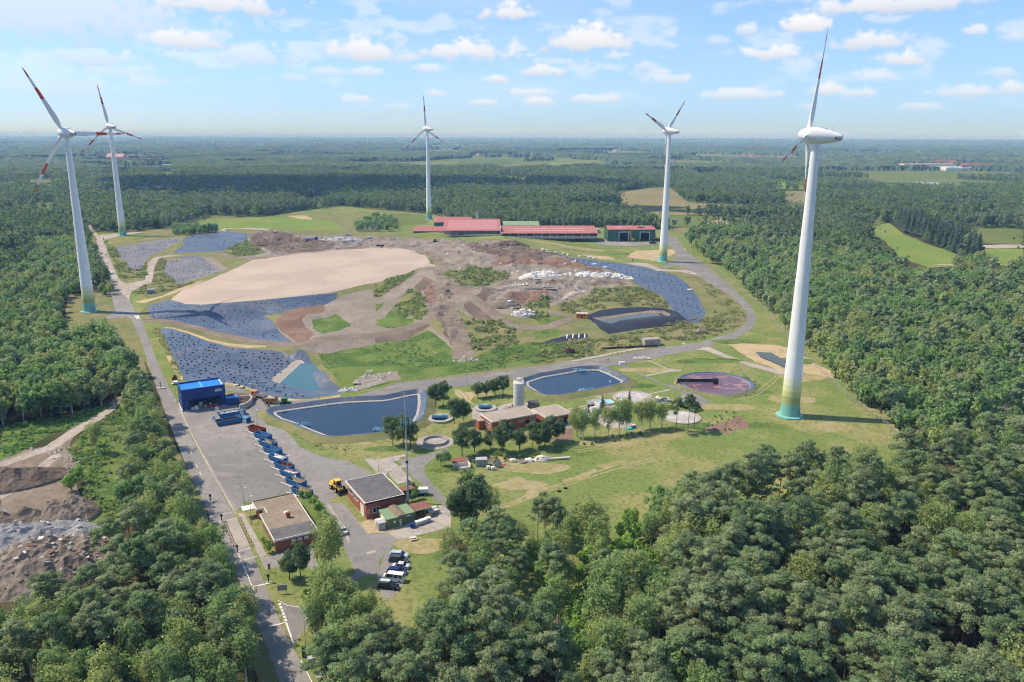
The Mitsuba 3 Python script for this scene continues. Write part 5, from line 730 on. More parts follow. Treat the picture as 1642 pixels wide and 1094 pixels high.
for s in (1, 0):
    for i in range(9):
        q = Thing('guard_post', f'short reddish guard post along the {"left" if s else "right"} side of the weighbridge', 'post', (-66.8 + (i * 2.05) * math.cos(2.08) - (.75 if s else -3.6) * math.sin(2.08), 175.6 + i * 2.05 * math.sin(2.08) + (.75 if s else -3.6) * math.cos(2.08)), 0, f'guard posts along the {"left" if s else "right"} of the weighbridge')
        q.part('post', 'tile_brown', cyl(0, 0, 0, .75, .1, n=8)); q.part('band', 'white', lathe([(.102, .5), (.11, .5), (.11, .62), (.102, .62)], 8))
for p, lab in (((-83.3,202), 'dark terminal on a round base at the far end of the haul road strip'), ((-76,190.2), 'dark traffic light post left of the weighbridge'), ((-79.6,190.7), 'short dark post at the left end of the concrete strip'), ((-66.5,174.1), 'dark card reader at the near end of the weighbridge'), ((-55,160.9), 'dark barrier post at the stop line by the haul road')):
    q = Thing('terminal', lab, 'terminal', p); q.part('base', 'concrete_plain', cyl(0, 0, 0, .12, .7, n=12)); q.part('post', 'loader_black', cyl(0, 0, .12, 1.5, .12, n=8)); q.part('head', 'loader_black', bx(-.25, .25, -.2, .2, 1.5, 2.1))
# mast, lamps, signs
t = Thing('antenna_mast', 'tall thin grey antenna mast beside the workshop', 'mast', (-28.6, 202.0)); t.part('foot', 'concrete_plain', bx(-.8, .8, -.8, .8, 0, .4)); t.part('lower_pole', 'steel', cyl(0, 0, .4, 12, .34, .26, 12), smooth=30); t.part('upper_pole', 'steel', cyl(0, 0, 12, 30.5, .2, .09, 10), smooth=30); t.part('joint', 'loader_black', cyl(0, 0, 11.7, 12.3, .36, n=12))
t.part('antenna', 'light_blue', *[tube([(-1.2, a, 23.4), (1.2, a, 23.4)], .06, 5) for a in (0,)], *[cyl(x, 0, 22.6, 24.3, .09, n=6) for x in (-1.2, -.4, .4, 1.2)]); t.part('spike', 'steel', cyl(0, 0, 30.5, 32, .03, n=4)); t.part('cabinet', 'zinc', bx(.3, .7, -.3, .3, 5.5, 6.6))
def lamp(p, h, lab, arms=1, rz=0):
    t = Thing('street_lamp', lab, 'street lamp', p, rz); t.part('pole', 'zinc', cyl(0, 0, 0, h, .09, .05, 8), smooth=30); t.part('foot', 'zinc', cyl(0, 0, 0, .6, .13, n=8))
    for a in ((1,) if arms == 1 else (1, -1)): k = t.part('arm', 'zinc', tube([(0, 0, h - .05), (a * .5, 0, h + .1)], .05, 5)); t.part('head', 'plaster', bx(min(a * .35, a * 1.1), max(a * .35, a * 1.1), -.18, .18, h + .05, h + .2), under=k)
for s, h, lab, arms in (((-40.6,137.1), 6.0, 'street lamp beside the green gate at the bottom', 1), ((-29.7,256.9), 6.0, 'street lamp between the long basin and the settling tank', 1), ((-73.5,200.5), 4.6, 'left street lamp behind the gatehouse porch', 1), ((-67.8,189), 7.5, 'street lamp in front of the gatehouse porch', 1), ((-60,204.7), 6.0, 'street lamp behind the gatehouse by the nearest skip', 1), ((-89,262.2), 5.0, 'street lamp at the far end of the skip row', 1), ((-101.3,291.3), 5.5, 'street lamp beside the curved bay wall', 1), ((-66.5,219.4), 6.0, 'street lamp among the near skips', 1), ((-40.1,222), 4.2, 'double headed street lamp behind the workshop', 2), ((-4.3,290.5), 5.0, 'street lamp left of the silo', 1), ((37.6,290.9), 7.0, 'double headed street lamp below the rounded basin', 2), ((62.3,303.9), 7.5, 'double headed street lamp beside the branch road', 2), ((63.1,292.5), 6.0, 'street lamp behind the tall pines', 1), ((66.4,337.1), 6.0, 'street lamp in the far grass by the branch road', 1), ((34.8,352.9), 6.0, 'street lamp on the slope above the rounded basin', 1), ((-38.6,315.3), 6.0, 'street lamp on the slope beyond the long basin', 1), ((49.4,335.1), 5.0, 'street lamp near the road fork', 1), ((34.7,353), 6.0, 'street lamp below the scrap heap by the ring road', 1), ((-244.7,500), 6.5, 'street lamp at the fork of the haul road', 1), ((-97.1,269.2), 5.0, 'street lamp beside the yard skips', 1), ((-18.4,309), 5.5, 'street lamp beside the ring road above the pines', 1), ((142,591.2), 5.5, 'street lamp by the ring road before the second tower', 1)):
    lamp(s, h, lab, arms, int(s[0] * 7) % 180)
t = Thing('gate', 'dark green sliding gate across the grass by the bottom of the drive', 'gate', (-40.3,134.6), 24); t.part('post', 'gate_green', bx(-.35, .35, -.35, .35, 0, 2.2)); t.part('beam', 'gate_green', bx(.4, 9, -.08, .08, .15, .4), bx(.4, 9, -.05, .05, 1.75, 1.85)); t.part('bar', 'gate_green', *[bx(x, x + .05, -.03, .03, .4, 1.75) for x in np.arange(.6, 9, .3)])
for p, m, lab, w in (((-50.6,156.4), 'grey_paint', 'dark information board on two posts in the grass by the drive', 2.0), ((-56.1,165.3), 'arch_brown', 'small ochre sign by the forecourt grass', .6)):
    q = Thing('information_sign', lab, 'sign', p, 10); q.part('board', m, bx(-w / 2, w / 2, -.05, .05, .9, 2.2)); q.part('post', 'zinc', bx(-w / 2 + .05, -w / 2 + .13, -.05, .05, 0, .899), bx(w / 2 - .13, w / 2 - .05, -.05, .05, 0, .899)); q.part('frame', 'zinc', bx(-w / 2 - .04, w / 2 + .04, -.06, .06, 2.2, 2.27))
t = Thing('manhole_slab', 'square concrete manhole slab in the grass at the bottom', 'manhole', (-35.8,129.2), 20); t.part('slab', 'concrete', bx(-.9, .9, -.8, .8, 0, .14)); t.part('lid', 'grey_paint', cyl(0, 0, .14, .18, .4, n=16))
t = Thing('rubbish_container', 'small grey metal box beside the green gate', 'box', (-38.4,133.2), 20); t.part('body', 'zinc', bx(-.8, .8, -.5, .5, 0, .9)); t.part('lid', 'steel', bx(-.85, .85, -.55, .55, .9, 1.0))
t = Thing('orange_marker', 'bright orange marker at the bottom edge among the birches', 'marker', (-32.3,125.7), 0); t.part('cone', 'orange', lathe([(.5, .1), (.12, 1.3), (.01, 1.32)], 14)); t.part('foot', 'loader_black', bx(-.6, .6, -.6, .6, 0, .099)); t.part('band', 'white', lathe([(.36, .52), (.37, .52), (.28, .8), (.27, .8)], 14))
t = Thing('picnic_table', 'pale wooden picnic table on the grass above the parked cars', 'table', (-24.7,180.8), 20); t.part('tabletop', 'plaster', bx(-.9, .9, -.4, .4, .7, .76)); t.part('bench', 'plaster', bx(-.9, .9, -.85, -.55, .4, .45)); t.part('bench', 'plaster', bx(-.9, .9, .55, .85, .4, .45)); t.part('leg', 'wood', *[bx(x, x + .08, -.8, .8, 0, .399) for x in (-.6, .52)], *[bx(x, x + .08, -.3, .3, .4, .699) for x in (-.6, .52)])

# ------------------------------------------------------------------ vehicles
def car(loc, rz, paint, label, L=4.5, Wd=1.8, H=1.5, kind='estate', name='parked_car', group='cars in the parking bay', cat_='car'):
    """a car along local x, its nose at +x"""
    t = Thing(name, label, cat_, loc, rz, group); a = Wd / 2
    z0, zb = .28, H * .60
    nose = dict(estate=.27, saloon=.27, van=.15, suv=.26)[kind]; tail = dict(estate=.03, saloon=.17, van=.02, suv=.04)[kind]
    prof = [(-L / 2, z0 + .05), (-L / 2, zb - .05), (-L / 2 + .08, zb), (L / 2 - nose * L, zb), (L / 2 - .12, zb - .2), (L / 2, zb - .38), (L / 2, z0 + .05)]
    v, f = lengthwise(prof, -a, a); v[:, 1] *= np.where(v[:, 2] > zb - .1, .94, 1.0) * np.where(np.abs(v[:, 0]) > L * .46, .9, 1.0)
    t.part('body', paint, (v, f), smooth=35)
    x0, x1 = -L / 2 + tail * L + .05, L / 2 - nose * L + .25
    s0, s1 = (.28, .75) if kind != 'van' else (.1, .75)
    if kind == 'saloon': s0 = .55
    cab = np.array([[x0, -a * .92, zb], [x1, -a * .92, zb], [x1, a * .92, zb], [x0, a * .92, zb], [x0 + s0, -a * .76, H - .06], [x1 - s1, -a * .76, H - .06], [x1 - s1, a * .76, H - .06], [x0 + s0, a * .76, H - .06]])
    t.part('window', 'glass', (cab, _BF))
    t.part('roof', paint, bx(x0 + s0 - .04, x1 - s1 + .06, -a * .78, a * .78, H - .06, H, .05, .05))
    def pillar(x, xt): return [(np.array([[x - .05, s * a * .925 - .02, zb], [x + .05, s * a * .925 - .02, zb], [x + .05, s * a * .925 + .02, zb], [x - .05, s * a * .925 + .02, zb], [xt - .05, s * a * .765 - .02, H - .061], [xt + .05, s * a * .765 - .02, H - .061], [xt + .05, s * a * .765 + .02, H - .061], [xt - .05, s * a * .765 + .02, H - .061]]), _BF) for s in (-1, 1)]
    m = (x0 + x1) / 2
    t.part('pillar', paint, *pillar(x0 + .08, x0 + s0 + .05), *pillar(m, m - .05), *pillar(x1 - .08, x1 - s1 - .02), *(pillar(x0 + (m - x0) * .45, x0 + (m - x0) * .5) if kind != 'saloon' else []))
    for x in (-L * .31, L * .31):
        for s in (-1, 1):
            k = t.part('wheel', 'tyre', ytorus(x, s * (a - .09), .32, .33, .2)); t.part('rim', 'steel', ydisc(x, s * (a - .07), .32, .19, .18), under=k)
    for s in (-1, 1): t.part('headlight', 'bag_white', bx(L / 2 - .1, L / 2 + .012, s * a * .62 - .18, s * a * .62 + .18, zb - .42, zb - .28)); t.part('tail_light', 'red', bx(-L / 2 - .012, -L / 2 + .05, s * a * .78 - .1, s * a * .78 + .1, zb - .3, zb - .1)); t.part('mirror', paint, bx(x1 - .45, x1 - .3, s * a * 1.02 - .08, s * a * 1.02 + .08, zb, zb + .16))
    return t
car((-27,172.5), -7, 'car_ice', 'pale ice blue estate car, topmost in the parking bay'); car((-26.8,170.1), -9, 'car_grey', 'dark grey off-road car, second from the top', 4.6, 1.85, 1.75, 'suv')
car((-26,167.5), 172, 'car_silver', 'small silver car, third from the top of the parking bay', 4.2, 1.7, 1.45, 'saloon'); car((-26.5,165), -8, 'car_blue', 'dark blue car half hidden behind the white van', 4.6, 1.8, 1.5)
car((-26.8,162), 168, 'car_white', 'white passenger van with dark side windows', 5.2, 1.95, 2.1, 'van', cat_='van'); t = car((-27.5,158.8), -10, 'car_black', 'black car with a silver roof box, nearest in the bay', 4.7, 1.85, 1.65, 'suv')
t.part('roof_box', 'car_silver', rounded(bx(-1.9, .5, -.45, .55, 1.72, 2.1), .15), smooth=40); t.part('roof_rail', 'steel', bx(-1.6, .2, -.6, -.55, 1.66, 1.71), bx(-1.6, .2, .55, .6, 1.66, 1.71))
t = car((-43.2,184.8), 120, 'car_silver', 'silver car half hidden under the tree beside the drive', 4.3, 1.75, 1.45, 'saloon', group=None)
def wheels(t, spots, r, w, rim='steel'):
    for x, y in spots: k = t.part('wheel', 'tyre', ytorus(x, y, r, r, w)); t.part('rim', rim, ydisc(x, y, r, r * .56, w * .9), under=k)
t = Thing('pickup_truck', 'dark blue pickup truck with a white canvas cover behind the workshop', 'truck', (-26.1,206.5), 184)
t.part('cab', 'blue', bx(.2, 2.2, -.9, .9, .45, 1.2), bx(.3, 1.7, -.82, .82, 1.2, 1.95, .2, .1)); t.part('bonnet', 'blue', bx(2.2, 2.7, -.88, .88, .45, 1.05)); t.part('window', 'glass', bx(.55, 1.5, -.86, .86, 1.3, 1.75, .05, .05), (np.array([[1.72, -.7, 1.22], [1.76, -.7, 1.22], [1.76, .7, 1.22], [1.72, .7, 1.22], [1.52, -.65, 1.9], [1.56, -.65, 1.9], [1.56, .65, 1.9], [1.52, .65, 1.9]]), _BF))
t.part('canvas', 'bag_white', bx(-2.6, .15, -.98, .98, 1.0, 2.1, .05, .1)); t.part('bed', 'blue', bx(-2.6, .15, -.95, .95, .6, .99)); wheels(t, [(x, y) for x in (-1.6, 1.7) for y in (-.8, .8)], .36, .24); t.part('headlight', 'bag_white', bx(2.69, 2.72, -.75, -.45, .7, .9), bx(2.69, 2.72, .45, .75, .7, .9))
# wheel loader: nose at +x
t = Thing('wheel_loader', 'yellow wheel loader with a lowered black bucket on the yard', 'wheel loader', (-49.5,209.3), -52)
t.part('engine_cover', 'yellow', rounded(bx(-3.4, -1.2, -1.0, 1.0, .9, 2.1), .15), smooth=40); t.part('cab', 'glass', bx(-1.2, .5, -.75, .75, 1.6, 3.0, .1, .08)); t.part('cab_roof', 'yellow', bx(-1.3, .6, -.85, .85, 3.0, 3.2)); t.part('cab_frame', 'yellow', *[bx(x, x + .12, y, y + .12, 1.5, 3.0) for x in (-1.25, .42) for y in (-.82, .7)], bx(-1.25, .55, -.85, .85, 1.3, 1.599)); t.part('chassis', 'yellow', bx(-3.2, 2.2, -.6, .6, .7, 1.29))
t.part('mudguard', 'yellow', bx(-2.9, -1.3, 1.02, 1.5, 1.42, 1.55), bx(-2.9, -1.3, -1.5, -1.02, 1.42, 1.55)); wheels(t, [(x, y) for x in (-2.1, 1.2) for y in (-1.2, 1.2)], .72, .55, 'yellow')
t.part('lift_arm', 'loader_black', *[tube([(.7, y, 1.9), (2.2, y, 1.6), (3.0, y, .7)], .15, 6) for y in (-.55, .55)], tube([(.6, 0, 1.5), (2.2, 0, 1.9), (2.9, 0, 1.3)], .1, 6)); v, f = side([(0, 0), (1.25, .05), (1.2, .15), (.2, .2), (.12, 1.15), (0, 1.2)], -1.45, 1.45); t.part('bucket', 'loader_black', (np.stack([v[:, 1] + 2.9, v[:, 0], v[:, 2] + .08], 1), f[:, ::-1]), bx(2.95, 4.1, -1.5, -1.452, .1, 1.1, .2, 0), bx(2.95, 4.1, 1.452, 1.5, .1, 1.1, .2, 0)); t.part('exhaust', 'loader_black', cyl(-2.2, .5, 2.1, 2.9, .08, n=7)); t.part('mirror', 'loader_black', bx(.5, .6, -1.3, -1.1, 2.5, 2.9), bx(.5, .6, 1.1, 1.3, 2.5, 2.9))
# tractor and trailer, orange lorry
t = Thing('tractor', 'green farm tractor hitched to the brown trailer on the ring road', 'tractor', (-84.6,281.9), -5)
t.part('bonnet', 'tractor_green', rounded(bx(.3, 2.3, -.45, .45, 1.0, 1.75), .15), smooth=40); t.part('cab', 'glass', bx(-1.2, .5, -.75, .75, 1.5, 2.7, .12, .08)); t.part('cab_roof', 'tractor_green', rounded(bx(-1.3, .6, -.85, .85, 2.7, 2.95), .1), smooth=40); t.part('cab_frame', 'tractor_green', *[bx(x, x + .1, y, y + .1, 1.4, 2.7) for x in (-1.2, .4) for y in (-.78, .68)]); t.part('chassis', 'loader_black', bx(-1.3, 2.2, -.35, .35, .7, 1.0)); t.part('mudguard', 'tractor_green', bx(-1.6, .2, -1.1, -.62, 1.72, 1.85), bx(-1.6, .2, .62, 1.1, 1.72, 1.85))
wheels(t, [(-.75, -.95), (-.75, .95)], .88, .5, 'tractor_green'); wheels(t, [(1.6, -.85), (1.6, .85)], .66, .4, 'tractor_green'); t.part('exhaust', 'loader_black', cyl(.7, .5, 1.7, 2.9, .06, n=6)); t.part('front_weight', 'plaster', bx(2.3, 2.7, -.4, .4, .7, 1.1))
t = Thing('trailer', 'rusty brown tipping trailer with pale load behind the green tractor', 'trailer', (-90.8,284.3), -2)
for y in (-1.2, 1.12): t.part('side_wall', 'trailer_brown', lengthwise([(-2.7, 1.0), (2.3, 1.0), (2.7, 2.3), (-2.9, 2.3)], y, y + .08))
t.part('end_wall', 'trailer_brown', bx(-2.8, -2.72, -1.119, 1.119, 1.0, 2.3), bx(2.45, 2.53, -1.119, 1.119, 1.0, 2.3)); t.part('floor', 'trailer_brown', bx(-2.7, 2.44, -1.119, 1.119, .95, 1.05)); wheels(t, [(x, y) for x in (-1.5, -.35) for y in (-1.0, 1.0)], .55, .4); t.part('drawbar', 'loader_black', tube([(2.4, 0, .9), (4.3, 0, .8)], .12, 6)); t.part('rib', 'trailer_brown', *[bx(x, x + .1, -1.26, -1.202, 1.05, 2.28) for x in np.arange(-2.4, 2.3, .9)])
q = Thing('trailer_load', 'pale grey and white rubble lying in the brown trailer', 'rubble', (-90.8,284.3), -2); v, f = blob(1, 4, .35, 2, (2.3, 1.05, .8)); v[:, 2] = np.maximum(v[:, 2], -.5); q.part('fill', 'concrete_plain', (v + [-.1, 0, 1.75], f)); q.part('lump', 'bag_white', *[(b[0] + [x, y, 2.3], b[1]) for b, x, y in ((blob(.32, 1, .3, 1), -.6, .2), (blob(.4, 2, .3, 1), .3, -.2), (blob(.26, 5, .3, 1), -1.3, -.3))])
t = Thing('orange_lorry', 'orange tipper lorry facing left behind the tractor and trailer', 'lorry', (-97.1,291.2), 158)
t.part('cab', 'orange', rounded(bx(1.3, 3.1, -1.15, 1.15, .7, 2.7), .12), smooth=40); t.part('windscreen', 'glass', bx(3.09, 3.13, -.95, .95, 1.7, 2.45)); t.part('side_window', 'glass', bx(1.9, 2.8, -1.17, 1.17, 1.7, 2.4)); t.part('chassis', 'loader_black', bx(-3.2, 3.0, -.5, .5, .55, .95)); t.part('tipper_body', 'zinc', bx(-3.2, 1.1, -1.2, -1.12, 1.0, 1.8), bx(-3.2, 1.1, 1.12, 1.2, 1.0, 1.8), bx(-3.2, -3.12, -1.119, 1.119, 1.0, 1.8), bx(1.02, 1.1, -1.119, 1.119, 1.0, 2.1), bx(-3.1, 1.0, -1.119, 1.119, .98, 1.08)); t.part('stripe', 'white', bx(1.4, 2.9, 1.151, 1.17, .9, 1.15), bx(1.4, 2.9, -1.17, -1.151, .9, 1.15)); wheels(t, [(x, y) for x in (-2.3, 2.1) for y in (-1.0, 1.0)], .5, .32)
q = Thing('lorry_load', 'grey soil heaped in the orange lorry', 'soil', (-97.1,291.2), 158); v, f = blob(1, 14, .3, 2, (1.9, 1.0, .7)); v[:, 2] = np.maximum(v[:, 2], -.3); q.part('fill', 'grey_soil', (v + [-1.1, 0, 1.5], f))
t = Thing('ballast_drum', 'dark drum standing on the asphalt below the trailer', 'drum', (-90.4,280.2)); t.part('body', 'loader_black', cyl(0, 0, 0, .8, .4, n=14)); t.part('band', 'zinc', lathe([(.4, .35), (.43, .4), (.4, .45)], 14))
t = Thing('concrete_block', 'pale concrete block at the corner of the long basin', 'block', (-88.8,276.4), 25); t.part('block', 'plaster', rounded(bx(-1.1, 1.1, -.5, .5, 0, .8), .06), smooth=40); t.part('lifting_eye', 'steel', cyl(0, 0, .8, .95, .08, n=6))
for s, lab in (((-110.9,305.3), 'left pale block on the sandy verge behind the blue hall'), ((-107.8,302.3), 'right pale block on the sandy verge behind the blue hall')):
    q = Thing('verge_block', lab, 'block', s, 30); q.part('block', 'plaster', rounded(bx(-.7, .7, -.4, .4, 0, .7), .06), smooth=40); q.part('tyre', 'tyre', (lambda v, f: (v + [1.1, .2, 0], f))(*cyl(0, 0, 0, .3, .4, n=12)))
t = Thing('red_machine', 'small dark red machine by the haul road left of the blue hall', 'machine', (-137.9,311.4), 30); t.part('body', 'rust', bx(-1.1, .7, -.6, .6, .5, 1.5)); t.part('cab', 'loader_black', bx(-.6, .4, -.5, .5, 1.5, 2.4, .08, .06)); t.part('arm', 'rust', tube([(.6, 0, 1.2), (1.5, 0, 2.2), (2.2, 0, .8)], .12, 6)); wheels(t, [(x, y) for x in (-.7, .5) for y in (-.65, .65)], .4, .25)
t = Thing('white_trailer', 'low white trailer beside the small red machine', 'trailer', (-135.9,307.1), 15); t.part('deck', 'bag_white', bx(-1.6, 1.6, -.8, .8, .5, .65)); t.part('box', 'white', bx(-.9, .9, -.7, .7, .65, 1.4)); wheels(t, [(0, -.75), (0, .75)], .33, .2)
for s, lab in (((-139.6,301.4), 'pale concrete foot with a dark post at the left of the haul road'),):
    q = Thing('barrier_foot', lab, 'barrier', s, 15); q.part('foot', 'plaster', bx(-1.6, 1.6, -.5, .5, 0, .5)); q.part('post', 'loader_black', cyl(0, 0, .5, 2.2, .12, n=8)); q.part('head', 'loader_black', bx(-.2, .2, -.2, .2, 2.2, 2.7))
# on the landfill
t = Thing('dump_truck', 'dark blue tipper lorry with a pale grey body on the landfill top', 'lorry', (-174.2,693.6), 5); t.part('cab', 'blue', rounded(bx(2.2, 4.6, -1.25, 1.25, .9, 3.1), .12), smooth=40); t.part('window', 'glass', bx(4.59, 4.63, -1.0, 1.0, 2.0, 2.8), bx(3.2, 4.3, -1.27, 1.27, 2.0, 2.7)); t.part('tipper_body', 'steel', (np.array([[-6, -1.25, 1.2], [2, -1.25, 1.2], [2, 1.25, 1.2], [-6, 1.25, 1.2], [-6.6, -1.3, 2.6], [2.1, -1.3, 3.0], [2.1, 1.3, 3.0], [-6.6, 1.3, 2.6]]), _BF)); t.part('chassis', 'loader_black', bx(-6, 4, -.5, .5, .7, 1.19)); wheels(t, [(x, y) for x in (-5, -3.6, 3.1) for y in (-1.1, 1.1)], .55, .4)
t = Thing('bulldozer', 'dark green bulldozer on the dirt track of the landfill top', 'bulldozer', (-65.1,674), 10); t.part('body', 'hut_green', bx(-1.9, 1.7, -.8, .8, .9, 1.9)); t.part('cab', 'loader_black', bx(-1.3, .3, -.75, .75, 1.9, 3.0, .1, .06)); t.part('track', 'tyre', rounded(bx(-2.2, 1.9, -1.4, -.85, 0, 1.1), .3), rounded(bx(-2.2, 1.9, .85, 1.4, 0, 1.1), .3)); t.part('blade', 'loader_black', bx(2.3, 2.5, -1.8, 1.8, .1, 1.4)); t.part('push_arm', 'loader_black', bx(.5, 2.29, -1.55, -1.42, .5, .7), bx(.5, 2.29, 1.42, 1.55, .5, .7))
t = Thing('plate_roller', 'low dark roller machine at the back edge of the sand', 'roller', (-109,654.9), 0); t.part('drum', 'loader_black', ydisc(-2.2, 0, .8, .8, 2.2, 18), ydisc(2.2, 0, .8, .8, 2.2, 18)); t.part('body', 'loader_black', bx(-1.6, 1.7, -.8, .8, .7, 1.5)); t.part('seat', 'grey_paint', bx(-.5, .4, -.4, .4, 1.5, 2.1))
car((-149.7,725.5), 185, 'car_silver', 'pale grey van on the far edge of the landfill top', 5, 1.9, 2.0, 'van', 'site_vehicle', None, 'van'); car((-125.9,701.3), 185, 'car_white', 'white pickup like van right of the pale grey van', 5, 1.9, 2.0, 'van', 'site_vehicle', None, 'van')
# ------------------------------------------------------------------ wind turbines
def turbine(loc, label, H, facing, spin, scale=1.0):
    """facing: the way its rotor looks; spin: the first blade's turn from upright, clockwise as seen from behind the nacelle"""
    t = Thing('wind_turbine', label, 'wind turbine', (*loc, 0), facing, scale=scale)
    rad = lambda z: 3.35 + (1.22 - 3.35) * (z / H)
    t.part('plinth', 'teal', lathe([(5.0, -.2), (5.0, .5), (4.2, .7), (3.4, .7)], 8))
    z = [0, 5, 8, 10, 12.3, 14.8]
    for a, b, m in zip(z, z[1:], ('teal', 'olive', 'lime', 'pale_lime', 'cream')): t.part('painted_band', m, lathe([(rad(a), a), (rad(b), b)], 40), smooth=30, label=dict(teal='teal band at the foot', olive='olive green band', lime='yellow green band', pale_lime='pale lime band', cream='cream band')[m])
    n = 8; zs = [14.8 + (H - 2.6 - 14.8) * i / n for i in range(n + 1)]
    for a, b in zip(zs, zs[1:]): t.part('tower_section', 'tower_white', lathe([(rad(a), a), (rad(b) , b - .08), (rad(b) - .03, b - .06), (rad(b) - .03, b)], 40), smooth=30)
    t.part('door', 'grey_paint', bx(-3.45, -3.2, -.6, .6, .8, 3.2)); t.part('steps', 'zinc', bx(-4.6, -3.46, -.7, .7, .7, .8))
    tilt = math.radians(4); c, s = math.cos(tilt), math.sin(tilt)
    def head(m): v = np.asarray(m[0], float); return np.stack([v[:, 0] * c - v[:, 2] * s, v[:, 1], v[:, 0] * s + v[:, 2] * c + H], 1), m[1]
    def turned(prof, n=36): v, f = lathe(prof, n); return np.stack([v[:, 2], v[:, 1], -v[:, 0]], 1), f
    k = t.part('nacelle', 'tower_white', head(turned([(.03, -8.2), (.55, -8.2), (.95, -7.9), (1.5, -6.2), (2.2, -3.6), (2.65, -1.0), (2.8, .7), (2.75, 1.2)])), smooth=40)
    t.part('vent', 'dark', head(turned([(.02, -8.24), (.5, -8.24), (.5, -8.19)], 16)), under=k); t.part('lightning_rod', 'steel', *[head(cyl(x, y, 1.9, 3.6 if x < -4 else 3.1, .06, n=5)) for x, y in ((-4.8, 0), (-2.6, .3))], head(bx(-2.9, -2.3, -.5, .5, 2.35, 2.7)), under=k)
    v, f = meshkit_text('A2', 1.1); lx, lz = -5.9 - v[:, 0], v[:, 1] - .75
    t.part('lettering', 'loader_black', head((np.stack([lx, np.sqrt(np.maximum(np.interp(lx, [-8.2, -7.9, -6.2, -3.6], [.55, .95, 1.5, 2.2]) ** 2 - lz ** 2, .04)) + .04 + v[:, 2], lz], 1), f)), under=k)
    t.part('neck', 'tower_white', lathe([(1.25, H - 2.6), (1.6, H - 2.3), (1.6, H - 1.6)], 32), smooth=30)
    k = t.part('hub', 'tower_white', head(turned([(2.72, 1.28), (2.75, 1.9), (2.55, 3.2), (2.0, 4.5), (1.25, 5.4), (.55, 5.75), (.02, 5.8)])), smooth=40)
    st = np.array([0, 1.5, 3, 5, 8, 12, 17.2, 20, 23.5, 26.5, 29.5, 32, 34, 35])
    ch = np.interp(st, [0, 2, 4, 8, 14, 20, 28, 33, 35], [1.5, 1.7, 2.6, 2.75, 2.15, 1.75, 1.2, .75, .12]); th = np.interp(st, [0, 2, 5, 12, 35], [1.5, 1.35, .75, .42, .06]); tw = np.radians(np.interp(st, [0, 5, 15, 35], [34, 24, 11, 3]))
    g = np.arange(14) * 2 * np.pi / 14
    def sect(i): 
        x, y = .5 * ch[i] * np.cos(g) - .18 * ch[i], .5 * th[i] * np.sin(g) * (1 + .35 * np.cos(g)); q = tw[i]
        return np.stack([2.9 + x * np.sin(q) + y * np.cos(q) - .0006 * st[i] ** 2 * -1, x * np.cos(q) - y * np.sin(q), np.full(14, st[i] + 2.0)], 1)
    def span(i0, i1, cap):
        v = np.vstack([sect(i) for i in range(i0, i1 + 1)]); m = i1 - i0; f = []
        for i in range(m):
            for j in range(14): jj = (j + 1) % 14; f += [[i * 14 + j, i * 14 + jj, (i + 1) * 14 + jj], [i * 14 + j, (i + 1) * 14 + jj, (i + 1) * 14 + j]]
        if cap: f += [[m * 14, m * 14 + j, m * 14 + j + 1] for j in range(1, 13)]
        return v, np.array(f)
    for b in range(3):
        q = math.radians(spin + 120 * b); cq, sq = math.cos(q), math.sin(q)
        def rot(m): v = m[0]; return head((np.stack([v[:, 0], v[:, 1] * cq - v[:, 2] * sq, v[:, 1] * sq + v[:, 2] * cq], 1), m[1]))
        kb = t.part('blade', 'tower_white', rot(span(0, 6, 0)), smooth=40)
        t.part('red_stripe', 'red', rot(span(6, 8, 0)), under=kb, smooth=40); t.part('outer_blade', 'tower_white', rot(span(8, 10, 0)), under=kb, smooth=40); t.part('red_tip', 'red', rot(span(10, 13, 1)), under=kb, smooth=40)
def meshkit_text(s, h):
    m = meshkit.text_mesh(s, h, .03, True); return np.array(m.vertices), np.array(m.faces)
turbine((-240.1, 442.1), 'nearest wind turbine on the left, beside the haul road', 98.4, 150, 331)
turbine((-384.6, 786.8), 'farther wind turbine on the left, at the bend of the pale gravel road', 99.3, 148, 349, 1.05)
turbine((-98.8, 949.9), 'farthest wind turbine, behind the landfill left of the red roofed halls', 101.7, 144, 354, 1.02)
turbine((120.4, 632.1), 'wind turbine beyond the black liner, beside the ring road on the right', 101.0, 142, 50)
turbine((100.8, 272.9), 'nearest and largest wind turbine, on the grass at the right', 98.4, 152, 18)

# ------------------------------------------------------------------ halls of the farm behind the landfill
t = Thing('long_hall', 'long low hall with a faded red roof and open bays facing the landfill', 'building', (-9.6, 749), 1.7); W, D = 90, 30
t.part('wall', 'concrete_plain', bx(0, W, 0, .4, 0, 2.4), bx(0, .4, .4, D, 0, 4), bx(W - .4, W, .4, D, 0, 4)); t.part('inner_wall', 'concrete_plain', bx(.5, W - .5, 12, 12.3, 0, 5.5))
k = t.part('roof', 'roof_red', side([(-.6, 4.6), (D, 8.4), (D, 8.7), (-.6, 4.9)], -1, W + .5)); t.part('light_panel', 'roof_pink', *[side([(a, 4.93 + (a + .6) * 3.8 / 30.6), (a + 2.6, 4.93 + (a + 3.2) * 3.8 / 30.6), (a + 2.6, 4.96 + (a + 3.2) * 3.8 / 30.6), (a, 4.96 + (a + .6) * 3.8 / 30.6)], 12, W - 10) for a in (8, 16)], under=k)
for i in range(13): t.part('post', 'window_frame', bx(i * (W - .4) / 12, i * (W - .4) / 12 + .35, -.35, -.003, 0, 4.55))
for i in range(12): t.part('bay', 'rust' if i % 2 else 'wood', bx(i * W / 12 + .5, (i + 1) * W / 12 - .1, 7, 7.2, 0, 3.6))
t = Thing('middle_hall', 'higher red roofed hall left of the long low hall', 'building', (-66, 752), 1.7); W, D = 55, 46
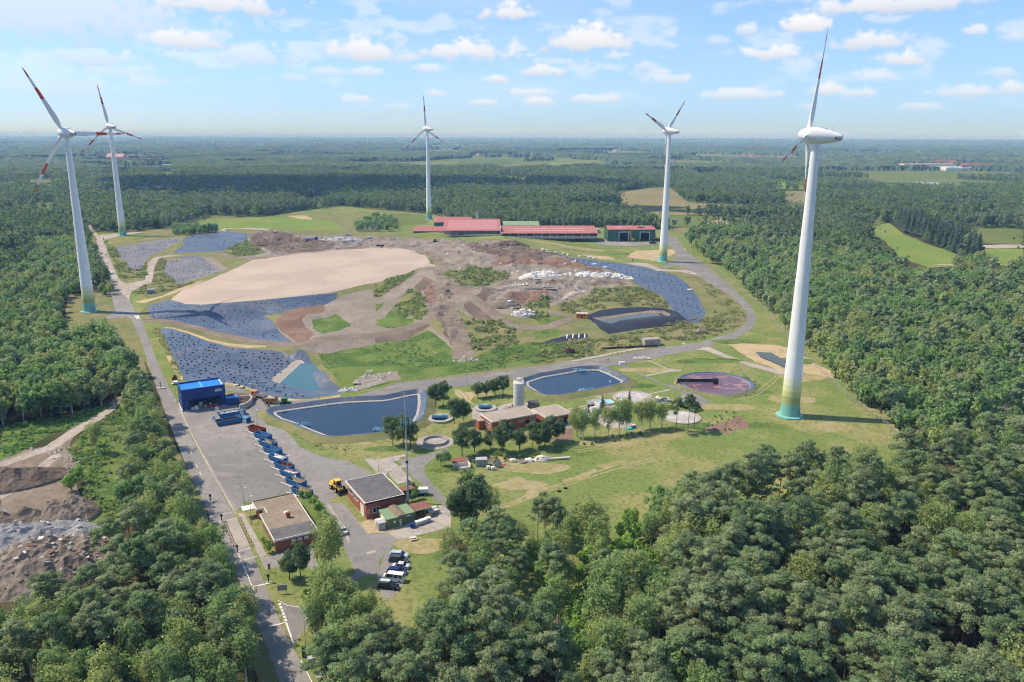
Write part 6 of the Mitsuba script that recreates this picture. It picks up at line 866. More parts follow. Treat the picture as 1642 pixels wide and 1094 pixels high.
t.part('wall', 'window_frame', bx(0, W, 0, .4, 0, .6), bx(W - .4, W, .4, D, 0, 8)); k = t.part('roof', 'roof_red', side([(-.6, 4.8), (D, 11.2), (D, 11.6), (-.6, 5.2)], 0, W)); t.part('worn_roof', 'roof_worn', side([(4, 5.86), (40, 10.82), (40, 10.88), (4, 5.92)], 4, W - 3), under=k); t.part('inner_wall', 'concrete_plain', bx(1, W - .41, 14, 14.4, 0, 6))
for i in range(9): t.part('post', 'window_frame', bx(i * 6.8, i * 6.8 + .35, -.5, -.05, 0, 4.7))
t = Thing('low_wing', 'long low red roof at the left end of the halls, half hidden by the bank', 'building', (-98, 790), -3); t.part('wall', 'hall_green', bx(0, 33, 0, 14, 0, 3)); t.part('roof', 'roof_red', side([(-.6, 3.1), (14, 6.4), (14, 6.8), (-.6, 3.5)], -.5, 33.5)); t.part('skylight', 'plaster', bx(8, 10, 6, 7, 5.0, 5.5), bx(20, 22, 6, 7, 5.0, 5.5))
t = Thing('far_green_hall', 'dark green hall with a red roof at the far left of the farm', 'building', (-83, 850), 1.8); t.part('wall', 'hall_green', bx(0, 39, 0, 20, 0, 6)); t.part('roof', 'roof_red', side([(-.6, 6.0), (20.5, 9.6), (20.5, 10), (-.6, 6.4)], -.5, 39.5)); t.part('roof_vent', 'plaster', *[bx(x, x + 1.2, 16, 17, 9.0, 10.2) for x in (6, 15, 24, 33)])
t = Thing('lean_hall', 'green hall with a pale green roof behind the long red roof', 'building', (-9, 806), 1.8); t.part('wall', 'hall_green', bx(0, 36, 0, 18, 0, 8.6)); t.part('roof', 'roof_green', side([(-.5, 8.6), (18.5, 11), (18.5, 11.4), (-.5, 9)], -.4, 36.4)); t.part('roof_light', 'plaster', *[bx(x, x + 1, 14, 15, 10.9, 11.5) for x in range(3, 34, 4)])
t = Thing('chimney_pole', 'thin pale chimney behind the middle hall', 'chimney', (-36, 818)); t.part('pipe', 'plaster', cyl(0, 0, 0, 21, .7, .6, 12)); t.part('collar', 'zinc', lathe([(.7, 20), (.85, 20.4), (.7, 20.8)], 12))
t = Thing('green_hall', 'dark green hall with a red roof and two tall dark gateways', 'building', (90.6, 756), 1.7); W, D = 45, 26
t.part('wall', 'hall_green', bx(0, 11, 0, .3, 0, 11), bx(19.5, 31, 0, .3, 0, 11), bx(39.5, W, 0, .3, 0, 11), bx(11, 19.5, 0, .3, 8.6, 11), bx(31, 39.5, 0, .3, 8.6, 11), bx(0, .3, .3, D, 0, 11), bx(W - .3, W, .3, D, 0, 11), bx(.3, W - .3, D - .3, D, 0, 11)); k = t.part('roof', 'roof_red', side([(-.5, 11), (D / 2, 13.2), (D + .5, 11), (D + .5, 11.35), (D / 2, 13.6), (-.5, 11.35)], -.5, W + .5)); t.part('roof_light', 'roof_worn', side([(2, 11.85), (10, 13.2), (10, 13.3), (2, 11.95)], 9, 15), under=k); t.part('roof_light', 'loader_black', side([(4, 12.2), (8, 12.9), (8, 13.0), (4, 12.3)], 29, 36), under=k)
for x in (11, 31): t.part('gate_frame', 'plaster', bx(x - .6, x, -.25, -.004, 0, 9.2), bx(x + 8.5, x + 9.1, -.25, -.004, 0, 9.2), bx(x, x + 8.5, -.25, -.004, 8.6, 9.2))
for i, (s, r, h, lab) in enumerate((((12.5, 820), 5.0, 5.5, 'left round silo tank with a white dome behind the long hall'), ((33, 822), 5.0, 5.2, 'right round silo tank with a white dome behind the long hall'), ((52, 822), 4.5, 3.6, 'low round grey tank right of the domed tanks'), ((64, 824), 4.2, 3.4, 'low round olive tank beside the green hall'))):
    q = Thing('farm_tank', lab, 'tank', (s[0] + 22, s[1])); q.part('shell', 'zinc' if i < 3 else 'olive', cyl(0, 0, 0, h, r, n=28), smooth=30); q.part('lid', 'bag_white' if i < 2 else 'zinc', lathe([(r + .2, h), (r * .6, h + 1.1), (.6, h + 1.6), (.02, h + 1.7)], 28), smooth=30); q.part('band', 'bin_grey', lathe([(r + .004, h - .7), (r + .1, h - .6), (r + .004, h - .5)], 28))
t = Thing('excavator', 'yellow long armed excavator in front of the green hall', 'excavator', (113.1,755.8), 170); t.part('house', 'crane_yellow', bx(-2.5, 1.0, -1.3, 1.3, 1.3, 2.9)); t.part('cab', 'glass', bx(.2, 1.9, .1, 1.3, 1.5, 3.3)); t.part('undercarriage', 'loader_black', bx(-2.6, 2.6, -1.5, -.9, 0, 1.2), bx(-2.6, 2.6, .9, 1.5, 0, 1.2), bx(-1, 1, -.89, .89, .4, 1.29)); t.part('boom', 'crane_yellow', tube([(.6, -.4, 2.6), (1.0, -.4, 7.5), (2.6, -.4, 13.5)], [.55, .5, .35], 6)); t.part('stick', 'orange', tube([(2.6, -.4, 13.5), (4.6, -.4, 8.5)], .3, 6)); t.part('bucket', 'loader_black', bx(4.1, 5.3, -1.0, .2, 7.4, 8.6, .2, .1))
t = Thing('mobile_crane', 'red mobile crane with a long dark lattice jib beside the green hall', 'crane', (137.2,762.8), 120); t.part('chassis', 'rust', bx(-5, 5, -1.3, 1.3, .7, 1.8)); t.part('cab', 'red', bx(3, 5.2, -1.2, 1.2, 1.8, 3.4)); t.part('jib', 'loader_black', tube([(-1, -.4, 2.2), (10, -.4, 23)], .18, 4), tube([(-1, .4, 2.2), (10, .4, 23)], .18, 4), tube([(-1, 0, 3), (10, 0, 23.6)], .18, 4), *[tube([(-1 + 1.1 * i, -.4, 2.2 + 2.08 * i), (-1 + 1.1 * (i + 1), .4, 2.2 + 2.08 * (i + 1))], .1, 4) for i in range(10)]); wheels(t, [(x, y) for x in (-4, -2, 2, 4) for y in (-1.1, 1.1)], .6, .5)
t = Thing('black_machine', 'dark parked machine in front of the right gateway of the green hall', 'machine', (130.3,737.7), 5); t.part('body', 'loader_black', bx(-3, 2, -1, 1, .7, 2.0)); t.part('cab', 'glass', bx(-.5, 1.2, -.9, .9, 2.0, 3.2, .1, .1)); t.part('bucket', 'loader_black', bx(2.2, 3.4, -1.3, 1.3, .3, 1.4)); wheels(t, [(x, y) for x in (-2, 1.4) for y in (-1, 1)], .7, .5)
# ------------------------------------------------------------------ landfill: hut, heaps, loose stuff
def heap(name, label, cat_, loc, size, m, seed, lumps=None, n=0, lump=.5, rz=0, group=None, m2=None):
    t = Thing(name, label, cat_, loc, rz, group); g = 40; a, b, h = size
    u, w = np.meshgrid(np.linspace(-1, 1, g), np.linspace(-1, 1, g)); r = np.sqrt(u * u + w * w)
    q = np.column_stack([u.ravel() * a / 3 + seed * 5, w.ravel() * b / 3, u.ravel() * 0])
    nz = meshkit.fbm(q, 4, seed).reshape(g, g); z = h * np.clip(1 - r ** 1.4, 0, 1) ** .9 * (.45 + 1.1 * nz) + np.where(r < .95, .25 * meshkit.fbm(q * 4, 2, seed + 3).reshape(g, g), 0) - .3 * (r > .93)
    v = np.column_stack([u.ravel() * a, w.ravel() * b, z.ravel()]); i, j = np.meshgrid(np.arange(g - 1), np.arange(g - 1), indexing='ij'); o = (i * g + j).ravel(); f = np.vstack([np.column_stack([o, o + 1, o + g + 1]), np.column_stack([o, o + g + 1, o + g])])
    t.part('fill', m, (v, f))
    rr = np.random.default_rng(seed)
    base = np.array([[-1, -1, -.5], [1, -1, -.5], [1, 1, -.5], [-1, 1, -.5], [-1, -1, .5], [1, -1, .5], [1, 1, .5], [-1, 1, .5]])
    for k in range(n):
        x, y = rr.uniform(-.75, .75, 2); jx, jy = int((x + 1) / 2 * (g - 1)), int((y + 1) / 2 * (g - 1)); s = lump * rr.uniform(.4, 1.5)
        p = (base + rr.uniform(-.3, .3, (8, 3))) * [s, s * rr.uniform(.5, 1), s * rr.uniform(.4, .9)]
        e = trimesh.transformations.euler_matrix(*rr.uniform(-.5, .5, 2), rr.uniform(0, 6.3))[:3, :3]
        t.part('lump', lumps[k % len(lumps)], (p @ e.T + [x * a, y * b, z[jy, jx] + s * .2], _BF))
    return t
heap('rubble_heap', 'big brown rubble heap with pale broken slabs at the left edge', 'rubble heap', (*(-108.4,166.5), 0), (19, 13, 6.5), 'track', 11, ('rock', 'concrete_plain', 'wood', 'tile_brown', 'plaster', 'grey_soil'), 170, .42, 25)
heap('gravel_heap', 'grey crushed stone heap behind the rubble at the left edge', 'gravel heap', (*(-122.4,177.9), 0), (22, 9, 5), 'grey_stone', 12, ('zinc', 'grey_paint', 'zinc'), 120, .3, 20)
heap('earth_bank', 'brown earth bank below the bush at the left edge', 'earth bank', (*(-119,192), 0), (10, 9, 5), 'track', 13, None, 0, 1, 30)
heap('earth_bank', 'low brown earth ridge above the grey stone heap', 'earth bank', (*(-129.2,187.4), 0), (18, 6, 4), 'dark_soil', 14, None, 0, 1, 15)
heap('earth_bank', 'brown earth hump between the two dirt tracks', 'earth bank', (*(-144.6,213.6), 0), (16, 8, 4), 'dark_soil', 15, None, 0, 1, 30)
heap('bag_pile', 'left pile of white sacks and foil on the landfill crest', 'bag pile', (18.4,505.7), (15, 6, 3.5), 'plaster', 21, ('bag_white', 'white', 'bin_grey'), 110, .7, 12)
heap('bag_pile', 'right long pile of white bulk bags on the landfill crest', 'bag pile', (53.1,515.4), (26, 5.0, 3.2), 'plaster', 22, ('bag_white', 'white', 'bin_grey'), 150, .8, 2)
heap('bag_pile', 'small pile of white rubbish below the brown cut face', 'bag pile', (5.7,422.9), (8, 5.5, 3.2), 'concrete_plain', 23, ('bag_white', 'plaster', 'bin_grey'), 80, .6, 0)
heap('rubble_heap', 'grey rubble heap with white scraps on the landfill terrace', 'rubble heap', (8.3,476.1), (18, 5, 2.0), 'grey_soil', 24, ('bag_white', 'zinc', 'plaster'), 60, .5, 5)
heap('soil_heap', 'dark pointed soil heap in front of the red roofs', 'soil heap', (-2.5,639.3), (17, 7, 4.5), 'dark_soil', 25, ('red_soil', 'dark_soil'), 30, .8, 0)
heap('soil_heap', 'long dark soil ridge behind the sand', 'soil heap', (-200.2,689.3), (30, 10, 4.5), 'dark_soil', 26, ('dark_soil', 'grey_soil'), 30, .8, 0)
heap('soil_heap', 'dark grey soil heap beside the pale vans', 'soil heap', (-148.4,687.7), (18, 6, 3.0), 'zinc', 27, ('zinc', 'grey_paint'), 30, .8, 0)
heap('soil_heap', 'tan soil hump right of the steep track', 'soil heap', (-4.5,442.2), (9, 8, 3.5), 'track', 28, ('grey_soil', 'bag_white'), 20, .6, 0)
heap('sand_heap', 'tan sand heap beyond the trees at the far right of the farm', 'sand heap', (*(217.5,842), 0), (24, 14, 11), 'yellow_sand', 31, None, 0, 1, 0)
heap('scrap_heap', 'dark brushwood heap on the slope above the ring road', 'brush heap', (26.2,357.2), (3.6, 2.6, 2.2), 'loader_black', 33, ('wood', 'dark_soil', 'rust'), 40, .45, 0)
heap('scrap_heap', 'dark brushwood and stones by the bend of the ring road', 'brush heap', (96,396.1), (4, 2.6, 2.0), 'dark_soil', 34, ('rock', 'wood', 'zinc'), 40, .5, 0)
heap('rubble_heap', 'small pale rubble pile at the corner of the ring road and long basin', 'rubble heap', (-64.8,302.1), (5, 2, 1.1), 'concrete_plain', 35, ('bag_white', 'plaster', 'zinc'), 40, .4, 0)
heap('rubble_heap', 'pale yellowish rubble pile in the rough grass', 'rubble heap', (9.4,231.5), (3.0, 1.6, 1.2), 'plaster', 36, ('plaster', 'rock', 'cream'), 40, .35, 0)
heap('rubble_heap', 'small white rubble pile left of the yellowish one', 'rubble heap', (5.4,230.6), (1.4, 1.0, .9), 'bag_white', 37, ('white', 'plaster'), 14, .3, 0)
heap('boulder_pile', 'pile of pale boulders beside the round covered basin', 'boulder pile', (57,289.1), (4.0, 1.6, 1.2), 'rock', 38, ('plaster', 'rock', 'bin_grey'), 26, .6, 0)
heap('rubble_heap', 'pale stones in the grass at the fork of the branch road', 'rubble heap', (59.3,348), (5, 1.6, .7), 'concrete_plain', 39, ('plaster', 'rock'), 30, .35, 0)
t = Thing('orange_hut', 'small orange container hut beside the storage basin', 'hut', (34.5,417.8), -8); t.part('body', 'orange', bx(0, 6.0, 0, 2.6, .1, 2.6)); t.part('roof', 'plaster', bx(-.05, 6.05, -.05, 2.65, 2.6, 2.75)); t.part('door', 'loader_black', bx(2.6, 3.5, -.05, -.003, .2, 2.1)); t.part('window', 'loader_black', bx(4.0, 4.8, -.05, -.003, 1.2, 2.0)); t.part('window', 'loader_black', bx(1.0, 1.8, -.05, -.003, 1.2, 2.0)); t.part('plinth', 'concrete_plain', bx(.1, 5.9, .1, 2.5, -.5, .1))
t = Thing('concrete_hut', 'weathered grey concrete hut on the grass slope by the ring road', 'hut', (63.8,369.9), 12); t.part('wall', 'rock', bx(0, 8, 0, 4, -.3, 3.0)); t.part('roof', 'concrete', bx(-.15, 8.15, -.15, 4.15, 3.0, 3.25)); t.part('hatch', 'grey_paint', bx(3, 4.4, -.06, -.003, .2, 2.0))
t = Thing('grey_hut', 'small grey box hut on the grass by the haul road fork', 'hut', (-226.9,491.7), 15); t.part('wall', 'grey_paint', bx(-2, 2, -1.2, 1.2, .3, 2.6)); t.part('roof', 'zinc', bx(-2.2, 2.2, -1.4, 1.4, 2.6, 2.8)); t.part('leg', 'loader_black', *[bx(x, x + .2, y, y + .2, -.3, .3) for x in (-1.9, 1.7) for y in (-1.1, .9)])
t = Thing('culvert', 'pale concrete drainage chute beside the haul road', 'culvert', (-205.7,426.2), -60); t.part('channel', 'plaster', bx(-6, 6, -.9, -.6, 0, .5), bx(-6, 6, .6, .9, 0, .5)); t.part('floor', 'bin_grey', bx(-6, 6, -.6, .6, 0, .15))
t = Thing('white_post_box', 'white box at the corner of the branch road', 'box', (48.8,339.2), 10); t.part('body', 'white', bx(-1.2, 1.2, -.6, .6, 0, 1.0)); t.part('lid', 'plaster', bx(-1.3, 1.3, -.7, .7, 1.0, 1.1))
t = Thing('pipe_strip', 'dark pipe lying along the verge left of the concrete hut', 'pipe', (56.1,366.4), 12); t.part('shell', 'loader_black', tube([(-14, 0, .5), (14, 0, .5)], .45, 10)); t.part('support', 'wood', *[bx(x, x + .2, -.6, .6, 0, .2) for x in (-10, 0, 10)])
t = Thing('meter_box', 'dark instrument post near the second tower from the right', 'post', (94.7,623.3), 0); t.part('post', 'zinc', cyl(0, 0, 0, 2.2, .12, n=6)); t.part('box', 'grey_paint', bx(-.6, .6, -.4, .4, 1.4, 3.4))
for i in range(9):
    p = [(27.5,616.3),(34.5,629.7),(40.6,633.5),(44.5,629.8),(53.6,630.7),(61.5,631.4),(65.1,628.9),(27.5,637.7),(25.1,645.2)][i]; q = Thing('white_block', 'white block in the row along the top of the black liner', 'block', p, i * 37, 'white blocks along the black liner'); q.part('block', 'plaster', rounded(bx(-1.5, 1.5, -.9, .9, 0, 1.4), .15), smooth=40); q.part('eye', 'zinc', cyl(0, 0, 1.4, 1.6, .15, n=6))
for p, lab in (((65.6,556.9), 'lower of the white sheets lying on the black liner'), ((59.4,572.7), 'middle white sheet lying on the black liner'), ((44.6,572.2), 'upper white sheet lying on the black liner'), ((115.4,509.4), 'white sheet lying at the right edge of the black liner')):
    q = Thing('white_sheet', lab, 'sheet', p, 20); v, f = blob(1, 3, .3, 2, (2.4, 1.2, .35)); q.part('foil', 'bag_white', (v + [0, 0, .3], f)); q.part('weight', 'tyre', cyl(.6, .2, .5, .8, .4, n=10))
t = Thing('white_strips', 'row of pale pipes lying across the strip of black liner', 'pipes', (32.6,384.7), 5); t.part('pipe', 'bag_white', *[tube([(x, -4, .4), (x + 1.5, 4, .5)], .3, 6) for x in (-6, -3, 0, 3)])
# things by the rough grass
t = Thing('store_container', 'small grey steel container in the grass right of the bunker', 'container', (-10.8,226.1), 8); t.part('body', 'grey_paint', bx(0, 3.4, 0, 2.2, .1, 2.2)); t.part('roof', 'steel', bx(-.05, 3.45, -.05, 2.25, 2.2, 2.3)); t.part('rib', 'zinc', *[bx(x, x + .08, -.05, -.002, .15, 2.15) for x in np.arange(.2, 3.3, .4)]); t.part('skid', 'loader_black', bx(.1, 3.3, .1, .3, 0, .1), bx(.1, 3.3, 1.9, 2.1, 0, .1))
t = Thing('cable_reel', 'black cable reel with pale flanges standing beside the grey container', 'cable reel', (-4.3,226.2), 20)
for y in (-.8, .8): t.part('flange', 'zinc', ydisc(0, y, 1.15, 1.15, .12, 20))
t.part('cable', 'loader_black', ydisc(0, 0, 1.15, .85, 1.47, 18)); t.part('hub', 'steel', ydisc(0, 0, 1.15, .2, 1.9, 10))
for x, lab in (((-7,224.4), 'left white cage tank in front of the grey container'), ((-5.7,224), 'right white cage tank in front of the cable reel')):
    q = Thing('cage_tank', lab, 'tank', x, 15); q.part('body', 'bag_white', rounded(bx(-.5, .5, -.5, .5, .15, 1.1), .08), smooth=40); q.part('cage', 'zinc', *[bx(a, a + .03, -.55, -.52, .1, 1.15) for a in (-.5, -.2, .1, .45)], *[bx(-.55, .55, -.55, -.521, z, z + .03) for z in (.4, .8)]); q.part('pallet', 'wood', bx(-.55, .55, -.5, .5, 0, .149))
t = Thing('red_white_barrier', 'red and white barrier beam leaning by the cable reel', 'barrier', (-2.4,227.9), -30); t.part('beam', 'white', tube([(0, 0, .2), (1.4, 0, 1.3)], .16, 6)); t.part('stripe', 'red', tube([(.4, 0, .52), (.7, 0, .75)], .175, 6)); t.part('foot', 'red', bx(-.5, .5, -.4, .4, 0, .2))
t = Thing('yellow_bags', 'pale yellow tarpaulin bundle on the grass', 'bundle', (0.5,230.1), 0); v, f = blob(1, 6, .35, 2, (1.1, .8, .7)); t.part('tarpaulin', 'cream', (v + [0, 0, .5], f)); t.part('plank', 'wood', bx(-3, -1.2, -.1, .1, .1, .2), bx(-2.8, -1, .15, .3, .1, .2))
t = Thing('ring_segment', 'pale concrete pipe ring lying on the grass', 'pipe ring', (3.3,229.7), 0); t.part('ring', 'concrete', lathe([(1.2, 0), (1.2, .6), (1.0, .6), (1.0, 0)], 24)); t.part('soil', 'grey_soil', cyl(0, 0, 0, .3, .99, n=20))
t = Thing('long_pipe', 'long white pipe lying on the rough grass', 'pipe', (14.8,232), 12); t.part('shell', 'plaster', tube([(-3.4, 0, .45), (3.4, 0, .45)], .42, 14), smooth=True); t.part('chock', 'wood', bx(-2, -1.8, -.5, .5, 0, .1), bx(1.8, 2, -.5, .5, 0, .1))
for s, lab in (((13.6,209), 'left tyre lying on the sandy strip'), ((15.5,211.1), 'right black drum beside the tyre on the sandy strip')):
    q = Thing('old_tyre', lab, 'tyre', s); v, f = ytorus(0, 0, 0, .5, .35); q.part('tread', 'tyre', (np.stack([v[:, 0], v[:, 2], v[:, 1] + .18], 1), f[:, ::-1])); q.part('rim', 'zinc', cyl(0, 0, .05, .25, .27, n=10))
t = Thing('bunker', 'sunken concrete bunker with a flat rust brown roof in the grass bank', 'bunker', (-17.8,226.1), 18); t.part('wall', 'plaster', bx(0, 4.6, -.2, .1, 0, 1.2), bx(4.6, 4.9, -2.6, 3, 0, 1.3), bx(1.6, 4.6, -2.6, -2.4, 0, .5)); t.part('roof', 'tile_brown', bx(-.2, 4.7, .1, 3.4, 1.2, 1.4)); t.part('floor', 'concrete', bx(1.0, 4.6, -2.4, -.2, 0, .1)); t.part('rail', 'zinc', bx(-.2, 1.0, -2.0, -1.95, .5, .55), bx(-.2, -.15, -2.0, -.2, .5, .55))
t = Thing('black_tank', 'tall black tank with a domed top behind the birches', 'tank', (29.1,277.1), 0); t.part('shell', 'loader_black', cyl(0, 0, 0, 3.0, 1.25, n=20), smooth=30); t.part('lid', 'grey_paint', lathe([(1.35, 3.0), (.6, 3.5), (.02, 3.6)], 20)); t.part('rail', 'zinc', lathe([(1.3, 3.6), (1.33, 3.63), (1.3, 3.66)], 16))
t = Thing('grey_tank', 'pale grey lying tank beside the black tank', 'tank', (30,275.3), 20); v, f = cyl(0, 0, -1.3, 1.3, 1.2, n=20); t.part('shell', 'bin_grey', (np.stack([v[:, 2], v[:, 0], v[:, 1] + 1.35], 1), f), smooth=30); t.part('saddle', 'concrete_plain', bx(-.9, -.6, -1.0, 1.0, 0, .5), bx(.6, .9, -1.0, 1.0, 0, .5))
t = Thing('small_tank', 'small pale round tank left of the black tank', 'tank', (27.2,275.9), 0); t.part('shell', 'bin_grey', cyl(0, 0, 0, 1.6, .85, n=18), smooth=30); t.part('lid', 'steel', lathe([(.87, 1.6), (.02, 1.9)], 18))
t = Thing('pump_pit', 'concrete pump pit with light blue covers behind the birches', 'pit', (35.2,285.5), 24); t.part('wall', 'plaster', bx(-3.4, 3.4, -2.2, -1.9, 0, .8), bx(-3.4, 3.4, 1.9, 2.2, 0, .8), bx(-3.4, -3.1, -1.9, 1.9, 0, .8), bx(3.1, 3.4, -1.9, 1.9, 0, .8)); t.part('cover', 'light_blue', bx(-3.1, -.6, -1.9, 1.9, .5, .62), bx(.5, 3.1, -1.9, 1.9, .55, .67)); t.part('railing', 'zinc', *[cyl(x, 2.05, .8, 1.8, .04, n=5) for x in (-3, -1.5, 0, 1.5, 3)], tube([(-3, 2.05, 1.8), (3, 2.05, 1.8)], .04, 4))
t = Thing('green_boat', 'turquoise upturned tub under the birches', 'tub', (40.7,258.6), 20); v, f = blob(1, 2, .1, 3, (1.5, .8, .7), 0); t.part('hull', 'turquoise', (v, f), smooth=True); t.part('lid', 'blue', bx(1.2, 2.4, .2, 1.2, .2, .7)); t.part('box', 'bag_white', bx(2.2, 3.0, 1.0, 1.8, 0, 1.1))
t = Thing('white_scrap', 'white scrap boxes under the left birches', 'scrap', (33.2,261.6), 30); t.part('box', 'plaster', bx(-.9, .3, -.6, .6, 0, .9)); t.part('sheet', 'white', bx(.4, 1.8, -.7, .6, 0, .3))
# people on the ring road
def person(loc, rz, shirt, label):
    t = Thing('person', label, 'person', loc, rz)
    J = dict(hipl=((0, .1, .92), .095), hipr=((0, -.1, .92), .095), kneel=((.12, .1, .5), .06), kneer=((-.1, -.1, .5), .06), ankl=((.16, .1, .09), .042), ankr=((-.28, -.1, .13), .042), toel=((.33, .1, .04), .035), toer=((-.14, -.1, .05), .035), waist=((0, 0, 1.08), .13), chest=((.02, 0, 1.34), .155), shl=((0, .19, 1.43), .065), shr=((0, -.19, 1.43), .065), ell=((-.1, .24, 1.15), .045), elr=((.08, -.24, 1.15), .045), wrl=((.0, .25, .9), .034), wrr=((.24, -.23, .95), .034), neck=((.02, 0, 1.5), .055), head=((.04, 0, 1.64), .1))
    def bone(a, b):
        return manifold3d.Manifold.batch_hull([manifold3d.Manifold.sphere(J[k][1], 12).translate(J[k][0]) for k in (a, b)])
    def body(pairs):
        m = manifold3d.Manifold.batch_boolean([bone(*p) for p in pairs], manifold3d.OpType.Add).to_mesh()
        return np.array(m.vert_properties[:, :3]), np.array(m.tri_verts)
    t.part('body', 'skin', body([('neck', 'head'), ('ell', 'wrl'), ('elr', 'wrr'), ('chest', 'neck'), ('shl', 'ell'), ('shr', 'elr')]), smooth=50)
    for k in ('hipl', 'hipr', 'kneel', 'kneer', 'waist', 'chest', 'shl', 'shr', 'ell', 'elr'): J[k] = (J[k][0], J[k][1] + .015)
    t.part('shirt', shirt, body([('waist', 'chest'), ('chest', 'shl'), ('chest', 'shr'), ('shl', 'ell'), ('shr', 'elr'), ('hipl', 'waist'), ('hipr', 'waist')]), smooth=50); t.part('trousers', 'cloth_dark', body([('hipl', 'kneel'), ('hipr', 'kneer'), ('kneel', 'ankl'), ('kneer', 'ankr'), ('hipl', 'hipr')]), smooth=50); t.part('shoe', 'loader_black', body([('ankl', 'toel')])); t.part('shoe', 'loader_black', body([('ankr', 'toer')])); v, f = blob(.112, 2, .06, 2); t.part('hair', 'loader_black', (v[:] * [1, 1, .8] + [.02, 0, 1.68], f))
person((43,342.7), 20, 'cloth_dark', 'person in dark clothes walking at the fork of the ring road'); person((48.7,353.7), 200, 'blue', 'person in a blue top walking along the ring road above the fork')
# fence along the right wood
t = Thing('wire_fence', 'long grey wire fence between the right grass and the dense wood', 'fence', (0, 0, 0)); fl = LineString([(153,639.3),(151.1,530.1),(144.6,435.4),(138.3,390),(134.4,344.4),(130.6,299.9),(131,272.6),(131.1,255.8),(129.7,246.2)]); n_ = int(fl.length / 3.0)
fp = [fl.interpolate(i / n_, True).coords[0] for i in range(n_ + 1)]
for p in fp: t.part('post', 'zinc', cyl(p[0], p[1], 0, 2.2, .06, n=5))
t.part('wire', 'zinc', *[tube([(x, y, z) for x, y in fp[::2]], .02, 3) for z in (.3, .8, 1.3, 1.7, 2.1)])
# tyres that hold the liners down
def tyre_mesh(r=.42):
    v, f = lathe([(r * .5, .08), (r * .75, .0), (r, .06), (r, .18), (r * .75, .24), (r * .5, .18), (r * .5, .08)], 9); return v, f
tyre_v, tyre_f = tyre_mesh()
def tyres(poly, du, dv, rot, where, seed, budget, size=1.0):
    poly = Polygon(poly).buffer(-1.2); r = np.random.default_rng(seed); shapely.prepare(poly); c, s = math.cos(rot), math.sin(rot); cx, cy = poly.centroid.coords[0]; pts = []
    for i in range(-90, 91):
        for j in range(-90, 91):
            x, y = cx + i * du * c - j * dv * s + r.normal() * .2 * du, cy + i * du * s + j * dv * c + r.normal() * .15 * dv
            if poly.contains(Point(x, y)) and r.random() < .84: pts.append((x, y))
    pts.sort(key=lambda p: p[1]); rest = []
    for k, (x, y) in enumerate(pts):
        z = ground_z(x, y); gx, gy = (ground_z(x + .6, y) - z) / .6, (ground_z(x, y + .6) - z) / .6
        q = r.uniform(.8, 1.2) * size; v = tyre_v * [q, q, q]; v = np.column_stack([v[:, 0] + x, v[:, 1] + y, v[:, 2] + z + .06 + gx * v[:, 0] + gy * v[:, 1]])
        if k < budget:
            key = num('tyre'); scene[key] = mikit.ply((v, tyre_f), 'mat_tyre'); labels[key] = dict(label=f'dark tyre weighing down the {where}', category='tyre', group=f'tyres on the {where}')
        else: rest.append((v, tyre_f))
    if rest: key = num('tyre_weights'); scene[key] = mikit.ply(cat(*rest), 'mat_tyre'); labels[key] = dict(label=f'many dark tyre weights dotted over the {where}', kind='stuff')
tyres([(-182.5,400.2),(-175.4,398.1),(-162,386.6),(-147,372.3),(-134.2,363.7),(-122.4,360.6),(-110.9,357.8),(-102.1,354.5),(-99.8,351.5),(-98.7,330.2),(-102.2,323.7),(-79.4,295.2),(-79.2,290.7),(-87.1,290.9),(-103.6,301.4),(-116.4,312),(-134.1,312.1),(-150.7,342.1)], 2.6, 4.0, -.08, 'lower lined cell', 3, 300, .95)
tyres([(-210.9,450.5),(-206.1,461.1),(-201.5,460),(-185.8,442.9),(-175,438.3),(-159.9,439.5),(-136.2,446.6),(-110.3,459),(-104.3,461.9),(-108,448),(-128.9,431.4),(-138,431.7),(-111,377.6),(-128.8,381),(-143.9,392),(-164.3,407.6),(-185.2,421.7),(-196.9,423)], 3.2, 4.6, .05, 'upper liner below the sand', 4, 0, .85)
tyres([(-348.2,694.2),(-332.3,719.3),(-310.4,744.4),(-300.8,725.9),(-297.9,696.1),(-293.8,662.8),(-295.2,646.4),(-287.6,618.9),(-271.7,575.9),(-283.1,584.1),(-315.3,637.7)], 4.0, 6.5, .05, 'far left dusty liner', 5, 0, .9)
tyres([(-261.7,591.4),(-268.8,616.8),(-264.4,636.9),(-250.2,636.1),(-243.4,625.3),(-212.5,567),(-201.1,558.1),(-210.7,542.3),(-219.1,516.1),(-240.4,548.7),(-250.5,567.1)], 3.4, 5.0, .05, 'middle dusty liner', 6, 0, .9)
tyres([(-281.7,656.5),(-286.9,693.5),(-299.4,722.5),(-304.3,745.2),(-305.5,811.8),(-273.8,771.6),(-240.8,734.5),(-235.5,701.6),(-240.5,658),(-259.7,656.1)], 7, 6, .2, 'far blue liner', 7, 0, 1)
tyres([(39,608),(56,616.7),(73.7,615.2),(95.7,596.3),(111.8,576.2),(117.3,558.1),(118.2,528.1),(115.9,487),(110.3,442),(101.4,417.1),(94.5,416.5),(91.9,431.9),(90.5,444),(90.8,474.8),(84.1,476.4),(79.2,499.8),(75.2,518.5),(68.1,540.9),(51,559.7)], 4.4, 5.6, -.12, 'black liner of the far right flank', 8, 0, .95)
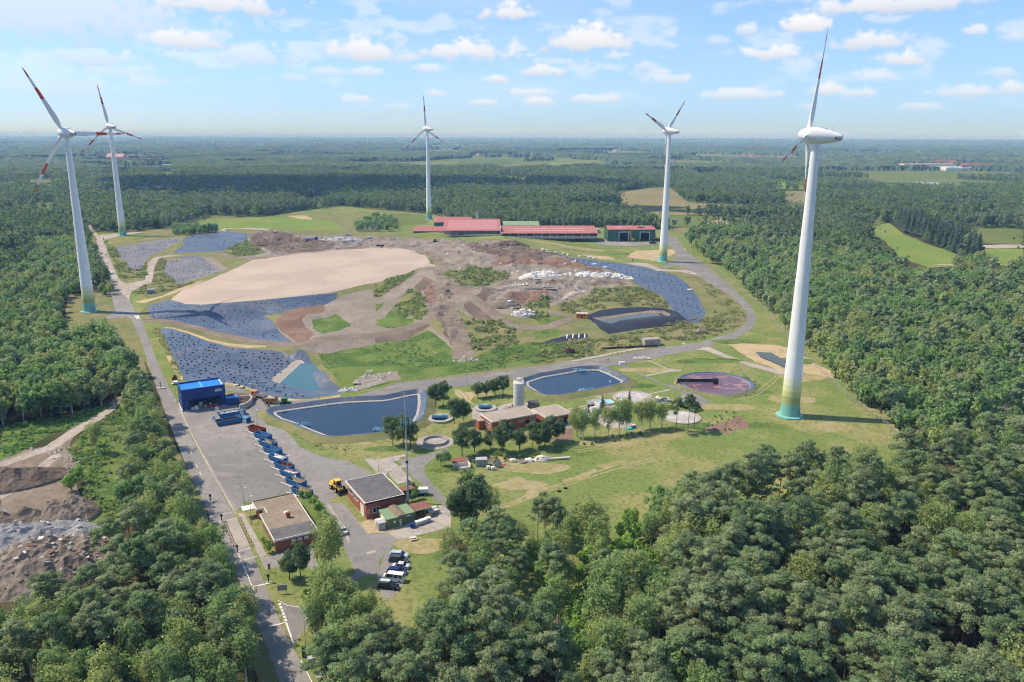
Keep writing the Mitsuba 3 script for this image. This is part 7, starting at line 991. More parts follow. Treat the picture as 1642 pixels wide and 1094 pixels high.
# loose stones and scraps strewn over the bare soil
def litter(poly, n, size, m, seed, label):
    poly = shapely.union_all([Polygon(p).buffer(0) for p in poly]); x0, y0, x1, y1 = poly.bounds; r = np.random.default_rng(seed); shapely.prepare(poly)
    p = r.uniform((x0, y0), (x1, y1), (n * 4, 2)); p = p[shapely.contains_xy(poly, p[:, 0], p[:, 1])]; p = p[meshkit.fbm(np.column_stack([p / 14, np.full(len(p), seed)]), 3, seed) > .5][:n]
    b = np.array([[-1, -1, 0], [1, -1, 0], [1, 1, 0], [-1, 1, 0], [0, 0, 1.0]]); f = np.array([[0, 1, 4], [1, 2, 4], [2, 3, 4], [3, 0, 4]])
    s = size * r.gamma(2, .5, len(p)); v = (b[None] + r.uniform(-.35, .35, (len(p), 5, 3)) * [1, 1, .6]) * s[:, None, None]; v[..., :2] += p[:, None]; v[..., 2] += height(p[:, 0], p[:, 1])[:, None]
    key = num('loose_stones'); scene[key] = mikit.ply((v.reshape(-1, 3), (f[None] + 5 * np.arange(len(p))[:, None, None]).reshape(-1, 3)), 'mat_' + m); labels[key] = dict(label=label, kind='stuff')
litter(SOIL, 1000, .5, 'dark_soil', 1, 'dark clods strewn over the landfill soil'); litter(SOIL, 400, .45, 'rock', 2, 'pale stones strewn over the landfill soil'); litter(SOIL, 70, .5, 'bag_white', 3, 'white scraps strewn over the landfill soil')
litter([[(-162,234.8),(-151,241.8),(-142.5,238.4),(-131.9,227),(-129,218),(-118.7,201.8),(-115,187.5),(-117.4,185.3),(-101.2,172.1),(-97.9,165.6),(-102.2,163.8),(-112.5,155.3)]], 900, .3, 'rock', 4, 'stones strewn over the soil depot'); litter([[(-61.5,341.5),(-51.3,337.4),(-59.5,329.7),(-66.7,311.5),(-61.1,323.3),(-48.6,328.6),(-46.7,314.8),(-64.8,302.1)], [(-40.3,370.5),(-26.8,356.7),(-13.2,343.4),(-19.8,339.1),(-33.4,351.3)]], 500, .4, 'concrete_plain', 5, 'pale stones at the foot of the landfill')

# ------------------------------------------------------------------ trees
def leafy(blobs, n, size, tone, seed, up=.25, spread=.75, jitter=.22):
    """N leaf-sized faces on the shells of BLOBS (centre, radii); tone: the leaf colour, each face a little off it"""
    r = np.random.default_rng(seed)
    c = np.array([b[0] for b in blobs], float); a = np.array([b[1] for b in blobs], float)
    w = (a[:, 0] * a[:, 1]) ** .8 * a[:, 2] ** .4; k = r.choice(len(blobs), n, p=w / w.sum())
    d = r.normal(size=(n, 3)); d[:, 2] += up; d += .5 * np.roll(d, 1, 0) * (r.random((n, 1)) < .3); d /= np.linalg.norm(d, axis=1, keepdims=True)
    p = c[k] + d * a[k] * (r.uniform(.3, 1.0, (n, 1)) ** .55 * r.uniform(.8, 1.28, (n, 1)))
    nn = d / a[k]; nn /= np.linalg.norm(nn, axis=1, keepdims=True)
    nn = nn + r.normal(size=(n, 3)) * spread + [0, 0, .25]; nn /= np.linalg.norm(nn, axis=1, keepdims=True)
    t = np.cross(nn, r.normal(size=(n, 3))); t /= np.linalg.norm(t, axis=1, keepdims=True); b = np.cross(nn, t)
    s = size * r.uniform(.65, 1.35, (n, 1))
    soft = d * .5 + nn * .5 + [0, 0, .38]; soft /= np.linalg.norm(soft, axis=1, keepdims=True)
    v = np.stack([p + t * s * .62, p - t * s * .45 + b * s * .55, p - t * s * .45 - b * s * .55], 1).reshape(-1, 3)
    col = np.asarray(tone) * (1 + jitter * r.normal(size=(n, 1))) * (1 + .035 * r.normal(size=(n, 3)))
    bt = 1 + .13 * r.normal(size=len(blobs)); col = np.clip(col * bt[k][:, None], .01, .5)
    return v, np.arange(3 * n).reshape(-1, 3), np.repeat(col, 3, 0), np.repeat(soft, 3, 0)
def limbs(paths, tone, sides=4):
    v, f = cat(*[tube(p, r, sides) for p, r in paths])
    return v, f, np.tile(tone, (len(v), 1))
def join(*ms):
    v, f = cat(*[(m[0], m[1]) for m in ms]); return v, f, np.vstack([m[2] for m in ms])
def pine(seed, H, tone, n, size, low=.5, wide=1.0):
    r = np.random.default_rng(seed)
    lean = r.normal(size=2) * .35
    tr = [(lean[0] * z * z, lean[1] * z * z, H * z) for z in (0, .3, .6, .94)]
    wood = [(tr, [H * .0125 + .03, H * .011, H * .0075, .03])]
    blobs, k = [], int(10 + H * .55)
    for i in range(k):
        z = low + (.97 - low) * (i + r.uniform(0, 1)) / k; a = i * 2.4 + r.uniform(-.5, .5)
        q = (z - low) / (1 - low)
        L = wide * H * (.21 * (1 - q ** 1.7) + .035) * r.uniform(.6, 1.2)
        b0 = np.array([lean[0] * z * z, lean[1] * z * z, H * z]); e = b0 + [math.cos(a) * L, math.sin(a) * L, L * r.uniform(.1, .55)]
        wood.append(([b0, (b0 + e) / 2 + [0, 0, .1 * L], e], [.07, .05, .025]))
        s = r.uniform(.6, 1.2) * H * .06
        blobs.append((e, (s * 1.25, s * 1.25, s * .62)))
        for _ in range(2): blobs.append((b0 + (e - b0) * r.uniform(.35, .95) + r.normal(size=3) * [.55, .55, .3] + [0, 0, .25], (s * r.uniform(.5, 1), s * r.uniform(.5, 1), s * r.uniform(.35, .6))))
    blobs.append(((lean[0], lean[1], H * .97), (H * .06, H * .06, H * .05)))
    return leafy(blobs, n, size, tone, seed + 1, up=.45, spread=.9), limbs(wood, (.17, .105, .075))
def broad(seed, H, tone, n, size, wide=.30, low=.22, trunk=(.10, .085, .07), clumps=26, drop=1.0):
    r = np.random.default_rng(seed); lean = r.normal(size=2) * .3
    wood = [([(0, 0, 0), (lean[0] * .3, lean[1] * .3, H * .4), (lean[0], lean[1], H * .85)], [H * .016 + .03, H * .011, .04])]
    blobs = []
    for i in range(clumps):
        d = r.normal(size=3); d /= np.linalg.norm(d); d[2] = d[2] * .95 + .12
        q = r.uniform(.55, 1.0); c = np.array([lean[0] + d[0] * wide * H * q, lean[1] + d[1] * wide * H * q, H * (low + 1) / 2 + d[2] * H * (1 - low) / 2 * q * .9])
        s = H * r.uniform(.065, .12)
        blobs.append((c, (s, s, s * drop)))
        if i % 3 == 0: wood.append(([(lean[0] * .5, lean[1] * .5, max(H * .3, c[2] - H * .25)), c], [.07, .02]))
    blobs.append(((lean[0], lean[1], H * (low + 1) / 2), (wide * H * .6, wide * H * .6, H * (1 - low) * .36)))
    return leafy(blobs, n, size, tone, seed + 1), limbs(wood, trunk)
def spruce(seed, H, tone, n, size):
    r = np.random.default_rng(seed); blobs = []
    for i in range(24):
        z = .12 + .86 * i / 24; L = H * .19 * (1 - z) + .2; a = i * 2.4
        blobs.append(((math.cos(a) * L * .55, math.sin(a) * L * .55, H * z), (L * .7, L * .7, H * .045)))
    return leafy(blobs, n, size, tone, seed, up=.5), limbs([([(0, 0, 0), (0, 0, H * .97)], [H * .013 + .03, .03])], (.12, .08, .06))
def bare(seed, H):
    r = np.random.default_rng(seed); w = [([(0, 0, 0), (.2, .1, H * .5), (.1, .3, H)], [H * .012 + .03, H * .009, .03])]
    for i in range(34):
        z = r.uniform(.3, .98); a = r.uniform(0, 6.28); L = H * .24 * (1.1 - z) + .5
        b = np.array([.2, .15, H * z]); e = b + [math.cos(a) * L, math.sin(a) * L, L * r.uniform(.4, .9)]
        w.append(([b, e], [.06, .02]))
        for _ in range(5):
            q = b + (e - b) * r.uniform(.4, 1); w.append(([q, q + r.normal(size=3) * L * .22 + [0, 0, L * .2]], [.035, .012]))
    return limbs(w, (.30, .26, .235), 3)
def leafply(m):
    return dict(type='ply', filename=meshkit.write_ply((m[0], m[1]), False, None, m[2], normals=m[3]), face_normals=False, bsdf=dict(type='ref', id='mat_leaf'))
PROTO = {}
def proto(name, make, tones, seeds, **kw):
    for i, (t, s) in enumerate((t, s) for s in seeds for t in tones):
        crown, trunk = make(s * 13 + 1, tone=t, **kw)
        scene[f'shape_{name}{i}'] = dict(type='shapegroup', crown=leafply(crown), trunk=mikit.ply((trunk[0], trunk[1]), 'mat_bark', color=trunk[2]))
        PROTO.setdefault(name, []).append(f'shape_{name}{i}')
PINE = [(.265, .365, .185), (.30, .39, .21), (.22, .325, .16)]
BIRCH = [(.30, .405, .145), (.335, .42, .155), (.26, .38, .15)]
OAK = [(.215, .355, .125), (.245, .38, .135), (.18, .31, .125)]
FRESH = [(.28, .48, .10), (.25, .43, .11)]
WILLOW = [(.27, .37, .175), (.29, .38, .18)]
GARDEN = [(.125, .20, .095), (.14, .215, .10)]
proto('pine', pine, PINE, range(5), H=15, n=5600, size=.275, wide=1.12)
proto('gardenpine', broad, GARDEN, range(3), H=11, n=3000, size=.38, wide=.30, low=.10, clumps=34, drop=.8)
proto('tallpine', pine, GARDEN, range(2), H=15, n=2400, size=.36, low=.58, wide=1.1)
proto('birch', broad, BIRCH, range(3), H=14, n=2600, size=.34, wide=.20, low=.2, trunk=(.55, .53, .5), drop=1.5, clumps=30)
proto('oak', broad, OAK, range(4), H=12, n=2300, size=.42, wide=.32)
proto('fresh', broad, FRESH, range(2), H=8, n=1500, size=.42, wide=.34, low=.1)
proto('midoak', broad, OAK + WILLOW[:1], range(3), H=12, n=750, size=.74, wide=.33, low=.12)
proto('midpine', pine, PINE, range(3), H=14, n=750, size=.74, low=.35)
proto('midbirch', broad, BIRCH[:2] + WILLOW[1:], range(2), H=12, n=650, size=.7, wide=.24, low=.12, trunk=(.5, .48, .45), drop=1.4)
proto('spruce', spruce, [(.13, .185, .12)], range(2), H=16, n=900, size=.7)
proto('bush', broad, [OAK[0], FRESH[0], WILLOW[0]], range(1), H=3.2, n=420, size=.42, wide=.42, low=-.1, clumps=14)
for s_ in range(2):
    b_ = bare(s_ + 3, 13)
    scene[f'shape_bare{s_}'] = dict(type='shapegroup', trunk=mikit.ply((b_[0], b_[1]), 'mat_bark', color=b_[2])); PROTO.setdefault('bare', []).append(f'shape_bare{s_}')
def put(key, kind, x, y, s=1.0, sz=None, seed=None):
    r = np.random.default_rng(int(abs(x * 131 + y * 17)) % 100000 if seed is None else seed)
    g = PROTO[kind][int(r.integers(len(PROTO[kind])))]
    t = T4().translate([float(x), float(y), ground_z(x, y) - .05]).rotate([0, 0, 1], float(r.uniform(0, 360))).scale([s, s, s * (sz or r.uniform(.9, 1.1))])
    scene[key] = {'type': 'instance', 'to_world': t, 'shapegroup': {'type': 'ref', 'id': g}}
def tree(name, kind, xy, s, label, cat_='tree', group=None, seed=None, sz=None):
    k = num(name); put(k, kind, *xy, s, sz, seed); labels[k] = dict(label=label, category=cat_)
    if group: labels[k]['group'] = group
FIELDS = shapely.union_all(FAR_OPEN); shapely.prepare(FIELDS)
def hides_field(p, top):
    """trees that would stand between the eye's height and an open field of the plain"""
    q = p * (EYE / (EYE - top)); return shapely.contains_xy(FIELDS, p[:, 0], p[:, 1]) | shapely.contains_xy(FIELDS, q[:, 0], q[:, 1])
def scatter(poly, gap, seed, keep=1.0):
    """uneven planting: a jittered triangular grid inside the outline"""
    poly = Polygon(poly) if isinstance(poly, (list, tuple)) else poly
    if not poly.is_valid: poly = poly.buffer(0)
    r = np.random.default_rng(seed); x0, y0, x1, y1 = poly.bounds
    ys = np.arange(y0, y1, gap * .87); pts = []
    for i, y in enumerate(ys):
        xs = np.arange(x0 + (i % 2) * gap / 2, x1, gap); pts.append(np.column_stack([xs, np.full(len(xs), y)]))
    p = np.vstack(pts) + r.uniform(-.42, .42, (sum(map(len, pts)), 2)) * gap
    p = p[r.random(len(p)) < keep]
    shapely.prepare(poly)
    return p[shapely.contains_xy(poly, p[:, 0], p[:, 1])]
COUNT = {}
TREES = {'pine': ('pine_tree', 'pine tree'), 'birch': ('birch_tree', 'birch tree'), 'oak': ('broadleaf_tree', 'broadleaf tree'), 'fresh': ('bright_bush', 'bush'), 'midoak': ('dense_tree', 'leafy tree'), 'midbirch': ('pale_tree', 'pale tree'),
         'midpine': ('dark_pine', 'pine tree'), 'bare': ('dead_tree', 'dead tree'), 'spruce': ('conifer', 'conifer'), 'bush': ('shrub', 'shrub')}
def wood(poly, gap, mix_, seed, where, scale=1.0, stuff='wood', limit=300, keep=1.0, vary=.22, glade=None, top=12):
    """a wood: the trees nearest the camera are things of their own, those past LIMIT of a kind one mass"""
    NEAR_WOODS.append(poly); p = scatter(poly, gap, seed, keep); p = p[~hides_field(p, top)]; r = np.random.default_rng(seed + 1)
    p = p[np.argsort(p[:, 1])]
    clump = meshkit.fbm(np.column_stack([p / 22.0, np.full(len(p), seed * 1.7)]), 3, seed)
    kinds, ws = list(mix_), np.array([mix_[k] for k in mix_], float); ws = np.cumsum(ws / ws.sum())
    u = np.clip((clump - .5) * 2.6 + .5, 0, .999) * .6 + r.random(len(p)) * .4
    sizes = scale * r.uniform(1 - vary, 1 + vary, len(p))
    gl = meshkit.fbm(np.column_stack([p / 15.0, np.full(len(p), seed * 2.9)]), 2, seed + 7)
    for (x, y), q, s, g in zip(p, u, sizes, gl):
        k = kinds[int(np.searchsorted(ws, q))]
        if glade and g > glade: k = 'fresh' if r.random() < .75 else 'birch'
        nm, ct = TREES[k]
        if COUNT.get(k, 0) < limit:
            COUNT[k] = COUNT.get(k, 0) + 1
            key = num(nm); put(key, k, x, y, s)
            labels[key] = dict(label=f'{ADJ[k]} {where}', category=ct, group=f'{ct}s {where}')
        else:
            STUFF[stuff] = STUFF.get(stuff, 0) + 1
            if STUFF[stuff] == 1: labels[stuff] = dict(label=f'many trees crowding together {where}', kind='stuff')
            put(f'{stuff}__{STUFF[stuff]:03d}', k, x, y, s)
STUFF = {}
NEAR_WOODS = []
ADJ = {'pine': 'grey green pine tree with a clumpy crown', 'birch': 'light green birch tree with a loose drooping crown', 'oak': 'mid green broadleaf tree with a round crown', 'fresh': 'bright green leafy bush',
       'midoak': 'dense green leafy tree', 'midbirch': 'pale green narrow tree', 'midpine': 'dark pine tree', 'bare': 'bare grey dead tree', 'spruce': 'dark pointed conifer', 'bush': 'low rounded shrub'}
# the wood in the foreground, right of the drive
wood([(-34.4,126.2),(-34.2,118.1),(-31.6,113.6),(2,99.5),(45.8,99.7),(96.1,103.5),(146.7,171.8),(163.6,237),(144.4,231.8),(120.6,215.6),(99.6,209.1),(84,215.3),(64.6,204.8),(49.8,193.5),(32.2,186.5),(18.6,178.3),(12.1,161.3),(5.3,148),(-7.7,145.7),(-16.2,139.4),(-21.6,133.5),(-26,130.7)], 5.3,
     {'birch': .20, 'oak': .07, 'pine': .70, 'fresh': .03}, 3, 'in the wood at the bottom right', .93, 'foreground_wood', glade=.61, vary=.28)
wood([(-40.2,145.5),(-34.1,147.8),(-28.1,143.4),(-21.2,130.7),(-25.5,128),(-30.7,119.7),(-35.6,126.2),(-37.9,133.4)], 5.0, {'birch': .8, 'oak': .2}, 4, 'beside the gate at the bottom', .9, 'gate_wood')
# bottom left wood and the strip along the haul road
wood([(-105.8,133),(-97.1,143),(-87.9,147.4),(-91.7,161.9),(-98.4,185.5),(-110.6,211.6),(-124.4,250.5),(-139.6,282.1),(-131,269.9),(-104.5,224.9),(-82,187.3),(-70.7,168.9),(-59.2,148.7),(-49,130.5),(-43.2,113.6),(-70.7,104),(-92.2,103.9)], 5.2,
     {'birch': .50, 'oak': .12, 'pine': .36, 'fresh': .02}, 5, 'in the wood at the bottom left', .88, 'left_wood', glade=.70)
wood([(-161.7,315.8),(-163.7,329),(-141.5,289.3),(-128.6,265.5),(-129.2,256.3),(-141.5,275.1)], 4.6, {'midoak': .6, 'midbirch': .4}, 6, 'on the strip beside the haul road', .8, 'roadside_wood')
# the wood on the left, behind the bank
wood([(-188.1,249.9),(-165.8,262),(-152.3,278.4),(-148,289),(-159,315.6),(-181.7,353.3),(-197.9,375.4),(-210.3,370.1),(-210.9,340.1),(-227.8,307.9)], 5.2, {'midoak': .7, 'midbirch': .3}, 8, 'in the wood at the left edge', .95, 'left_edge_wood', limit=300, vary=.32)
wood([(-246.7,320.3),(-216.8,350.3),(-220.5,377.8),(-266.2,458.6),(-274.3,496.4),(-279.5,535.4),(-356.5,664.9),(-404,751.9),(-402.2,730.8),(-424.2,709.3),(-359,588.5),(-347.8,495)], 6.0, {'midoak': .55, 'midbirch': .45}, 9, 'in the young wood left of the haul road', .78, 'left_edge_wood', limit=300)
wood([(-254.6,480.9),(-265.9,504.8),(-263.6,513.4),(-248.5,488.8)], 5.0, {'midoak': .6, 'midbirch': .4}, 10, 'beside the first tower', .6, 'left_edge_wood')
# the wood on the right behind the fence
wood([(158.2,673.8),(156.2,549.1),(146.1,440.1),(138.2,354.9),(132.4,292.2),(133.6,258.8),(128.7,231.7),(145.8,234.3),(166.8,242.2),(149.4,184),(189.5,205.8),(420.6,488.8),(393.8,607.5),(362.4,621.8),(286.2,605.2),(267.8,669.2),(245.3,747.8),(240.6,836),(197.3,818.7),(164.5,768.3)], 5.7,
     {'midoak': .55, 'midpine': .07, 'midbirch': .38}, 11, 'in the dense wood right of the fence', .86, 'right_wood', vary=.34)
wood([(436.7,922.3),(459.9,923.1),(442.8,835.3),(422.7,762.2),(400.6,682.1),(375.6,635.6),(369.5,637.8),(380.4,690.6),(396.1,761.5),(408.9,834.3)], 6.5, {'spruce': .7, 'midpine': .3}, 14, 'in the tall row beside the far right clearing', 1.25, 'row_wood')
wood([(91.6,365.3),(124.3,365.7),(124.2,364.6),(91.6,364.2)], 90, {'bush': 1}, 15, 'by the pond', .5)

# ------------------------------------------------------------------ trees and shrubs that stand alone on the site
def trees(kind, name, cat_, items):
    for xy, s, lab in items: tree(name, kind, xy, s * dict(gardenpine=1.32, birch=1.12).get(kind, 1), lab, cat_)
trees('gardenpine', 'garden_pine', 'pine tree', [
    ((-28.4,281.7), .72, 'left of two big dark pines at the end of the long basin'), ((-25.6,281.1), .75, 'right of two big dark pines at the end of the long basin'),
    ((-20.1,263.6), .68, 'dark pine right of the settling tank'), ((-16.9,264.8), .62, 'dark pine left of the operations building corner'),
    ((-38.8,243.4), .74, 'left dark pine of the dense clump below the long basin'), ((-34.9,241), .78, 'middle dark pine of the dense clump below the long basin'), ((-32.8,241.5), .70, 'right dark pine of the clump beside the mast'),
    ((-13.1,291.5), .52, 'leftmost of the four pines left of the silo'), ((-9.8,293.2), .50, 'second of the four pines left of the silo'), ((-6.5,294.6), .62, 'tallest of the four pines left of the silo'), ((-3.4,294.6), .56, 'rightmost of the four pines left of the silo'),
    ((-15.6,233.6), .74, 'big pine at the left end of the row before the brick building'), ((-11.8,237.4), .66, 'second pine from the left in front of the brick building'), ((-6.8,240.3), .48, 'small pine at the brick building corner'), ((-2.9,237), .78, 'broad pine in the middle in front of the brick building'), ((2.6,239.4), .60, 'pine in front of the blue gate'), ((6.9,242.8), .62, 'pine in front of the grey gate'), ((8.9,239.9), .66, 'pine in front of the joint of the two brick parts'), ((10.8,242.8), .72, 'pine at the right corner of the brick building'), ((12.3,246.3), .74, 'rightmost pine of the row before the brick wing'), ((15,246.8), .6, 'low pine beside the bare orange patch'),
    ((-48.1,162.4), .62, 'dark pine standing in the grass in front of the gatehouse'), ((-50.6,162.2), .52, 'thin grey pine beside the dark pine before the gatehouse'), ((-10.4,187.4), 1.0, 'big pine beside the concrete apron'), ((-12.9,185.6), .85, 'second pine leaning by the concrete apron'), ((-9.2,190.6), .9, 'slim pine behind the big pine by the apron')])
trees('tallpine', 'tall_pine', 'pine tree', [((56.4,256.6), .82, 'tall thin pine with a flat crown, left of the whitish basin'), ((60.5,256.7), .80, 'dark pine in front of the whitish covered basin'), ((63.1,259.1), .66, 'leaning pine at the right rim of the whitish basin')])
trees('spruce', 'young_conifer', 'conifer', [((43.8,281.5), .42, 'small pointed conifer on the lawn in front of the round cover'), ((33.2,276.3), .44, 'small blue green conifer beside the pump pit')])
trees('birch', 'garden_birch', 'birch tree', [
    ((22,250.9), .78, 'leftmost birch of the row right of the brick wing'), ((23.8,248.6), .72, 'second birch of the row right of the brick wing'), ((27.9,250.9), .66, 'thin birch in the middle of the left group'), ((32.6,252.5), .7, 'birch left of the turquoise tub'), ((36.5,254.1), .84, 'tall birch above the turquoise tub'), ((39,255.7), .76, 'birch right behind the turquoise tub'), ((44.8,258.1), .82, 'broad birch right of the turquoise tub'), ((47.8,258.9), .78, 'birch second from the right of the row'), ((52,259.8), .62, 'rightmost thin birch of the row'),
    ((-40.9,162.8), 1.0, 'large birch on the grass right of the gatehouse'), ((-43,164.7), .8, 'second birch close to the gatehouse corner'), ((-5.6,187.5), .8, 'thin pale birch beside the big pine'), ((-52.7,139.6), .8, 'slanting birch leaning over the haul road')])
trees('oak', 'garden_tree', 'tree', [((-20,225.6), .5, 'round dense green tree beside the sunken bunker'), ((-21.9,226.9), .36, 'smaller green tree left of the round one by the bunker'), ((-12.7,212.7), .5, 'round bush like tree below the sunken bunker'), ((-26.7,203.6), .3, 'dark green shrub at the foot of the mast'), ((-27.6,202.5), .22, 'low green shrub at the foot of the mast'), ((-23.8,366.1), .12, 'x')][:5])
trees('fresh', 'bright_shrub', 'shrub', [((-56.2,201.9), .42, 'top bright green shrub behind the gatehouse'), ((-53.7,198.6), .45, 'second bright green shrub behind the gatehouse'), ((-51.7,194.3), .5, 'large bright green shrub behind the gatehouse'), ((-49,190.2), .42, 'lowest bright green shrub behind the gatehouse'), ((-58.9,174.2), .44, 'bright green shrub at the near corner of the gatehouse'), ((-61.7,179), .25, 'small bright shrub beside the weighbridge walk'), ((-125,208.2), .9, 'big rounded bush at the edge of the brown depot'), ((-125.6,213.7), .7, 'second rounded bush above the big one at the depot'), ((-58.9,204.4), .28, 'olive shrub behind the nearest skip')])
for nm, poly, gap, sc, where in (('hedge_shrub', [(-16.5,230),(-7.8,235.5),(10.4,238.5),(16.8,245.3),(17.7,241.4),(10.9,238.4),(3.6,236.5),(6.6,232.9),(-7.6,230.1),(-12.5,228.3)], 2.3, .42, 'in the low scrub before the brick building'), ('scrub', [(67.6,270.6),(79,279.3),(83.2,273.3),(80.9,262.6),(75.8,256.4),(68.5,260.2)], 3.6, .26, 'on the bare patch below the purple basin'), ('basin_shrub', [(97,322.8),(101.8,310.6),(98.3,300.2),(92.2,294.2),(85.7,293.2),(97.6,306.4)], 3.4, .3, 'round the rim of the purple basin'), ('bank_shrub', [(22.8,245.4),(34.5,251.6),(50.8,257),(53.8,256),(48.1,252.8),(29.9,244.4),(24.4,242.4)], 2.6, .34, 'in the shade under the birches'), ('grass_shrub', [(-48.2,155),(-43.5,158.2),(-41.3,157.8),(-41.1,154.6),(-44.4,153.9),(-46.9,153.7)], 2.0, .4, 'under the pine in front of the gatehouse')):
    for i, (x, y) in enumerate(scatter(poly, gap, 40)):
        tree(nm, 'bush', (x, y), sc * rng.uniform(.7, 1.3), f'low green shrub {where}', 'shrub', f'shrubs {where}')
for i, (x, y) in enumerate(scatter([(-17.7,169.2),(-8.8,169.3),(-3,175.1),(4.8,184.6),(14.1,193.2),(19,183.1),(6.8,152.6),(-7.9,149),(-15.5,145.7)], 4.6, 77, .9)):
    k = 'birch' if i % 5 < 2 else 'pine' if i % 5 < 4 else 'fresh'; tree('edge_tree', k, (x, y), rng.uniform(.55, .85), f'{ADJ[k]} at the edge of the brown patch', 'tree', f'{k} trees at the edge of the brown patch')
for i, (x, y) in enumerate(scatter([(-166.4,840.6),(-162,970.5),(-134.6,920),(-117.5,822.4),(-158.7,808.5)], 9, 50)): tree('far_bush', 'midoak', (x, y), rng.uniform(.5, .9), 'dark bush in the clump beside the far landfill edge', 'bush', 'bushes beside the far landfill edge')
for i, (x, y) in enumerate(scatter([(-351,823.7),(-347.4,844.1),(-306.2,826.7),(-278.4,751.1),(-310.2,752),(-331.7,779.6)], 6, 51)): tree('far_bush', 'midoak', (x, y), rng.uniform(.5, .8), 'dark green bush in the row above the far blue liner', 'bush', 'bushes above the far blue liner')
for i, (x, y) in enumerate(scatter([(-136.8,240.2),(-142,262.7),(-145.7,289.4),(-136.8,280.1),(-117.4,235.2),(-100.6,194.5),(-94.7,175.1),(-96.7,175),(-120.4,224)], 6.5, 52, .22)): tree('bank_tree', 'birch' if i % 3 else 'pine', (x, y), rng.uniform(.5, .8), 'small tree on the green bank left of the haul road strip', 'tree', 'small trees on the green bank')
for s, sc, lab in (((143.8,280.5), .8, 'leftmost bare grey dead tree at the edge of the right wood'), ((139,300.2), .9, 'bare pale dead tree behind the fence'), ((153,341.9), .8, 'upper bare pale tree in the right wood'), ((143.4,253), .9, 'bare grey dead tree near the right corner'), ((-56.5,136.2), 1.0, 'grey bare tree beside the haul road at the bottom'), ((-101.1,192.2), .7, 'grey bare tree in the strip beside the haul road'), ((376.1,647.5), 1.1, 'bare tall tree in the far clearing on the right'), ((139.1,222.4), .9, 'bare tree right of the clearing'), ((166.9,253.3), 1.0, 'rightmost bare grey tree at the picture edge'), ((125.4,217.8), .8, 'bare tree at the end of the right grass')):
    tree('dead_tree', 'bare', s, sc, lab, 'dead tree')
# grass tufts and weeds that give the slopes their nap
def tufts(name, poly, n_per, size, tone, seed, label, avoid=None):
    poly = Polygon(poly) if isinstance(poly, (list, tuple)) else poly
    if not poly.is_valid: poly = poly.buffer(0)
    p = scatter(poly, 1 / math.sqrt(n_per), seed); r = np.random.default_rng(seed)
    m = meshkit.fbm(np.column_stack([p / 5.5, np.full(len(p), seed)]), 3, seed); p = p[(m > .46)]
    k = 7; n = len(p); z = height(p[:, 0], p[:, 1]); s = size * r.uniform(.5, 1.5, n)
    a = r.uniform(0, 6.28, (n, k)); rad = r.uniform(0, .9, (n, k)) * s[:, None]; h = r.uniform(.15, .75, (n, k)) * s[:, None]
    c = np.stack([p[:, :1] + np.cos(a) * rad, p[:, 1:] + np.sin(a) * rad, z[:, None] + h * (1.1 - rad / s[:, None])], -1).reshape(-1, 3)
    d = r.normal(size=(n * k, 3)); d[:, 2] = abs(d[:, 2]) + .6; d /= np.linalg.norm(d, axis=1, keepdims=True); t = np.cross(d, r.normal(size=d.shape)); t /= np.linalg.norm(t, axis=1, keepdims=True); b = np.cross(d, t); q = np.repeat(s, k)[:, None] * .5
    v = np.stack([c + t * q, c - t * q * .6 + b * q * .8, c - t * q * .6 - b * q * .8], 1).reshape(-1, 3)
    col = np.asarray(tone)[r.integers(len(tone), size=n)]; col = np.repeat(col, k, 0) * (1 + .2 * r.normal(size=(n * k, 1)))
    key = num(name); scene[key] = dict(type='ply', filename=meshkit.write_ply((v, np.arange(len(v)).reshape(-1, 3)), False, None, np.repeat(np.clip(col, .02, .5), 3, 0), normals=np.repeat(d, 3, 0)), face_normals=False, bsdf=dict(type='ref', id='mat_leaf')); labels[key] = dict(label=label, kind='stuff')
W1, W2, W3, W4 = [(.25, .33, .125), (.31, .36, .14), (.20, .29, .115)], [(.36, .35, .17), (.31, .335, .145), (.42, .39, .20)], [(.18, .34, .095), (.22, .38, .11)], [(.33, .37, .15), (.42, .40, .20), (.36, .36, .17)]
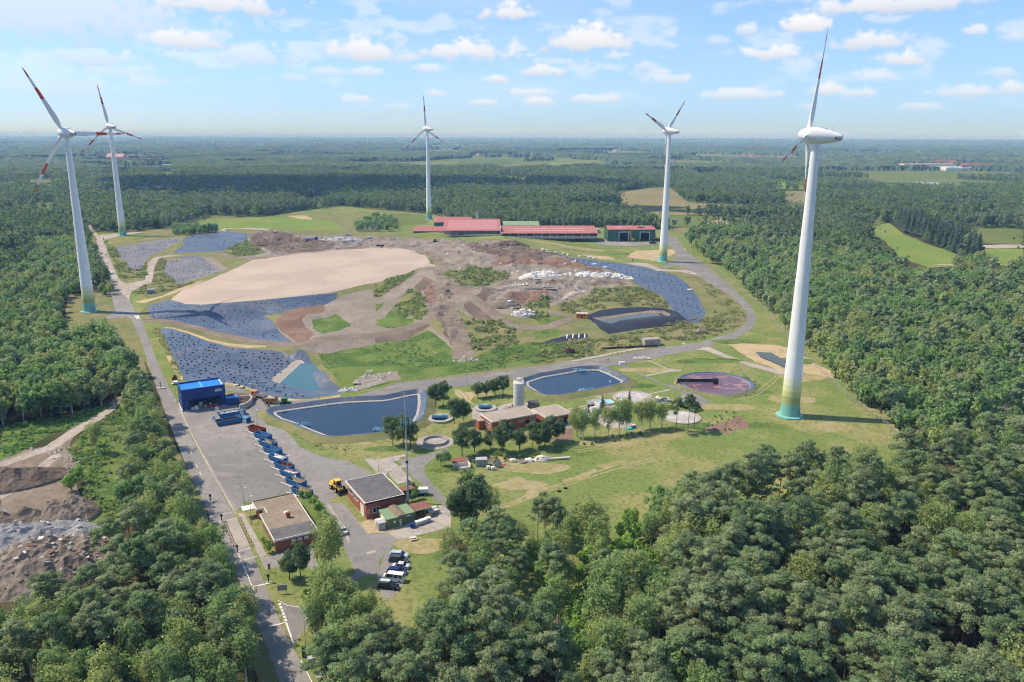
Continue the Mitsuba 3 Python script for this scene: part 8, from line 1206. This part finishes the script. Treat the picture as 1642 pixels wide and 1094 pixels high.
for nm, s, dn, sz, tone, lab in (
    ('weeds', [(-45.7,524.3),(-42.4,537.2),(-29.6,532.9),(-26.1,535.9),(-12.6,527.1),(-3.1,513.4),(-3,494.1),(-18.2,480.7),(-31.5,481),(-41.1,502)], .25, 1.5, W1, 'weeds on the landfill terrace'), ('weeds', [(-67.2,437.9),(-65.5,461.6),(-61.3,480.1),(-53.5,463.6),(-44.8,421.6),(-47.9,406.7),(-54.9,417.4)], .3, 1.3, W1, 'weeds between the two rising tracks'), ('weeds', [(-86.2,490.3),(-79,509.8),(-68.7,528.6),(-65.4,544.7),(-66.7,512.6),(-72.8,491),(-78.1,464.6),(-82.1,465)], .3, 1.3, W1, 'weeds below the sand edge'),
    ('weeds', [(-30.6,428.6),(-22.9,418.4),(-15.5,407),(-7,409.1),(1,393.2),(2.5,371.2),(-4.7,360.3),(-18.9,360.6),(-21.1,382.8),(-28.1,417.1)], .35, 1.4, W1 + W2[:1], 'tall weeds on the slope right of the spur'), ('weeds', [(25.4,442.3),(44,462.7),(51.6,485.6),(62.8,484.1),(79.1,489.8),(88.4,473),(90.5,444),(72.5,445.9),(49.7,439.8),(41.2,431.2),(29,427.6)], .3, 1.3, W1 + W2, 'weeds above the storage basin'), ('weeds', [(3.4,433.8),(13,452.6),(21.7,463.6),(19.5,412.8),(11.9,412.6)], .25, 1.6, W1, 'weeds around the small white pile'),
    ('weeds', [(-67,374.3),(-50.7,382.9),(-44.5,370.8),(-27.1,334.5),(-60.5,335.5)], .16, .9, W3, 'green plants in the hollow'), ('weeds', [(-19.6,344.4),(-13.6,355.6),(3.5,371.3),(18,376.1),(41,363.9),(10.8,339.5),(-16.2,325.3)], .3, 1.0, W3 + W1, 'long grass at the foot of the slope'), ('weeds', [(-241.6,658.2),(-235.3,704),(-211.4,662.2),(-195,626.7),(-216.8,618.8)], .2, 1.5, W1, 'weeds on the far bank'), ('weeds', [(11.5,363.2),(28.9,380.5),(46.1,383.3),(71.8,402),(108.3,431),(118.9,437.3),(108.2,395.6),(91,381.5),(70.9,376.4),(49.2,363.1),(32,350.1),(21.1,342.6),(10.8,338)], .28, 1.2, W1 + W2, 'long grass on the slope above the ring road'),
    ('weeds', [(-380.7,741.4),(-348.2,694.2),(-315.3,637.7),(-283.1,584.1),(-270.8,573.7),(-289.1,624.2),(-254.8,548.9),(-274.4,549.7),(-317.2,626.5)], .2, 1.4, W1, 'weeds round the far left liner'), ('weeds', [(-270.2,597.3),(-279.1,628.3),(-273,622.4),(-250.5,567.1),(-219.1,516.1),(-207.6,521.6),(-213.5,502.3),(-224,489.2),(-240.7,492.7),(-244,521.1),(-242.2,529.2)], .25, 1.3, W1 + W2, 'weeds beside the pale ramp'),
    ('weeds', [(-142.5,238.4),(-145,254.7),(-145.2,275.4),(-148.7,303.2),(-119,240.3),(-102.8,196.9),(-96.7,175),(-101.2,172.1),(-111.6,183.2),(-118.7,201.8),(-130.3,223.9)], .6, .9, W3 + W1, 'tall weeds on the bank at the left'), ('weeds', [(-176.5,258.2),(-169.5,264.3),(-157.2,275.3),(-149.7,284.6),(-149.3,277.6),(-150.9,260.6),(-156.1,250.8),(-156.5,236.6),(-158.9,230)], .4, 1.0, W3, 'tall grass above the dirt track'),
   
    ('weeds', [(-83.2,265.1),(-77.6,256.4),(-72.3,248),(-66.2,242.1),(-56.9,236.5),(-51.4,234.6),(-53.7,246.2),(-63,247.1),(-77.4,258.6)], .25, .5, W2 + W1, 'grass tufts round the long basin'), ('weeds', [(131.1,573.9),(135.8,503.5),(131.4,432),(117.3,405.6),(98.6,395.4),(122,464)], .25, 1.0, W1 + W2, 'grass tufts inside the bend of the ring road'), ('weeds', [(-184.5,396),(-184.1,402),(-182,399.7),(-162.5,363.2),(-150.7,342.1),(-133.9,311.4),(-135.9,312),(-148.8,333.9),(-164.8,363.5)], .5, .8, W2, 'dry tufts along the left verge of the lined cell')):
    tufts(nm, s, dn, sz, tone, len(labels) % 9973, lab)

# ------------------------------------------------------------------ woods of the plain
SITE = shapely.union_all([q for l, q in COVER] + [Polygon([(-214.9,369.9),(-185.1,364.5),(-243.2,481.1),(-264.5,480.7)]), Polygon([(82.1,348.9),(134.4,344.4),(130.8,252.9),(97.2,241.6)])]).buffer(3)
NEAR = shapely.union_all([Polygon(p).buffer(0) for p in NEAR_WOODS])
def far_proto(seed, n, kind):
    t = (1, 1, 1)
    m = {'o': lambda: broad(seed, 1.0, t, n, .20, wide=.36, low=.0, clumps=9), 'p': lambda: pine(seed, 1.0, t, n, .17, low=.25, wide=1.05), 's': lambda: spruce(seed, 1.0, t, n, .18)}[kind]()
    v, f, c, nn = m[0]; return v, np.clip(c, .5, 1.6), nn
def mass(key, pts, n, kinds, label, seed, hmin, hmax):
    r = np.random.default_rng(seed); protos = [(k, far_proto(11 + 7 * i, n, k)) for i, k in enumerate(kinds)]
    stand = meshkit.fbm(np.column_stack([pts / 170.0, np.full(len(pts), 3.0)]), 3, 8)
    tones = np.array([PINE[0], PINE[1], OAK[0], OAK[1], WILLOW[0], BIRCH[2]])
    ti = np.clip(((stand - .5) * 3.2 + .5) * 6 + r.normal(size=len(pts)) * 1.1, 0, 5.99).astype(int); tone = tones[ti] * 1.32 * r.uniform(.82, 1.18, (len(pts), 1))
    which = r.integers(len(protos), size=len(pts)); V, C, N = [], [], []
    for i, (k, (v, c, nn)) in enumerate(protos):
        s = np.nonzero(which == i)[0]
        if not len(s): continue
        a = r.uniform(0, 6.28, len(s)); h = r.uniform(hmin, hmax, len(s)); w = h * r.uniform(.85, 1.15, len(s)); ca, sa = np.cos(a)[:, None], np.sin(a)[:, None]
        V.append(np.stack([(v[:, 0] * ca - v[:, 1] * sa) * w[:, None] + pts[s, :1], (v[:, 0] * sa + v[:, 1] * ca) * w[:, None] + pts[s, 1:], v[:, 2] * h[:, None]], -1).reshape(-1, 3))
        N.append(np.stack([nn[:, 0] * ca - nn[:, 1] * sa, nn[:, 0] * sa + nn[:, 1] * ca, np.broadcast_to(nn[:, 2], (len(s), len(v)))], -1).reshape(-1, 3)); C.append((c[None] * tone[s][:, None]).reshape(-1, 3))
    v, c, nn = np.vstack(V), np.vstack(C), np.vstack(N)
    scene[key] = dict(type='ply', filename=meshkit.write_ply((v, np.arange(len(v)).reshape(-1, 3)), False, None, np.clip(c, .01, .5), normals=nn), face_normals=False, bsdf=dict(type='ref', id='mat_leaf')); labels[key] = dict(label=label, kind='stuff')
def sector(d0, d1, half=36): 
    a = np.radians(np.linspace(-half, half, 30)); return Polygon([(d1 * math.sin(x), d1 * math.cos(x)) for x in a] + [(d0 * math.sin(x), d0 * math.cos(x)) for x in a[::-1]])
def open_(poly, pts):
    return pts[~shapely.contains_xy(poly, pts[:, 0], pts[:, 1])]
shapely.prepare(SITE); shapely.prepare(NEAR)
def ring(d0, d1, gap, seed, top=13):
    p = open_(NEAR, open_(SITE, scatter(sector(d0, d1), gap, seed))); return p[~hides_field(p, top)]
CLEAR = lambda p, s, lo: p[meshkit.fbm(np.column_stack([p / s, np.full(len(p), 9.0)]), 3, 31) > lo]
mass('mixed_wood', ring(420, 1000, 6.6, 61), 64, 'oopos', 'mixed wood behind the site', 71, 8, 13.5)
mass('mixed_wood_001', CLEAR(ring(1000, 1500, 7.6, 62, 16), 60, .345), 52, 'oopos', 'middle distance forest', 72, 10, 16)
mass('mixed_wood_002', CLEAR(ring(1500, 2300, 10.5, 63, 17), 90, .375), 30, 'oopo', 'farther forest of the plain', 73, 11, 17)
def canopy(key, d0, d1, rows, cols, seed, label):
    u = np.linspace(0, 1, rows) ** 1.0; d = d0 * (d1 / d0) ** u; az = np.radians(np.linspace(-37, 37, cols)); D_, A_ = np.meshgrid(d, az, indexing='ij'); r = np.random.default_rng(seed)
    D_ = D_ * (1 + r.normal(size=D_.shape) * .0012); A_ = A_ + r.normal(size=A_.shape) * .0004; x, y = D_ * np.sin(A_), D_ * np.cos(A_)
    q = np.stack([x, y], -1); z3 = np.zeros(x.shape + (1,))
    patch = meshkit.fbm(np.concatenate([q * [1 / 420, 1 / 900], z3], -1), 4, seed); stand = meshkit.fbm(np.concatenate([q * [1 / 300, 1 / 700], z3 + 5], -1), 3, seed + 2); hill = meshkit.fbm(np.concatenate([q / 6000, z3 + 2], -1), 3, seed + 4)
    lump = meshkit.noise(np.concatenate([q / 16, z3], -1), seed + 6)
    z = 8 + 9 * lump * np.clip(7000 / D_, 0, 1) + 5 * (stand - .5) + 60 * np.clip(hill - .5, 0, 1) * np.clip((D_ - 5000) / 6000, 0, 1)
    wooded = (patch > .37) | (D_ > 9000); inside = shapely.contains_xy(SITE, x, y) | hides_field(q.reshape(-1, 2), 17).reshape(x.shape); wooded &= ~inside; z[~wooded] = -2.0
    tones = np.array([(.09, .14, .072), (.105, .15, .08), (.078, .125, .066), (.125, .165, .08), (.07, .11, .07)]); ti = np.clip(((stand - .5) * 3 + .5) * 5 + r.normal(size=x.shape) * .7, 0, 4.99).astype(int); c = tones[ti] * r.uniform(.75, 1.25, x.shape + (1,))
    i, j = np.meshgrid(np.arange(rows - 1), np.arange(cols - 1), indexing='ij'); o = (i * cols + j).ravel(); f = np.vstack([np.column_stack([o, o + 1, o + cols + 1]), np.column_stack([o, o + cols + 1, o + cols])])
    zz = z.ravel(); f = f[(zz[f] > 0).any(1)][:, ::-1]
    v = np.column_stack([x.ravel(), y.ravel(), zz])
    scene[key] = mikit.ply((v, f), 'mat_bark', color=c.reshape(-1, 3)); labels[key] = dict(label=label, kind='stuff')
canopy('distant_forest', 2250, 5200, 240, 560, 81, 'distant forest patches of the plain'); canopy('distant_forest_001', 5150, 19000, 150, 420, 82, 'far forest fading to blue at the horizon')
# open land between the distant woods
def farland(p, n, uv):
    c = cell_rand(p.x / 260 + fbm(p.x / 500, p.y / 500, 0, 2) * 2, p.y / 420, 5)
    return mix(mix((.12, .175, .06), (.19, .205, .09), c), (.09, .14, .05), smoothstep(.6, .9, cell_rand(p.x / 190, p.y / 330, 8)))
mat('farland', farland)
a_ = sector(900, 19500, 40).difference(NEAR.buffer(5)); sheet('farmland', (lambda m: (np.column_stack([m[0], np.full(len(m[0]), .004)]), m[1]))(trimesh.creation.triangulate_polygon(a_.difference(SITE), engine='earcut')), 'farland', 'patchwork of far fields between the woods')
# villages and works far off
def house(name, label, cat_, loc, L, W_, h, rz, wall, roof, group=None, flat_=False):
    t = Thing(name, label, cat_, (*loc, 0), rz, group); t.part('wall', wall, bx(0, L, 0, W_, 0, h)); 
    t.part('roof', roof, bx(-.3, L + .3, -.3, W_ + .3, h, h + .8) if flat_ else side([(-.5, h), (W_ / 2, h + W_ * .45), (W_ + .5, h)], -.4, L + .4))
for s, L, W_, h, rz, wl, rf, fl, lab in (
    ((1233.4,2569.8), 170, 40, 10, 2, 'cream', 'roof_pink', 1, 'long pale orange roofed works building beyond the far field'), ((1134.7,2428.7), 120, 30, 8, 2, 'bin_grey', 'zinc', 1, 'grey blue works building left of the orange roofed one'), ((1224.8,2374.5), 90, 26, 8, 3, 'far_white', 'bin_grey', 1, 'white works building in the middle of the far village'), ((1244.8,2336.7), 120, 30, 9, 2, 'far_white', 'white', 1, 'long white works building at the far village'), ((1334.9,2413.6), 90, 22, 8, 2, 'far_white', 'village_roof', 0, 'red roofed building at the right end of the far village'), ((1429.5,2735.7), 34, 22, 10, 10, 'far_white', 'village_roof', 0, 'left red roofed house behind the far works'), ((1432.9,2684.4), 30, 20, 9, -8, 'far_white', 'village_roof', 0, 'right red roofed house behind the far works'), ((766.5,2368.3), 170, 20, 7, 2, 'cream', 'cream', 1, 'long cream building behind the nearest tower'), ((904.8,2768.3), 90, 20, 6, 2, 'bin_grey', 'zinc', 1, 'grey shed beyond the nearest turbine rotor'), ((1127.8,2934), 60, 16, 6, 2, 'far_white', 'bin_grey', 1, 'white shed right of the nearest turbine'), ((776.3,1564.3), 44, 14, 5, -10, 'bin_grey', 'zinc', 0, 'grey farm building among the trees on the right'), ((681.9,1759.2), 16, 12, 6, 10, 'plaster', 'roof_green', 0, 'small pale building among the trees right of the tower'),
    ((3161.5,6489.1), 260, 40, 10, 2, 'far_white', 'cream', 1, 'long pale building on the far plain at the right'), ((3368.9,10377.4), 300, 40, 12, 2, 'far_white', 'white', 1, 'white works on the horizon left of the nearest rotor'), ((3757,11013.4), 120, 40, 26, 2, 'far_white', 'white', 1, 'white tower block on the horizon by the nearest rotor'), ((-1035.6,2398.4), 110, 30, 7, 2, 'bin_grey', 'light_blue', 1, 'pale blue roofed hall in the far left clearing'), ((-945.4,2362.7), 50, 20, 6, 2, 'far_white', 'light_blue', 1, 'small pale blue hall right of the far left clearing'), ((-857.3,2338.5), 26, 14, 6, 12, 'far_white', 'bin_grey', 0, 'single white house in the far left woods'), ((-1477.2,2858.5), 130, 16, 6, 2, 'roof_pink', 'rust', 1, 'reddish brick stacks at the far left works'), ((-1480.7,2973.4), 60, 26, 12, 2, 'roof_pink', 'roof_pink', 0, 'pink heap like roof at the far left works'), ((-1397.6,2915.2), 160, 16, 6, 2, 'red_soil', 'roof_pink', 1, 'long pale red stacks right of the far left works'), ((-1481.8,2811.3), 70, 20, 6, 2, 'zinc', 'grey_paint', 1, 'grey sheds at the left of the far works'), ((-1942.7,6265.7), 40, 14, 6, 2, 'far_white', 'bin_grey', 1, 'tiny white building in the far woods')):
    house('far_works' if fl else 'far_house', lab, 'building', s, L, W_, h, rz, wl, rf, None, fl)
r_ = np.random.default_rng(5)
for i, (x, y) in enumerate([(960.3,3498.8),(1029.6,3690.3),(969.7,3394.4),(1040.7,3597.6),(1031,3507.1),(1008.9,3398.8),(1023,3300.9),(685.2,3424.1),(546.8,2833.2),(430.5,3374.1),(592.4,4794.2),(558.9,4591.6),(577,3349.9),(890.2,3286.3),(834,3098.5),(995,3115.2),(1113.9,3410.7),(1111.7,3349.8),(1189.2,3525.5),(1157,3354.9),(1532.4,3356.8),(1571.3,3400.9),(1611.1,3574.7),(3130.3,5437.4),(3311.4,6006.2),(-123.6,2347.4),(-75.5,2351.3),(-160.5,3714.2),(-79,4150.6)]):
    house('village_house', 'small red roofed house of the far villages among the trees', 'house', (x, y), r_.uniform(13, 22), 11, 9, r_.uniform(-30, 30), 'far_white', 'village_roof', 'red roofed houses of the far villages')
for p, h, lab in (((-1112.7,3066.2), 70, 'thin grey radio mast in the far left woods'), ((85.1,2157.4), 50, 'thin pale mast in the woods behind the halls')):
    t = Thing('radio_mast', lab, 'mast', (*p, 0)); t.part('pole', 'zinc', cyl(0, 0, 0, h, 1.1, .5, 6)); t.part('platform', 'steel', cyl(0, 0, h * .8, h * .8 + 1, 2.2, n=8)); t.part('platform', 'steel', cyl(0, 0, h * .92, h * .92 + 1, 1.8, n=8))
# cumulus standing high over the plain, above the picture: their shadows lie on the woods
for i, (x, y, lx, ly, lab) in enumerate(((-1120, 1640, 620, 270, 'wide cumulus cloud above the picture, shading the woods behind the landfill'), (-560, 1240, 150, 60, 'small cumulus cloud above the picture, shading the pale field beyond the farm'))):
    t = Thing('cloud', lab, 'cloud', (x, y, 1000)); r = np.random.default_rng(40 + i); puffs = []
    for k in range(16 if i == 0 else 5):
        a, q = r.uniform(0, 6.28), r.uniform(0, .8); s_ = r.uniform(.25, .45); v, f = blob(1, k + 3, .3, 3, (lx * s_, ly * s_ * 1.3, min(lx, ly) * .45), -.25 * min(lx, ly))
        puffs.append((v + [math.cos(a) * q * lx, math.sin(a) * q * ly, 0], f))
    t.part('vapour', 'white', *puffs, smooth=True)
